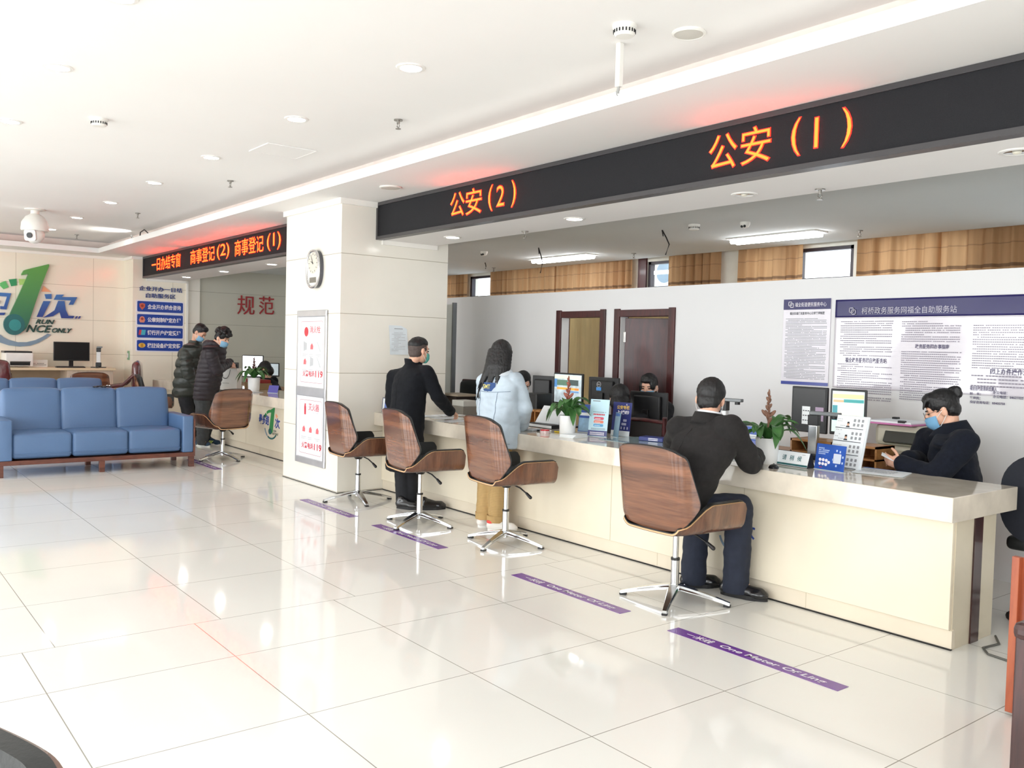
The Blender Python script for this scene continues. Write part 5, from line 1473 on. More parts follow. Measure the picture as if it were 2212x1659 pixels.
# black book with a leaning stack of white papers
t = thing('black_book', 'thick black book lying at the back edge of the counter behind the woman in denim', 'book', (-1.95, 4.3, CT))
B().box(-2.06, -1.72, 4.20, 4.41, CT, CT + 0.034, 0.004).build('cover', M_black, t)
B().box(-2.055, -1.715, 4.197, 4.20, CT + 0.006, CT + 0.028).build('pages', M_cardw, t)
t, F = card('white papers leaning on the black book, printed heading on top', -1.87, 4.27, CT + 0.034, 8, 0.27, 0.19, 38, M_cardw, 'paper_stack', 'papers', thick=0.02)
text_rows(0.15, 0.022, 2, F @ Matrix.Translation((0.07, 0.14, 0.0005)), M_greyp, t, seed=4, short=0)
# clear sheet on the counter
sheets('clear bluish glass sheet on the counter left of the seated man', [(-0.92, 4.0), (-0.2, 4.0), (-0.2, 4.42), (-0.92, 4.42)], CT + 0.0008, mat('glass_sheet', (150, 172, 178), rough=0.08), 1, 'glass_sheet', 'glass sheet', hh=0.004)
# screens behind the counter
S2 = mat('screen_photo', (176, 190, 196), rough=0.3, vary=0.3, scale=12, emit=0.55)
(t, M, w, h, lf) = px_monitor('black monitor showing a landscape web page, behind the plant of the woman in denim', (-2.600, 4.950, 0.950), (-2.128, 4.950, 1.262), -6, S2)
for nm, c, u0, u1, v0, v1 in (('screen_title', (214, 222, 206), 0, 1, .86, 1), ('screen_hills', (92, 124, 106), .1, .5, .62, .82), ('screen_people', (70, 84, 84), .52, .9, .64, .84), ('screen_sky', (84, 140, 196), .0, .1, .55, .84), ('screen_banner', (236, 170, 80), .1, .92, .47, .55), ('screen_red', (216, 110, 74), .78, .92, .48, .54), ('screen_text', (110, 150, 196), .5, .92, .38, .44)):
    B(M).box(-w / 2 + 0.018 + u0 * (w - 0.036), -w / 2 + 0.018 + u1 * (w - 0.036), -0.0045, -0.0022, lf + 0.024 + v0 * (h - 0.045), lf + 0.024 + v1 * (h - 0.045)).build(nm, mat(nm, c, rough=0.3, vary=0.1, emit=0.45), t)
px_monitor('back of a black monitor left of the one showing a web page', (-2.912, 5.000, 0.915), (-2.635, 5.000, 1.220), 10, back=True)
(t, M, w, h, lf) = px_monitor('back of a black monitor with a round ring logo and blue sticker', (-2.086, 5.000, 0.983), (-1.714, 5.000, 1.240), 4, back=True)
b = B(M @ Matrix.Translation((0.03, 0.051, lf + h * 0.74)) @ Matrix.Rotation(pi / 2, 4, 'X') @ Matrix.Rotation(pi, 4, 'Y'))
def ring(u, v):
    a, c = 2 * pi * u, 2 * pi * v
    return Vector(((0.024 + 0.003 * cos(c)) * cos(a), (0.024 + 0.003 * cos(c)) * sin(a), 0.003 * sin(c)))
b.grid(ring, 28, 6, closed=True); b.build('ring_logo', mat('logo_silver', (190, 192, 196), rough=0.3, metal=0.7), t)
letter('DELL', 0.036, 0.012, M @ Matrix.Translation((0.048, 0.0525, lf + h * 0.74 - 0.006)) @ Matrix(((-1, 0, 0, 0), (0, 0, 1, 0), (0, 1, 0, 0), (0, 0, 0, 1))), mat('logo_silver', (190, 192, 196)), t, bold=0.02)
B(M).box(0.0, 0.06, 0.0495, 0.053, lf + h * 0.52, lf + h * 0.64).build('sticker', mat('sticker_blue', (74, 150, 224), rough=0.4), t)
px_monitor('back of a wide black monitor in front of the masked clerk', (-1.611, 5.080, 0.843), (-1.204, 5.080, 1.132), 6, back=True)
t = thing('receipt_printer', 'small black receipt printer on the desk right of the woman in denim', 'printer', (-2.35, 4.7, DK))
ra = (-2.652, 4.700, 0.870); rb = (-2.456, 4.700, 1.062)
B().box(ra[0], rb[0], 4.64, 4.84, DK, rb[2], 0.012).build('casing', M_black, t)
B().box(ra[0] + 0.04, ra[0] + 0.09, 4.636, 4.641, rb[2] - 0.05, rb[2] - 0.042).build('indicator', M_cardw, t)
t = thing('desk_organizer', 'small orange wooden rack on the desk right of the woman in denim', 'organizer', (-2.0, 4.56, DK))
ra = (-2.386, 4.500, 0.741); rb = (-2.197, 4.500, 0.920)
b = B().box(ra[0], rb[0], 4.48, 4.62, rb[2] - 0.016, rb[2]).box(ra[0], rb[0], 4.48, 4.62, DK, DK + 0.014)
for xx in (ra[0], (ra[0] + rb[0]) / 2, rb[0] - 0.012): b.box(xx, xx + 0.012, 4.48, 4.62, DK, rb[2])
b.box(ra[0], rb[0], 4.612, 4.62, DK, rb[2]).build('shelves', M_ow, t)
# left end: box with papers, framed stand
t = thing('storage_box', 'dark brown box with a pale top on the desk by the pillar', 'box', (-4.1, 4.75, DK))
ra = (-4.070, 4.700, 0.715); rb = (-3.846, 4.700, 0.974)
B().box(ra[0] - 0.1, rb[0], 4.66, 4.9, DK, rb[2] - 0.02).build('carton', mat('box_dark', (60, 48, 42), rough=0.6), t)
B().box(ra[0] - 0.12, rb[0] + 0.06, 4.64, 4.92, rb[2] - 0.02, rb[2]).build('lid', mat('box_lid', (176, 160, 140), rough=0.5), t)
t = thing('paper_tray', 'grey stacked paper tray on the desk behind the hand of the man in black', 'tray', (-3.6, 4.6, DK))
ra = (-3.769, 4.600, 0.741); rb = (-3.536, 4.600, 0.925)
B().box(ra[0], rb[0], 4.54, 4.74, DK, rb[2] - 0.06, 0.004).build('tray', mat('tray_grey2', (140, 136, 128), rough=0.5), t)
B().box(ra[0] + 0.01, rb[0] - 0.01, 4.55, 4.73, rb[2] - 0.06, rb[2], 0.004).build('papers', mat('paper_grey', (206, 206, 200), rough=0.6), t)
t, F = card('blue framed picture stand on the counter against the pillar', -3.77, 3.80, CT, 30, 0.20, 0.155, 8, mat('frame_dark_blue', (46, 54, 84), rough=0.3), 'picture_stand', 'frame')
B(F).box(0.01, 0.19, 0.012, 0.146, 0, 0.001).build('picture', M_cblue, t)
B(F).box(0.01, 0.03, 0.012, 0.146, 0.001, 0.0015).build('white_border', M_cardw, t)
b = B(F @ Matrix.Translation((0.085, 0.08, 0.001)))
b.prism([(-.02, .045), (0, .05), (-.012, .01), (.012, -.03), (0, -.04), (-.03, 0)], 0.0006)
b.build('pink_motif', mat('motif_pink', (226, 170, 160)), t)
for k, (a, lb) in enumerate(((0.0, 'white form under the hand of the man in the black coat'), (0.25, 'white form beside the hand of the man in the black coat'), (-0.2, 'white form at the sleeve of the man in the black coat'), (0.1, 'white sheet with a green mark behind the forms on the counter'))):
    cx, cy = ((-3.02, 4.0), (-2.72, 3.88), (-3.28, 3.90), (-3.3, 4.2))[k]
    c_, s_ = cos(a), sin(a)
    t = sheets(lb, [(cx + c_ * u - s_ * v, cy + s_ * u + c_ * v) for u, v in ((-.105, -.148), (.105, -.148), (.105, .148), (-.105, .148))], CT + 0.0006 + 0.0006 * k, M_cardw, 1, group='forms on the counter', hh=0.0008)
    text_rows(0.17, 0.22, 12, Matrix.Translation((cx, cy, CT + 0.0014 + 0.0006 * k)) @ Matrix.Rotation(a, 4, 'Z') @ Matrix.Translation((-0.085, -0.11, 0)), M_pgrey, t, seed=k)

# office chairs behind the counter
def leather_chair(label, x, y, rz, zt=1.08, fm=None):
    t = thing('office_chair', label, 'chair', (x, y, 0), 0, 'black and maroon office chairs')
    M = Matrix.Translation((x, y, 0)) @ Matrix.Rotation(radians(rz), 4, 'Z')
    Mk = M @ Matrix(((1, 0, 0, 0), (0, 0, -1, -0.22), (0, 1, 0, (zt + 0.5) / 2), (0, 0, 0, 1)))
    B().prism(rrect(0.46, zt - 0.5, 0.16, 8), 0.07, Mk).build('backrest', M_leather, t, smooth=40)
    B().prism(rrect(0.52, zt - 0.46, 0.19, 8), 0.04, Mk @ Matrix.Translation((0, 0, 0.07))).build('back_frame', fm or M_mahog, t, smooth=40)
    puff(B(M), -0.25, 0.25, -0.24, 0.24, 0.42, 0.5, 0.03, 0.01).build('seat', M_leather, t, smooth=180)
    for s_ in (-1, 1):
        B(M).tube([(s_ * 0.27, -0.26, 0.75), (s_ * 0.28, -0.1, 0.68), (s_ * 0.28, 0.15, 0.66), (s_ * 0.26, 0.2, 0.45)], 0.022).build('armrest', M_mahog, t, smooth=60)
    B(M).cyl((0, 0, 0.07), (0, 0, 0.42), 0.03).build('post', M_black, t)
    for k in range(5):
        a = 2 * pi * k / 5
        lg = B(M).tube([(0, 0, 0.1), (0.28 * cos(a), 0.28 * sin(a), 0.06)], 0.018).build('leg', M_black, t)
        B(M).ell((0.28 * cos(a), 0.28 * sin(a), 0.028), (0.026, 0.026, 0.028), sub=2).build('caster', M_black, lg)
    return t
ca = (-4.321, 5.100, 0.900)
leather_chair('empty black leather office chair behind the counter near the pillar', -4.38, 5.02, 0) if False else None
t = thing('office_chair', 'empty black leather office chair behind the counter near the pillar', 'chair', (ca[0], 5.1, 0), 0, 'black and maroon office chairs')
M = Matrix.Translation((ca[0], 5.0, 0)) @ Matrix.Rotation(radians(190), 4, 'Z')
puff(B(M), -0.21, 0.21, -0.30, -0.23, 0.76, 1.09, 0.04, 0.015).build('backrest', M_leather, t, smooth=180)
puff(B(M), -0.235, 0.235, -0.335, -0.295, 0.76, 1.11, 0.018, 0.0).build('back_frame', M_mahog, t, smooth=60)
for s_ in (-1, 1):
    B(M).tube([(s_ * 0.2, -0.31, 0.8), (s_ * 0.2, -0.31, 0.42)], 0.02).build('armrest', M_mahog, t, smooth=60)
B(M).cyl((0, -0.31, 0.0), (0, -0.31, 0.45), 0.03).build('post', M_black, t)
B(M).box(-0.22, 0.22, -0.33, -0.29, 0.40, 0.45).build('seat', M_leather, t)
# wooden chair with dark seat back at the counter
t = thing('wooden_chair', 'dark wooden armchair back behind the counter, clerk in black seated on it', 'chair', (-1.05, 4.62, 0))
wa = (-1.175, 4.560, 0.747); wb = (-0.741, 4.560, 0.953)
B().box(wa[0] + 0.03, wb[0] - 0.03, 4.55, 4.575, wa[2] - 0.1, wb[2] - 0.01, 0.008).build('back_panel', mat('seat_fabric_dark', (42, 36, 34), rough=0.8), t)
f_ = B()
for xx, s_ in ((wa[0] + 0.02, -1), (wb[0] - 0.02, 1)):
    f_.tube([(xx, 4.56, 0.0), (xx, 4.56, wa[2] - 0.05), (xx + s_ * 0.012, 4.56, wb[2] - 0.03), (xx + s_ * 0.02, 4.55, wb[2] + 0.012)], 0.02)
f_.tube([(wa[0] + 0.02, 4.56, wb[2] - 0.03), ((wa[0] + wb[0]) / 2, 4.545, wb[2] - 0.02), (wb[0] - 0.02, 4.56, wb[2] - 0.03)], 0.016)
f_.build('back_frame', M_mahog, t, smooth=50)
B().box(wa[0] + 0.02, wb[0] - 0.02, 4.57, 4.94, 0.41, 0.45, 0.01).build('seat', mat('seat_fabric_dark', (42, 36, 34)), t)
for xx in (wa[0] + 0.03, wb[0] - 0.03):
    B().cyl((xx, 4.92, 0), (xx, 4.92, 0.41), 0.02).build('leg', M_mahog, t)
# black mesh chair at the right end
leather_chair('black office chair behind the free end of the counter at the right edge', 2.07, 4.82, 6, 0.96, mat('navy_black_cloth', (26, 29, 38), rough=0.9, vary=0.1, scale=60))
t = thing('blue_binder', 'dark blue binder with white stripes on the desk by the masked clerk', 'binder', (-0.6, 4.6, CT))
B(Matrix.Translation((-0.62, 4.30, CT + 0.0052)) @ Matrix.Rotation(0.3, 4, 'Z')).box(-0.1, 0.1, -0.06, 0.06, 0, 0.03, 0.003).build('cover', mat('binder_blue', (34, 48, 120), rough=0.4), t)
B(Matrix.Translation((-0.62, 4.30, CT + 0.0052)) @ Matrix.Rotation(0.3, 4, 'Z')).box(-0.02, 0.06, -0.0605, -0.06, 0.006, 0.012).box(-0.02, 0.06, -0.0605, -0.06, 0.018, 0.024).build('stripes', M_print, t)

# --- things on the far counter left of the pillar
t = thing('gift_bag', 'white paper gift bag with black cord handles on the far counter', 'bag', (-8.5, 3.9, CT))
ba = (-9.255, 3.950, 0.759); bb = (-8.267, 3.950, 1.115)
bx0, bx1, bz1 = ba[0], bb[0], bb[2]
M_bag = mat('bag_paper', (232, 230, 224), rough=0.35, vary=0.02)
bxc = (bx0 + bx1) / 2
Mb = Matrix.Translation((-8.50, 3.86, CT)) @ Matrix.Rotation(radians(38), 4, 'Z')
bw, bh, bd = 0.36, 0.30, 0.12
b = B(Mb)
b.quad((-bw / 2, -bd / 2, 0), (bw / 2, -bd / 2, 0), (bw / 2, -bd / 2, bh), (-bw / 2, -bd / 2, bh))
b.quad((bw / 2, bd / 2, 0), (-bw / 2, bd / 2, 0), (-bw / 2, bd / 2, bh), (bw / 2, bd / 2, bh))
b.quad((-bw / 2, bd / 2, 0), (-bw / 2, -bd / 2, 0), (-bw / 2, -bd / 2, bh), (-bw / 2 + 0.02, 0, bh), (-bw / 2, bd / 2, bh))
b.quad((bw / 2, -bd / 2, 0), (bw / 2, bd / 2, 0), (bw / 2, bd / 2, bh), (bw / 2 - 0.02, 0, bh), (bw / 2, -bd / 2, bh))
b.quad((-bw / 2, -bd / 2, 0.002), (-bw / 2, bd / 2, 0.002), (bw / 2, bd / 2, 0.002), (bw / 2, -bd / 2, 0.002))
b.build('bag_body', M_bag, t)
for yy in (-bd / 2 - 0.004, bd / 2 + 0.004):
    B(Mb).tube([(-0.075, yy, bh - 0.02)] + [(-0.075 * cos(pi * k / 12), yy - (0.012 if yy < 0 else -0.012), bh - 0.03 - 0.12 * sin(pi * k / 12) * (1 if yy < 0 else -0.4)) for k in range(1, 12)] + [(0.075, yy, bh - 0.02)], 0.004).build('handle', M_black, t, smooth=60)
text_rows(0.12, 0.02, 1, Mb @ Matrix(((1, 0, 0, -0.05), (0, 0, -1, -bd / 2 - 0.001), (0, 1, 0, 0.08), (0, 0, 0, 1))), mat('bag_print', (170, 166, 158)), t, seed=3, short=0)
def far_monitor(label, a, b_, rz, screen=None, back=False):
    return px_monitor(label, a, b_, 40, screen, back, w=rz)
far_monitor('black framed monitor with a blank white screen behind the far plant', (-11.359, 5.120, 0.873), (-10.180, 5.120, 1.255), 0.40, mat('screen_white', (248, 250, 255), vary=0, emit=1.3))
far_monitor('back of a black monitor behind the hands of the man in the dark jacket', (-12.222, 5.200, 0.838), (-11.556, 5.200, 1.100), 0.22, back=True)
far_monitor('grey lit monitor next to the pillar on the far desk', (-10.342, 5.200, 0.914), (-9.808, 5.200, 1.142), 0.22, mat('screen_grey', (176, 188, 194), vary=0.1, emit=0.5))
t, F = card('small purple tent card on the far counter right of the plant', -7.35, 4.05, CT, 30, 0.16, 0.11, 20, mat('tent_purple', (84, 80, 164), rough=0.3))
stand_foot(t, F, 0.16)
t, F = card('tall narrow white card standing on the far counter by the pillar', -6.55, 4.2, CT, 30, 0.11, 0.24, 3, M_cardw)
text_rows(0.07, 0.1, 5, F @ Matrix.Translation((0.02, 0.1, 0.0005)), M_pgrey, t, seed=2); stand_foot(t, F, 0.11)
t = thing('sanitizer_bottle', 'small clear pump bottle on the far counter against the pillar', 'bottle', (-6.2, 4.0, CT))
B().lathe([(0, 0), (0.03, 0.0), (0.032, 0.01), (0.032, 0.06), (0.014, 0.085), (0.012, 0.09)], 20, Matrix.Translation((-6.22, 4.0, CT))).build('body', mat('bottle_clear', (196, 216, 230), rough=0.1), t, smooth=50)
B().cyl((-6.22, 4.0, CT + 0.09), (-6.22, 4.0, CT + 0.105), 0.014).cyl((-6.22, 4.0, CT + 0.1), (-6.22, 4.0, CT + 0.125), 0.005).box(-6.24, -6.18, 3.994, 4.006, CT + 0.12, CT + 0.128).build('pump', M_black, t)
sheets('white papers on the far counter in front of the plant', [(-7.95, 3.76), (-7.5, 3.76), (-7.45, 3.96), (-7.72, 3.92), (-7.95, 3.9)], CT + 0.0008, M_cardw, 5, seed=9)
t = thing('name_box', 'stack of small boxes, red over brown, left of the far plant', 'box', (-8.35, 4.25, CT))
B().box(-8.75, -8.2, 4.2, 4.4, CT, CT + 0.09, 0.004).build('brown_box', mat('box_brown', (150, 124, 88), rough=0.6), t)
B().box(-8.72, -8.22, 4.21, 4.39, CT + 0.09, CT + 0.14, 0.004).build('red_box', mat('box_red', (150, 44, 40), rough=0.4), t)

# posters on the partition
PF = PY - 0.002
def poster(label, a, b_, hdr, hdr_text, heads, cols, foot, seed, icon):
    x0, x1, z0, z1 = a[0], b_[0], a[2], b_[2]
    t = thing('poster', label, 'poster', ((x0 + x1) / 2, PF, z0), 0, 'office posters on the partition')
    def wav(u, v):
        return Vector((x0 + (x1 - x0) * u, PF - 0.005 - 0.0014 * sin(7 * u + 4 * v) - 0.0009 * sin(15 * u - 5 * v), z0 + (z1 - z0) * v))
    return t, x0, x1, z0, z1, wav
M_gloss = mat('glossy_poster', (228, 224, 232), rough=0.06, vary=0.015, coat=0.6)
M_hnavy = mat('poster_header_navy', (46, 42, 96), rough=0.22, spec=0.3)
def icon_square(M, s, m, t):
    b = B(M)
    for o in ((0, 0), (0.32 * s, -0.28 * s)):
        for (x0, x1, y0, y1) in ((0, .7, .6, .7), (0, .7, 0, .1), (0, .1, 0, .7), (.6, .7, 0, .7)):
            b.box(o[0] + x0 * s, o[0] + x1 * s, o[1] + y0 * s + 0.28 * s, o[1] + y1 * s + 0.28 * s, 0, 0.001)
    b.build('square_logo', m, t)
# narrow poster
t, x0, x1, z0, z1, wv = poster('narrow white poster with navy header on the partition, left of the wide poster', (-0.370, 5.550, 1.251), (0.064, 5.550, 1.948), 0, 0, 0, 0, 0, 1, 0)
w = x1 - x0; h = z1 - z0
B().box(x0, x1, PF - 0.006, PF, z0, z1).build('sheet', mat('poster_sheet', (226, 222, 230), rough=0.25), t)
M0 = FY(x0, PF - 0.0065, z0)
B(M0).box(0, w, h - 0.085, h, 0, 0.001).build('header', M_hnavy, t)
B(M0).box(0, w, 0.0, 0.026, 0, 0.001).build('footer_band', mat('poster_band', (46, 60, 150), rough=0.2), t)
icon_square(M0 @ Matrix.Translation((0.045, h - 0.068, 0.0012)), 0.05, M_print, t)
letter('福全街道便民服务中心', w * 0.66, 0.036, M0 @ Matrix.Translation((w * 0.25, h - 0.063, 0.0015)), M_print, t)
letter('福全街道便民服务中心日常管理制度', w * 0.74, 0.024, M0 @ Matrix.Translation((w * 0.14, h - 0.128, 0.0005)), M_ink, t, bold=0.02)
text_rows(w * 0.88, h - 0.2, 40, M0 @ Matrix.Translation((w * 0.06, 0.05, 0.0005)), M_greyp, t, seed=1, fill=0.38)
# wide poster
t, x0, x1, z0, z1, wv = poster('wide glossy poster with navy header on the partition above the clerk with the bun', (0.104, 5.550, 1.247), (1.803, 5.550, 1.933), 0, 0, 0, 0, 0, 2, 0)
z0 -= 0.06
w = x1 - x0; h = z1 - z0
HZ = 1 - 0.15 / h
B().grid(lambda u, v: wv(u, v * HZ), 90, 40, 0.002).build('sheet', M_gloss, t, smooth=180)
B().grid(lambda u, v: wv(u, HZ + v * (1 - HZ)), 90, 10, 0.002).build('header', M_hnavy, t, smooth=180)
M0 = FY(x0, PF - 0.0082, z0)
icon_square(M0 @ Matrix.Translation((0.12, h - 0.118, 0)), 0.055, mat('header_print', (196, 192, 206)), t)
letter('柯桥政务服务网福全自助服务站', 0.72, 0.052, M0 @ Matrix.Translation((0.225, h - 0.115, 0)), mat('header_print', (196, 192, 206)), t)
def px(u, v): return (u, v)
def head(s_, p, q):
    letter(s_, q[0] - p[0], q[2] - p[2], FY(p[0], PF - 0.0082, p[2]), mat('poster_head', (92, 86, 116)), t, bold=0.02)
head('福全政务服务网自助服务站', (0.207, 5.550, 1.444), (0.547, 5.550, 1.485))
head('政务服务网办事指南', (0.760, 5.550, 1.561), (1.007, 5.550, 1.594))
head('网上办件操作流程', (1.292, 5.550, 1.393), (1.570, 5.550, 1.434))
head('福全自助服务站负责人', (1.162, 5.550, 1.278), (1.341, 5.550, 1.310))
def line(s_, p):
    letter(s_, None, 0.021, FY(p[0], PF - 0.0082, p[2]), mat('poster_head', (92, 86, 116)), t, bold=0.02)
line('站    长：', (1.163, 5.550, 1.246)); line('办公电话：', (1.316, 5.550, 1.261))
line('管理员：', (1.164, 5.550, 1.217)); line('办公电话：84621025', (1.318, 5.550, 1.233))
line('投诉咨询电话：88405758', (1.166, 5.550, 1.188))
for k, (p, q, n) in enumerate([((0.157, 5.550, 1.497), (0.588, 5.550, 1.775), 17), ((0.144, 5.550, 1.162), (0.596, 5.550, 1.445), 17), ((0.653, 5.550, 1.611), (1.089, 5.550, 1.770), 10), ((0.658, 5.550, 1.186), (1.099, 5.550, 1.550), 23), ((1.167, 5.550, 1.433), (1.732, 5.550, 1.740), 19), ((1.167, 5.550, 1.307), (1.747, 5.550, 1.401), 4)]):
    text_rows(q[0] - p[0], q[2] - p[2], n, FY(p[0], PF - 0.0082, p[2]), mat('poster_small_print', (150, 144, 158)), t, seed=30 + k, fill=0.4)

# --- right edge: desk end panel and dark wooden armchair
t = thing('side_desk', 'orange wooden desk end panel at the right edge of the photo', 'desk', (2.6, 3.25, 0))
M_orange = wood_mat('orange_wood', (176, 92, 56), (150, 70, 42), (3, 3, 0.5), scale=4, rough=0.35, coat=0.2)
oa_ = (2.443, 3.200, 0.038)
B().box(2.445, 2.475, 3.17, 3.2, 0.02, 0.675, 0.002).box(2.447, 3.3, 3.2, 3.22, 0.02, 0.67).build('end_panel', M_orange, t)
B().box(2.43, 3.3, 3.19, 3.8, 0.675, 0.70, 0.002).box(2.45, 2.48, 3.24, 3.78, 0.0, 0.03).build('desktop', M_orange, t) if False else B().box(2.475, 3.3, 3.205, 3.25, 0.0, 0.03).build('plinth', M_dark, t)
t = thing('wooden_armchair', 'dark wooden armchair with navy seat cut off at the right edge', 'chair', (2.9, 2.6, 0))
B().box(2.83, 2.88, 2.68, 2.76, 0, 0.61, 0.006).build('leg', M_stripe, t)
B().box(2.825, 2.885, 2.28, 2.38, 0, 0.61, 0.006).build('leg', M_stripe, t)
B().box(2.82, 2.89, 2.26, 2.80, 0.60, 0.655, 0.02).build('armrest', M_stripe, t)
B().box(2.88, 3.5, 2.3, 2.74, 0.30, 0.42, 0.02).build('seat', mat('navy_cloth', (34, 42, 84), rough=0.8), t)
for xx in (3.42,):
    for yy in (2.32, 2.68): B().box(xx, xx + 0.04, yy, yy + 0.05, 0, 0.31).build('leg', M_stripe, t)

# ================================================================== PEOPLE
M_skin = mat('skin', (226, 176, 150), rough=0.5, vary=0.06, scale=14, sss=0.06)
M_hair = mat('black_hair', (20, 19, 21), rough=0.5, vary=0.3, scale=40, stretch=(1, 1, 0.12), bump=0.35, bscale=70)
M_fade = mat('shaved_hair', (78, 66, 62), rough=0.7, vary=0.2, scale=80)
M_mask = mat('mask_blue', (132, 180, 212), rough=0.75, vary=0.03)
M_mask2 = mat('mask_bright_blue', (116, 168, 206), rough=0.7, vary=0.03)
M_maskg = mat('mask_green', (96, 184, 170), rough=0.7, vary=0.03)
M_strap = mat('mask_strap', (240, 240, 240), rough=0.6)
M_eye = mat('eye_dark', (30, 24, 22), rough=0.2)
M_coat = mat('black_wool', (19, 21, 26), rough=0.95, spec=0.25, vary=0.18, scale=40, sheen=0.03)
M_suit = mat('charcoal_suit', (38, 36, 36), rough=0.9, spec=0.25, vary=0.12, scale=60, sheen=0.03)
M_navycoat = mat('navy_wool', (21, 25, 36), rough=0.95, spec=0.25, vary=0.2, scale=60, sheen=0.03)
M_navytr = mat('navy_trousers', (32, 38, 54), rough=0.85, vary=0.12, scale=30)
M_blacktr = mat('black_trousers', (24, 25, 30), rough=0.85, vary=0.12, scale=30)
M_greytr = mat('grey_trousers', (64, 66, 68), rough=0.9, vary=0.12, scale=30)
M_denim = mat('light_denim', (190, 204, 216), rough=0.9, vary=0.12, scale=9, bump=0.15, bscale=300)
M_puffg = mat('dark_green_nylon', (52, 56, 52), rough=0.42, vary=0.12, scale=12, bump=0.3, bscale=18)
M_puffd = mat('aubergine_nylon', (44, 38, 44), rough=0.6, vary=0.12, scale=12)
M_shoeb = mat('black_leather_shoe', (22, 22, 25), rough=0.22, coat=0.3)
M_shirt = mat('white_shirt', (232, 234, 238), rough=0.7)
def check_mat(name, c1, c2):
    m = mat(name, c1, rough=0.9, vary=0.06, scale=30)
    nt, nd, lk, p = nodes_of(m)
    base = p.inputs['Base Color'].links[0].from_socket
    gm = nd.new('ShaderNodeNewGeometry'); sp = nd.new('ShaderNodeSeparateXYZ'); lk.new(gm.outputs['Position'], sp.inputs[0])
    h = math_n(nt, 'ADD', math_n(nt, 'MULTIPLY', sp.outputs[0], 0.8), math_n(nt, 'MULTIPLY', sp.outputs[1], 0.6))
    g = math_n(nt, 'MAXIMUM', grid_line(nt, sp.outputs[2], 0.013, 0, 0.0016), grid_line(nt, h, 0.011, 0, 0.0014))
    mx = nd.new('ShaderNodeMix'); mx.data_type = 'RGBA'
    lk.new(math_n(nt, 'MULTIPLY', g, 0.45), mx.inputs[0]); lk.new(base, mx.inputs[6]); mx.inputs[7].default_value = (*lin(c2), 1)
    lk.new(mx.outputs[2], p.inputs['Base Color'])
    return m
M_khaki = check_mat('khaki_check', (190, 158, 106), (126, 98, 58))

V3 = Vector
def frame(f, u=(0, 0, 1)):
    f = V3(f).normalized(); u = V3(u)
    r = f.cross(u).normalized(); u = r.cross(f).normalized()
    return Matrix((r, f, u)).transposed()          # columns: right, forward, up
def head_prims(b, c, R, s=1.0):
    P = lambda r, f, u: V3(c) + R @ (V3((r, f, u)) * s)
    E = lambda p, r, rot=None: b.ell(P(*p), [q * s for q in r], R if rot is None else R @ rot)
    E((0, -.012, .03), (.075, .095, .088)); E((0, .022, -.03), (.061, .066, .083)); E((0, .036, -.078), (.042, .044, .034))
    for k in (-1, 1):
        E((k * .034, .045, -.035), (.028, .04, .03))
        E((k * .077, -.008, -.014), (.011, .021, .032), Matrix.Rotation(k * 0.35, 3, 'Z'))
    b.cap(P(0, .083, .004), P(0, .104, -.028), .009 * s, .014 * s)
    b.cap(P(-.036, .074, .02), P(.036, .074, .02), .011 * s)
    E((0, .085, -.062), (.022, .012, .010))
    return P
def hand_prims(b, w, d, n, s=1.0, curl=0.5, side=1):
    """w wrist, d pointing direction, n palm normal, side +1 thumb towards d x n"""
    d = V3(d).normalized(); n = V3(n); n = (n - d * n.dot(d)).normalized(); t = d.cross(n) * side
    R = Matrix((t, d, n)).transposed()
    w = V3(w)
    b.ell(w + d * .045 * s, (.040 * s, .050 * s, .0155 * s), R)
    b.cap(w - d * .03, w + d * .02, .026 * s, .025 * s)
    for off, L_, q in ((.028, .070, .8), (.0095, .080, 1.0), (-.0095, .075, 1.1), (-.027, .058, 1.25)):
        p = w + d * (.084 - abs(off) * .25) * s + t * off * s
        a = 0.15
        r = .0088 * s
        for k, f in enumerate((.45, .32, .26)):
            a += curl * q * (0.75 if k == 0 else 0.9)
            dd = d * cos(a) + n * sin(a) + t * off * 0.8
            p2 = p + dd.normalized() * L_ * f * s
            b.cap(p, p2, r, r * .92); r *= .92; p = p2
    p = w + d * .03 * s + t * .034 * s
    for k, (L_, m) in enumerate(((.042, .8), (.034, .35))):
        dd = (d * (0.75 + .25 * k) + t * m + n * (.25 + .3 * k)).normalized()
        p2 = p + dd * L_ * s; b.cap(p, p2, .0115 * s - .001 * k, .0095 * s); p = p2
def mask_part(parent, P, R, c, m, s=1.0):
    def f(u, v):
        a = (u - .5) * 2 * 1.25; e = v
        top, bot = -.022, -.112
        z = top + (bot - top) * e
        rr = .069 * (1 - .25 * max(0, (e - .45) / .55) ** 2)
        bul = 1 + .16 * sin(pi * e) * cos(a)
        return P(rr * sin(a) * .98, .018 + (rr * 1.22 * cos(a)) * bul + (.006 if abs(a) < .3 and e < .3 else 0), z)
    o = B().grid(f, 18, 10, 0.0015).build('face_mask', m, parent, smooth=180)
    st = B()
    for k in (-1, 1):
        st.tube([P(k * .066, .042, -.035), P(k * .078, .014, -.012), P(k * .084, -.016, .012)], .0018 * s, 6)
        st.tube([P(k * .064, .040, -.092), P(k * .078, .008, -.06), P(k * .084, -.018, -.03)], .0018 * s, 6)
    st.build('strap', M_strap, o)
def eyes_part(parent, P, R):
    b = B()
    for k in (-1, 1):
        b.ell(P(k * .030, .081, -.003), (.013, .007, .0055), R, sub=2)
    b.build('eyes', M_eye, parent, smooth=180)
    b = B()
    for k in (-1, 1):
        b.cap(P(k * .016, .090, .017), P(k * .046, .078, .02), .0035)
    b.build('eyebrows', M_hair, parent, smooth=180)
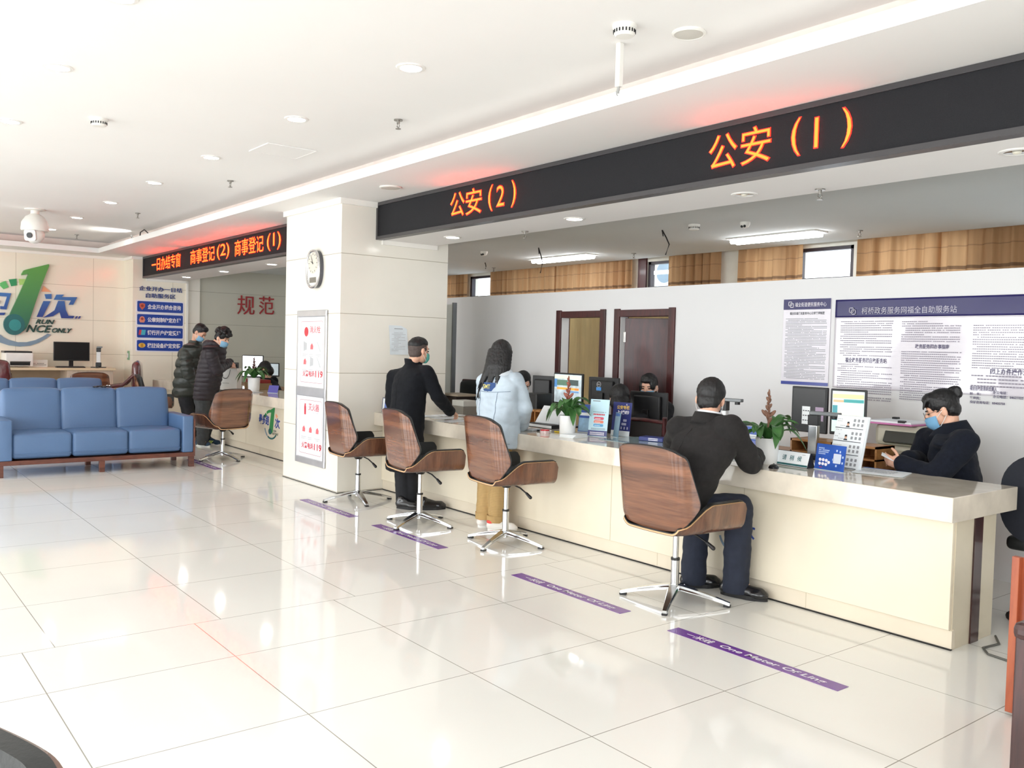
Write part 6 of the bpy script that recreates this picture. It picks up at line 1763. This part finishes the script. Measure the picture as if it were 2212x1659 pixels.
def limb(b, p, r):
    for (a, c), (ra, rc) in zip(zip(p, p[1:]), zip(r, r[1:])):
        b.cap(a, c, ra, rc)

def person(label, J, hf, hu=(0, 0, 1), bf=(0, 1, 0), voxel=0.007, hs=1.0):
    """J joints: pel, che, nec, hd, and sh/el/wr, hip/kn/an/to for L and R. Returns root body and useful frames"""
    R = frame(hf, hu); Rb = frame(bf)
    b = B()
    P = head_prims(b, J['hd'], R, hs)
    b.cap(P(0, -.03, -.06), J['nec'], .050, .056)
    pel, che = V3(J['pel']), V3(J['che'])
    b.ell(che, (.12, .07, .12), Rb); b.ell(pel, (.11, .08, .09), Rb); b.cap(pel, che, .075, .085); b.cap(che, J['nec'], .08, .052)
    for k in 'LR':
        if 'sh' + k in J:
            limb(b, [J['sh' + k], J['el' + k], J['wr' + k]], [.048, .038, .026])
            b.cap(V3(che) + V3((0, 0, .04)), V3(J['sh' + k]) + V3((0, 0, -.02)), .04, .036)
            if 'hd' + k in J:
                d, n, cu = J['hd' + k]
                hand_prims(b, J['wr' + k], d, n, 1.0, cu, -1 if k == 'L' else 1)
        if 'hip' + k in J:
            limb(b, [J['hip' + k], J['kn' + k], J['an' + k]], [.068, .05, .034])
            b.cap(J['an' + k], V3(J['an' + k]) + (V3(J['to' + k]) - V3(J['an' + k])) * .3, .030, .024)
    me = remesh(b, voxel, 3)
    root = link('person', me, M_skin)
    WORLD[root.name] = Matrix.Identity(4)
    tag(root, label, 'person')
    return root, P, R, Rb
def hair_mesh(parent, build_fn, name='hair', voxel=0.006, m=None, it=2, wr=0.0025):
    b = B(); build_fn(b)
    me = remesh(b, voxel, it)
    if wr: wrinkle(me, wr, 60)
    return link(name, me, m or M_hair, parent)
def garment(parent, name, b, m, voxel=0.008, it=6, wr=0.006, sc=9, stretch=(1, 1, 1.6), label=None, cut=.028):
    me = remesh(b, voxel, it)
    if name == 'trousers': cut_below(me, cut)
    if wr: wrinkle(me, wr, sc, stretch)
    return link(name, me, m, parent, label=label)
def shoe(parent, heel, toe, m, sole, w=.046, name='shoe', label=None, h=.07):
    heel, toe = V3(heel), V3(toe)
    d = (toe - heel); L_ = d.length; d.normalize()
    Rm = frame(d)
    b = B()
    b.cap(heel + d * .03 + V3((0, 0, .045)), heel + d * .05 + V3((0, 0, .085)), .040, .036)
    b.cap(heel + d * .035 + V3((0, 0, .045)), toe - d * .05 + V3((0, 0, .038)), .042, .040)
    b.ell(toe - d * .065 + V3((0, 0, .036)), (w, .07, .034), Rm)
    b.cap(heel + d * .06 + V3((0, 0, .075)), toe - d * .1 + V3((0, 0, .05)), .035, .03)
    me = remesh(b, .006, 4)
    o = link(name, me, m, parent, label=label)
    pts = []
    for k in range(28):
        a = 2 * pi * k / 28
        y = sin(a); x = cos(a)
        wd = w * (1.0 if y > 0 else .86)
        pts.append((x * wd * (1 - .12 * (y > .5)), L_ * .5 * y + L_ * .5))
    B(Matrix.Translation(heel) @ Rm.to_4x4()).prism(pts, .026).build('sole', sole, o)
    return o

M_dsole = mat('dark_sole', (26, 26, 28), rough=0.6)
M_wsole = mat('white_sole', (228, 228, 224), rough=0.5)

def short_hair(P, R, s=1.0, top=0.0):
    def f(b):
        b.ell(P(0, -.020, .040 + top), [q * s for q in (.0815, .096, .092)], R)
        b.ell(P(0, -.045, -.01), [q * s for q in (.072, .066, .07)], R)
        b.ell(P(0, .035, .085 + top), [q * s for q in (.062, .05, .042)], R)
    return f

# ---- 1 standing man in the long black coat
J = dict(pel=(-2.963, 3.500, 0.683), che=(-2.907, 3.500, 1.114), nec=(-2.883, 3.520, 1.327), hd=(-2.825, 3.540, 1.446),
         shL=(-3.124, 3.460, 1.189), elL=(-3.106, 3.430, 0.962), wrL=(-3.150, 3.520, 0.766),
         shR=(-2.723, 3.560, 1.244), elR=(-2.684, 3.660, 1.035), wrR=(-2.862, 3.920, 0.882),
         hipL=(-2.993, 3.460, 0.639), knL=(-2.947, 3.470, 0.322), anL=(-2.921, 3.470, 0.068), toL=(-3.100, 3.620, -0.016),
         hipR=(-2.929, 3.530, 0.642), knR=(-2.916, 3.530, 0.322), anR=(-2.905, 3.530, 0.065), toR=(-3.032, 3.680, -0.002))
J['hdR'] = ((-.12, .85, -.35), (-.1, -.3, -.9), .75); J['hdL'] = ((.1, .5, -.9), (.6, .3, 0), .6)
r, P, R, Rb = person('man in a long black coat standing at the counter, one hand on papers', J, (-.1, 1, -.06), bf=(.05, 1, 0))
def coatf(b, J, Rb, rs=(.078, .064, .053), wd=(.195, .125), hip=(.19, .135), hem=None, flare=0.0):
    nec, che, pel = V3(J['nec']), V3(J['che']), V3(J['pel'])
    w, d = wd
    z = V3((0, 0, 1))
    sx = (V3(J['shR']) - V3(J['shL'])).length / 2
    up = (nec - che).normalized()
    secs = [(nec + up * .012, .062, .066), (nec - up * .02, .085, .076), (nec - up * .05, sx * .72, .088), (nec - up * .085, sx * .98, .10), (nec - up * .13, w, d * .93),
            (che, w, d), (che.lerp(pel, .5), (w + hip[0]) / 2 - .006, (d + hip[1]) / 2 - .004), (che.lerp(pel, .85), *hip), (pel, *hip)]
    for k in range(1, 1 + int((hem or .05) / .05)):
        secs.append((pel + V3((0, 0, -.05 * k)), hip[0] + flare * k, hip[1] + flare * k))
    b.loft(secs, Rb)
    for k in 'LR':
        limb(b, [J['sh' + k], J['el' + k], J['wr' + k]], rs)
        b.cap(V3(J['nec']).lerp(V3(J['sh' + k]), .45) + V3((0, 0, -.035)), V3(J['sh' + k]), .062, rs[0] * .98)
b = B(); coatf(b, J, Rb, (.074, .064, .054), (.205, .135), (.20, .145), hem=.36, flare=.002)
garment(r, 'coat', b, M_coat, it=8)
b = B(); nk = V3(J['nec'])
b.grid(lambda u, v: nk + Rb @ V3(((.072 + .012 * v) * cos(2 * pi * u), (.075 + .01 * v) * sin(2 * pi * u) + .0, -.045 + (.07 - .02 * sin(2 * pi * u)) * v)), 32, 6, 0.006, closed=True)
b.build('collar', M_coat, r, smooth=180)
b = B()
for k in 'LR': limb(b, [J['hip' + k], J['kn' + k], V3(J['an' + k]) + V3((0, 0, -.05))], [.10, .078, .074])
garment(r, 'trousers', b, M_blacktr)
shoe(r, (-2.930, 3.403, 0.000), (-2.731, 3.518, 0.000)[:2] + (0,), M_shoeb, M_dsole)
shoe(r, (-2.74, 3.52, 0), (-2.66, 3.76, 0), M_shoeb, M_dsole)
hair_mesh(r, lambda b: (b.ell(P(0, -.016, .028), (.0775, .0965, .085), R), b.ell(P(0, -.04, -.02), (.068, .062, .06), R)), 'shaved_sides', m=M_fade)
hair_mesh(r, lambda b: (b.ell(P(0, -.008, .066), (.074, .092, .060), R), b.ell(P(0, -.03, .05), (.076, .085, .06), R)))
mask_part(r, P, R, J['hd'], M_maskg); eyes_part(r, P, R)

ct = [o for o in r.children if o.name.startswith('coat')][0].data
che, pel, nec = V3(J['che']), V3(J['pel']), V3(J['nec'])
seams(r, ct, [nec.lerp(pel + V3((0, 0, -.3)), .12 + .86 * k / 30) + Rb @ V3((0, -.4, 0)) for k in range(31)], Rb @ V3((0, 1, 0)), M_coat, .0022)
# ---- 2 woman in the denim jacket
J = dict(pel=(-1.754, 3.640, 0.673), che=(-1.695, 3.620, 1.098), nec=(-1.673, 3.620, 1.306), hd=(-1.736, 3.660, 1.426),
         shL=(-1.883, 3.600, 1.199), elL=(-2.044, 3.720, 0.957), wrL=(-2.201, 3.920, 0.831),
         shR=(-1.556, 3.670, 1.221), elR=(-1.527, 3.740, 1.012), wrR=(-1.694, 3.860, 0.851),
         hipL=(-1.787, 3.600, 0.595), knL=(-1.813, 3.600, 0.303), anL=(-1.829, 3.600, 0.049), toL=(-1.950, 3.750, -0.027),
         hipR=(-1.708, 3.660, 0.601), knR=(-1.675, 3.620, 0.321), anR=(-1.669, 3.600, 0.065), toR=(-1.756, 3.750, -0.004))
J['hdR'] = ((-.5, .8, -.3), (-.4, -.4, -.8), .6); J['hdL'] = ((.3, .9, -.2), (.2, -.4, -.9), .6)
r, P, R, Rb = person('woman with long black hair in a light denim jacket and khaki trousers', J, (-.55, .85, -.28), bf=(-.1, 1, 0), hs=.96)
b = B(); coatf(b, J, Rb, (.074, .070, .056), (.205, .135), (.215, .15), hem=.02)
jk = garment(r, 'denim_jacket', b, M_denim, it=8, wr=.009, sc=8)
M_stitch = mat('denim_seam', (134, 148, 166), rough=0.9, vary=0.15, scale=60)
che, pel = V3(J['che']), V3(J['pel'])
bk = Rb @ V3((0, -.4, 0)); fw = Rb @ V3((0, 1, 0))
seams(jk, jk.data, [che + bk + Rb @ V3((-.19 + .38 * k / 30, 0, .045 - .012 * sin(pi * k / 30))) for k in range(31)], fw, M_stitch, .0028)
seams(jk, jk.data, [pel + bk + Rb @ V3((-.21 + .42 * k / 30, 0, .045)) for k in range(31)], fw, M_stitch, .0025)
for sx in (-.10, .105):
    seams(jk, jk.data, [che + bk + Rb @ V3((sx * (1 - .25 * k / 24), 0, .04)) + (pel + V3((0, 0, .045)) - che - V3((0, 0, .04))) * (k / 24) for k in range(25)], fw, M_stitch, .003)
nk = V3(J['nec'])
B().grid(lambda u, v: nk + Rb @ V3(((.07 + .03 * v) * cos(2 * pi * u), (.07 + .028 * v) * sin(2 * pi * u), .005 - .05 * v)), 32, 6, 0.008, closed=True).build('collar', mat('denim_collar', (206, 214, 222), rough=0.9, vary=0.08), jk, smooth=180)
# printed patch on the back
pc = V3(J['che']) + Rb @ V3((-.005, -.128, .075))
Mpt = Matrix.Translation(pc) @ Rb.to_4x4() @ Matrix(((1, 0, 0, 0), (0, 0, -1, 0), (0, 1, 0, 0), (0, 0, 0, 1)))
B(Mpt).grid(lambda u, v: V3((-.075 + .15 * u, -.035 + .07 * v, .012 - .02 * (2 * u - 1) ** 2)), 10, 4, 0.003).build('back_patch', mat('patch_blue', (44, 76, 130), rough=0.7), jk)
letter('SMT', .085, .036, Mpt @ Matrix.Translation((-.045, -.016, .0155)), mat('patch_yellow', (226, 214, 130), rough=0.6), jk, bold=0.01)
bt = V3(J['pel']) + Rb @ V3((.07, -.128, .0))
B().cyl(bt, bt + Rb @ V3((0, -.012, 0)), .011, seg=16).build('button', mat('button_dark', (50, 46, 44), rough=0.3, metal=0.6), jk)
b = B()
b.ell(V3(J['pel']) + V3((0, 0, -.05)), (.158, .12, .11), Rb)
for k in 'LR': limb(b, [V3(J['hip' + k]) + V3((0, 0, .02)), J['kn' + k], V3(J['an' + k]) + V3((0, 0, -.02))], [.096, .086, .076])
tr = garment(r, 'trousers', b, M_khaki, wr=.006, cut=.075)
for k in 'LR':
    a = V3(J['an' + k])
    B().lathe([(.070, .0), (.083, .0), (.084, .055), (.074, .055)], 28, Matrix.Translation((a.x, a.y, .07))).build('cuff', M_khaki, tr, smooth=60)
M_sn = mat('white_sneaker', (232, 228, 222), rough=0.5, vary=0.04)
aL, aR = V3(J['anL']), V3(J['anR'])
for h, q in (((aL.x - .015, aL.y - .065, 0), (aL.x + .05, aL.y + .17, 0)), ((aR.x - .03, aR.y - .07, 0), (aR.x + .17, aR.y + .08, 0))):
    s_ = shoe(r, h, q, M_sn, M_wsole, w=.045)
    hv = V3(h); dv = (V3(q) - hv).normalized()
    B().ell(hv + dv * .035 + V3((0, 0, .075)), (.043, .043, .022), frame(dv)).build('heel_tab', mat('sneaker_red', (232, 76, 70), rough=0.5), s_, smooth=180)
def long_hair(b):
    b.ell(P(0, -.022, .036), (.086, .102, .095), R); b.ell(P(0, -.055, -.03), (.086, .07, .10), R)
    rnd = random.Random(5)
    bk = V3(J['che'])
    for k in range(34):
        u = k / 33
        a = -1.25 + 2.5 * u
        p0 = P(.088 * sin(a), -.03 - .07 * cos(a), .02)
        mid = P(.10 * sin(a), -.045 - .075 * cos(a), -.12)
        left = u < .5
        end = mid + V3((rnd.uniform(-.03, .02) - (.06 if u < .3 else 0), rnd.uniform(-.02, .012) - .04, -rnd.uniform(.12, .22) * (1.35 if left else .8)))
        b.cap(p0, mid, .026, .022); b.cap(mid, mid.lerp(end, .6), .022, .013); b.cap(mid.lerp(end, .6), end, .013, .003)
hair_mesh(r, long_hair, 'long_hair', .005, it=3)
mask_part(r, P, R, J['hd'], M_mask); eyes_part(r, P, R)

# ---- 3 seated man in the dark suit
J = dict(pel=(.50, 3.28, .585), che=(0.634, 3.360, 0.908), nec=(0.614, 3.440, 1.121), hd=(0.568, 3.500, 1.211),
         shL=(0.453, 3.360, 1.029), elL=(0.183, 3.620, 0.815), wrL=(0.136, 3.880, 0.827),
         shR=(0.808, 3.400, 1.059), elR=(0.788, 3.620, 0.836), wrR=(0.598, 3.930, 0.854),
         hipL=(.43, 3.32, .55), knL=(.38, 3.64, .53), anL=(.38, 3.62, .09), toL=(.52, 3.76, .04),
         hipR=(.61, 3.32, .56), knR=(.70, 3.64, .56), anR=(.66, 3.69, .09), toR=(.86, 3.75, .04))
J['hdR'] = ((-.75, .6, -.2), (-.1, -.2, -.95), .8); J['hdL'] = ((.5, .8, -.2), (.1, -.2, -1), .6)
r, P, R, Rb = person('man in a dark suit sitting on the front chair, writing at the counter', J, (-.46, .82, -.42), hu=(-.1, .35, 1), bf=(.05, 1, 0))
b = B(); coatf(b, J, Rb, (.080, .07, .054), (.215, .14), (.195, .15), hem=.05)
b.ell(V3(J['pel']) + V3((0, -.0, .0)), (.20, .16, .12), Rb)
b.cap(V3(J['pel']) + Rb @ V3((.05, .05, -.02)), V3(J['pel']) + Rb @ V3((.11, .20, -.02)), .09, .075)
garment(r, 'suit_jacket', b, M_suit, it=8, wr=.010, sc=7)
b = B(); sj = [o for o in r.children if o.name.startswith('suit_jacket')][0].data
nec, pel = V3(J['nec']), V3(J['pel'])
seams(r, sj, [nec.lerp(pel, .15 + .8 * k / 26) + Rb @ V3((.0, -.4, 0)) for k in range(27)], Rb @ V3((0, 1, 0)), M_suit, .002)
nk = V3(J['nec'])
B().grid(lambda u, v: nk + Rb @ V3(((.066 + .012 * v) * cos(2 * pi * u), .0 + (.07 + .01 * v) * sin(2 * pi * u), .020 - .05 * v - .012 * sin(2 * pi * u))), 32, 5, 0.004, closed=True).build('shirt_collar', M_shirt, r, smooth=180)
B().grid(lambda u, v: nk + Rb @ V3(((.076 + .03 * v) * cos(2 * pi * u), -.006 + (.08 + .028 * v) * sin(2 * pi * u), .008 - .065 * v - .012 * sin(2 * pi * u))), 32, 5, 0.006, closed=True).build('jacket_collar', M_suit, r, smooth=180)
b = B()
b.ell(V3(J['pel']) + V3((0, 0, -.03)), (.17, .13, .08), Rb)
for k in 'LR': limb(b, [J['hip' + k], J['kn' + k], V3(J['an' + k]) + V3((0, 0, -.05))], [.095, .085, .08])
garment(r, 'trousers', b, M_navytr, wr=.007, sc=8)
shoe(r, (.57, 3.655, 0), (.85, 3.75, 0), M_shoeb, M_dsole, w=.05)
shoe(r, (.33, 3.565, 0), (.47, 3.78, 0), M_shoeb, M_dsole, w=.05)
hair_mesh(r, lambda b: (short_hair(P, R)(b), b.ell(P(0, -.055, -.03), (.070, .055, .07), R), b.ell(P(0, -.025, .035), (.0865, .100, .093), R)))
mask_part(r, P, R, J['hd'], M_mask); eyes_part(r, P, R)

# ---- 4 clerk with the bun at the right
J = dict(pel=(1.50, 4.80, .58), che=(1.415, 4.800, 0.889), nec=(1.390, 4.800, 1.060), hd=(1.343, 4.780, 1.173),
         shR=(1.167, 4.980, 0.958), elR=(1.178, 4.850, 0.814), wrR=(1.229, 4.620, 0.858),
         shL=(1.565, 4.630, 0.998), elL=(1.468, 4.480, 0.788), wrL=(1.256, 4.500, 0.836),
         hipL=(1.48, 4.72, .5), knL=(1.20, 4.62, .48), anL=(1.22, 4.6, .08), toL=(1.05, 4.55, .04),
         hipR=(1.48, 4.90, .5), knR=(1.20, 4.86, .48), anR=(1.22, 4.86, .08), toR=(1.05, 4.84, .04))
J['hdL'] = ((-.85, -.15, .15), (0, .9, .1), .5); J['hdR'] = ((-.7, -.45, .1), (0, 0, -1), .6)
r, P, R, Rb = person('clerk with a hair bun, glasses and blue mask in a navy coat', J, (-.80, -.42, -.36), hu=(-.3, -.15, 1), bf=(-.9, -.25, 0))
b = B(); coatf(b, J, Rb, (.084, .072, .057), (.20, .135), (.19, .14), hem=.05)
garment(r, 'navy_coat', b, M_navycoat, wr=.008, sc=8)
nk = V3(J['nec'])
B().grid(lambda u, v: nk + Rb @ V3(((.066 + .05 * v) * cos(2 * pi * u), -.012 + (.072 + .05 * v) * sin(2 * pi * u), .034 - .075 * v - .02 * sin(2 * pi * u))), 36, 6, 0.008, closed=True).build('coat_collar', M_navycoat, r, smooth=180)
b = B()
for k in 'LR': limb(b, [J['hip' + k], J['kn' + k], J['an' + k]], [.09, .075, .06])
garment(r, 'trousers', b, M_blacktr)
def bun(b):
    b.ell(P(0, -.018, .040), (.083, .099, .090), R); b.ell(P(0, -.055, -.012), (.070, .056, .06), R); b.ell(P(0, .035, .084), (.062, .056, .040), R)
    for k in range(7): b.cap(P(-.05 + .016 * k, .068, .085), P(-.055 + .018 * k, .098, .035), .012, .004)
    for k in range(12):
        a = k * 2.1
        b.ell(P(.012 * cos(a), -.108 + .018 * sin(a), .078 + .018 * cos(a * 1.7)), (.024, .022, .024), R)
    b.cap(P(0, -.08, .06), P(0, -.11, .075), .03, .025)
hair_mesh(r, bun, 'hair_bun', .005)
mask_part(r, P, R, J['hd'], M_mask2); eyes_part(r, P, R)
b = B()
for k in (-1, 1):
    b.tube([P(k * .032 + .022 * cos(a), .106 - .006 * abs(k * .032 + .022 * cos(a)) * 10 * .3, -.006 + .018 * sin(a)) for a in (2 * pi * q / 16 for q in range(17))], .0016, 6)
    b.tube([P(k * .054, .100, 0), P(k * .076, .04, .004), P(k * .082, -.01, .0)], .0014, 6)
b.tube([P(-.010, .106, 0), P(.010, .106, 0)], .0016, 6)
b.build('glasses', mat('spectacle_frame', (120, 116, 110), rough=0.25, metal=0.8), r)
pw = V3(J['wrL']) + V3((-.085, -.02, .035))
t = thing('id_card', 'small white card held in the hands of the clerk with the bun', 'card', tuple(pw))
B(Matrix.Translation(pw) @ Matrix.Rotation(.5, 4, 'Y') @ Matrix.Rotation(.5, 4, 'Z')).box(-.043, .043, -.027, .027, 0, .004, .001).build('card', M_cardw, t)

def seated_clerk(label, hd, hf, bf, coat, hairfn, mask=None, lean=(0, 0), hu=(0, 0, 1), sh=.19, seat=None):
    h = V3(hd); Rb_ = frame(bf); rt, fw = Rb_ @ V3((1, 0, 0)), Rb_ @ V3((0, 1, 0))
    ln = V3((lean[0], lean[1], 0))
    nec = h + V3((0, 0, -.135)) - ln * .25; che = nec + V3((0, 0, -.18)) - ln * .8; pel = V3((che.x - ln.x, che.y - ln.y, .56))
    J = dict(hd=h, nec=nec, che=che, pel=pel)
    for k, s_ in (('L', -1), ('R', 1)):
        J['sh' + k] = nec + rt * sh * s_ + V3((0, 0, -.06)); J['el' + k] = J['sh' + k] + fw * .10 + rt * .03 * s_ + V3((0, 0, -.25)); J['wr' + k] = J['el' + k] + fw * .2 - rt * .05 * s_ + V3((0, 0, .04))
        J['hd' + k] = (fw - V3((0, 0, .1)), V3((0, 0, -1)), .5)
        J['hip' + k] = pel + rt * .09 * s_ + V3((0, 0, -.06)); J['kn' + k] = J['hip' + k] + fw * .34; J['an' + k] = V3((J['kn' + k].x, J['kn' + k].y, .08)); J['to' + k] = J['an' + k] + fw * .15 + V3((0, 0, -.04))
    r, P, R, Rb2 = person(label, J, hf, hu, bf, voxel=.009)
    b = B(); coatf(b, J, Rb_, (.08, .068, .054), (.185, .12), (.175, .125), hem=.05)
    garment(r, 'jacket', b, coat, .01)
    b = B()
    for k in 'LR': limb(b, [J['hip' + k], J['kn' + k], J['an' + k]], [.09, .075, .06])
    garment(r, 'trousers', b, M_blacktr, .01)
    hair_mesh(r, hairfn(P, R), voxel=.006)
    if mask: mask_part(r, P, R, hd, mask)
    eyes_part(r, P, R)
    return r, P, R
def pony(P, R):
    def f(b):
        short_hair(P, R)(b)
        b.ell(P(-.05, .04, .03), (.030, .045, .055), R); b.ell(P(.055, .03, .0), (.026, .04, .075), R); b.ell(P(0, -.07, -.03), (.075, .05, .08), R)
        b.ell(P(0, .062, .07), (.055, .032, .03), R)
    return f
# ---- 5 masked clerk behind the wide monitor
seated_clerk('masked clerk with a fringe looking out over the wide black monitor', (-1.659, 5.330, 1.160), (.45, -.9, -.12), (.2, -1, 0), M_blacktr, pony, M_mask)
# ---- 6 clerk bent forward in front of the ring logo monitor
def bob(P, R):
    def f(b):
        b.ell(P(0, -.02, .035), (.092, .105, .098), R); b.ell(P(0, -.03, -.05), (.09, .08, .09), R); b.ell(P(0, .04, .07), (.07, .06, .05), R)
    return f
seated_clerk('dark haired clerk in black bent forward before the ring logo monitor', (-1.566, 4.860, 1.061), (-.75, .55, -.5), (-.8, .6, 0), M_blacktr, bob, None, lean=(-.16, .11))
# ---- 7 clerk hidden behind the woman in denim
seated_clerk('clerk with black hair almost hidden behind the woman in the denim jacket', (-3.533, 5.320, 1.117), (.2, -.95, -.2), (.1, -1, 0), M_blacktr, short_hair, M_mask)
# ---- 8 clerk at the far counter left of the pillar
seated_clerk('clerk in black bent over the far desk, hair hiding the face', (-9.310, 4.750, 1.057), (-.6, -.5, -.7), (-.7, -.5, 0), M_navycoat, lambda P, R: (lambda b: (bob(P, R)(b), b.ell(P(0, .06, -.0), (.075, .055, .10), R))), None, lean=(-.12, -.06))

# ---- 9 and 10 two men in puffer jackets at the far counter
def puffer(b, J, Rb, rr, w, d, n, amp=.010):
    nec, pel = V3(J['nec']), V3(J['pel'])
    up = (nec - pel).normalized()
    top = nec - up * .10; bot = pel + V3((0, 0, -.06))
    sx = (V3(J['shR']) - V3(J['shL'])).length / 2
    secs = [(nec + up * .02, .085, .085), (nec - up * .02, .10, .095), (nec - up * .055, sx * .85, .11)]
    N = n * 8
    for k in range(N + 1):
        f = k / N
        q = abs(sin(pi * f * n)) ** .6 * amp * 2 - amp
        e = .9 + .18 * sin(pi * min(1, .15 + f * .75)) - (.10 * max(0, f - .93) / .07)
        secs.append((top.lerp(bot, f), w * e + q, d * e + q))
    b.loft(secs, Rb, 40)
    for k in 'LR':
        pts = [V3(J['sh' + k]), V3(J['el' + k]), V3(J['wr' + k])]
        m = int(n * .62)
        for a, c, r0, r1 in ((pts[0], pts[1], rr * 1.08, rr), (pts[1], pts[2], rr, rr * .78)):
            dd = (c - a).normalized(); Rl = dd.to_track_quat('Z', 'Y').to_matrix()
            ss = []
            for q in range(m * 8 + 1):
                f = q / (m * 8); v = abs(sin(pi * f * m)) ** .6 * amp * 1.6 - amp * .8
                rad = r0 + (r1 - r0) * f + v
                ss.append((a.lerp(c, f), rad, rad))
            b.loft(ss, Rl, 20, 2.0)
        b.ell(pts[1], (rr * .98,) * 3); b.ell(pts[0], (rr * 1.06,) * 3)
        b.ell(pts[2], (rr * .74,) * 3)
        b.cap(nec.lerp(pts[0], .5) + V3((0, 0, -.05)), pts[0], .08, rr * .98)
J = dict(pel=(-8.303, 3.460, 0.715), che=(-8.188, 3.480, 1.140), nec=(-8.056, 3.520, 1.450), hd=(-7.919, 3.560, 1.529),
         shR=(-7.906, 3.400, 1.305), elR=(-7.950, 3.500, 1.084), wrR=(-8.480, 3.860, 1.167),
         shL=(-8.756, 3.660, 1.292), elL=(-8.593, 3.740, 1.096), wrL=(-8.588, 3.920, 1.185),
         hipR=(-8.260, 3.420, 0.699), knR=(-8.271, 3.440, 0.394), anR=(-8.318, 3.440, 0.098), toR=(-8.151, 3.500, 0.034),
         hipL=(-8.538, 3.540, 0.681), knL=(-8.412, 3.540, 0.380), anL=(-8.596, 3.560, 0.079), toL=(-8.441, 3.620, 0.025))
J['hdR'] = ((.75, .55, -.3), (.2, 0, -1), .9); J['hdL'] = ((.8, .3, -.35), (.2, 0, -1), .9)
r, P, R, Rb = person('man with curly hair in a dark puffer jacket reaching into the gift bag', J, (.86, .62, -.42), hu=(.35, .25, 1), bf=(.62, .78, 0))
b = B(); puffer(b, J, Rb, .074, .205, .15, 11, .006)
garment(r, 'puffer_jacket', b, M_puffd, .009, 3, .004, 12)
nk = V3(J['nec'])
b = B()
for k in range(14):
    a = 2 * pi * k / 14
    b.ell(nk + Rb @ V3((.09 * cos(a), -.02 + .085 * sin(a), .0 - .03 * (sin(a) > 0) * sin(a))), (.05, .05, .045))
b.ell(nk + Rb @ V3((0, -.11, -.02)), (.11, .065, .07), Rb)
garment(r, 'hood', b, M_puffd, .009, 3, .003, 12)
b = B()
b.ell(J['pel'], (.165, .13, .12), Rb)
for k in 'LR': limb(b, [J['hip' + k], J['kn' + k], V3(J['an' + k]) + V3((0, 0, -.03))], [.12, .10, .076])
garment(r, 'trousers', b, M_greytr, wr=.012, sc=7)
M_snb = mat('blue_sneaker', (36, 64, 88), rough=0.5, vary=0.1)
for h, q in (((-8.50, 3.42, 0), (-8.24, 3.52, 0)), ((-8.60, 3.60, 0), (-8.34, 3.70, 0))):
    s_ = shoe(r, h, q, M_snb, M_wsole)
    hv, dv = V3(h), (V3(q) - V3(h)).normalized(); sd = V3((dv.y, -dv.x, 0))
    b = B()
    for k in range(3):
        b.cap(hv + dv * (.08 + .03 * k) + sd * .046 + V3((0, 0, .03)), hv + dv * (.11 + .03 * k) + sd * .036 + V3((0, 0, .062)), .006)
    b.build('side_stripes', mat('sneaker_lime', (214, 240, 130), rough=0.5), s_)
rn = random.Random(9)
def curly(b):
    b.ell(P(0, -.012, .045), (.086, .098, .090), R); b.ell(P(0, -.05, -.01), (.072, .06, .06), R)
    for k in range(70):
        a, e = rn.uniform(0, 2 * pi), rn.uniform(.05, 1.45)
        b.ell(P(.092 * cos(a) * cos(e), -.005 + .108 * sin(a) * cos(e), .05 + .10 * sin(e)), (.022, .022, .02), sub=2)
    for k in range(9): b.ell(P(-.045 + .011 * k, .09, .075 + .01 * (k % 2)), (.018, .02, .024), sub=2)
hair_mesh(r, curly, 'curly_hair', .006, it=2)
mask_part(r, P, R, J['hd'], M_mask); eyes_part(r, P, R)

J = dict(pel=(-9.480, 3.580, 0.681), che=(-9.431, 3.580, 1.137), nec=(-9.146, 3.600, 1.467), hd=(-9.006, 3.620, 1.605),
         shR=(-9.092, 3.450, 1.281), elR=(-9.051, 3.460, 1.011), wrR=(-9.124, 3.620, 0.872),
         shL=(-9.782, 3.740, 1.293), elL=(-9.783, 3.800, 1.021), wrL=(-9.651, 3.900, 0.919),
         hipR=(-9.396, 3.540, 0.651), knR=(-9.277, 3.560, 0.346), anR=(-9.286, 3.580, 0.032), toR=(-9.174, 3.640, -0.036),
         hipL=(-9.686, 3.660, 0.633), knL=(-9.502, 3.660, 0.340), anL=(-9.510, 3.680, 0.027), toL=(-9.393, 3.740, -0.034))
J['hdR'] = ((.6, .6, -.5), (.2, 0, -1), .6); J['hdL'] = ((.6, .6, -.5), (.2, 0, -1), .6)
r, P, R, Rb = person('man in a glossy dark green puffer jacket behind the man with the bag', J, (.72, .60, -.75), hu=(.4, .35, 1), bf=(.62, .78, 0))
b = B(); puffer(b, J, Rb, .088, .225, .185, 5, .014)
garment(r, 'puffer_jacket', b, M_puffg, .009, 3, .008, 9)
b = B()
b.ell(J['pel'], (.165, .13, .12), Rb)
for k in 'LR': limb(b, [J['hip' + k], J['kn' + k], V3(J['an' + k]) + V3((0, 0, -.04))], [.11, .085, .07])
garment(r, 'trousers', b, M_blacktr, wr=.008)
for h, q in (((-9.55, 3.56, 0), (-9.3, 3.66, 0)), ((-9.6, 3.72, 0), (-9.35, 3.82, 0))):
    shoe(r, h, q, M_shoeb, M_wsole)
hair_mesh(r, short_hair(P, R))
mask_part(r, P, R, J['hd'], M_mask); eyes_part(r, P, R)
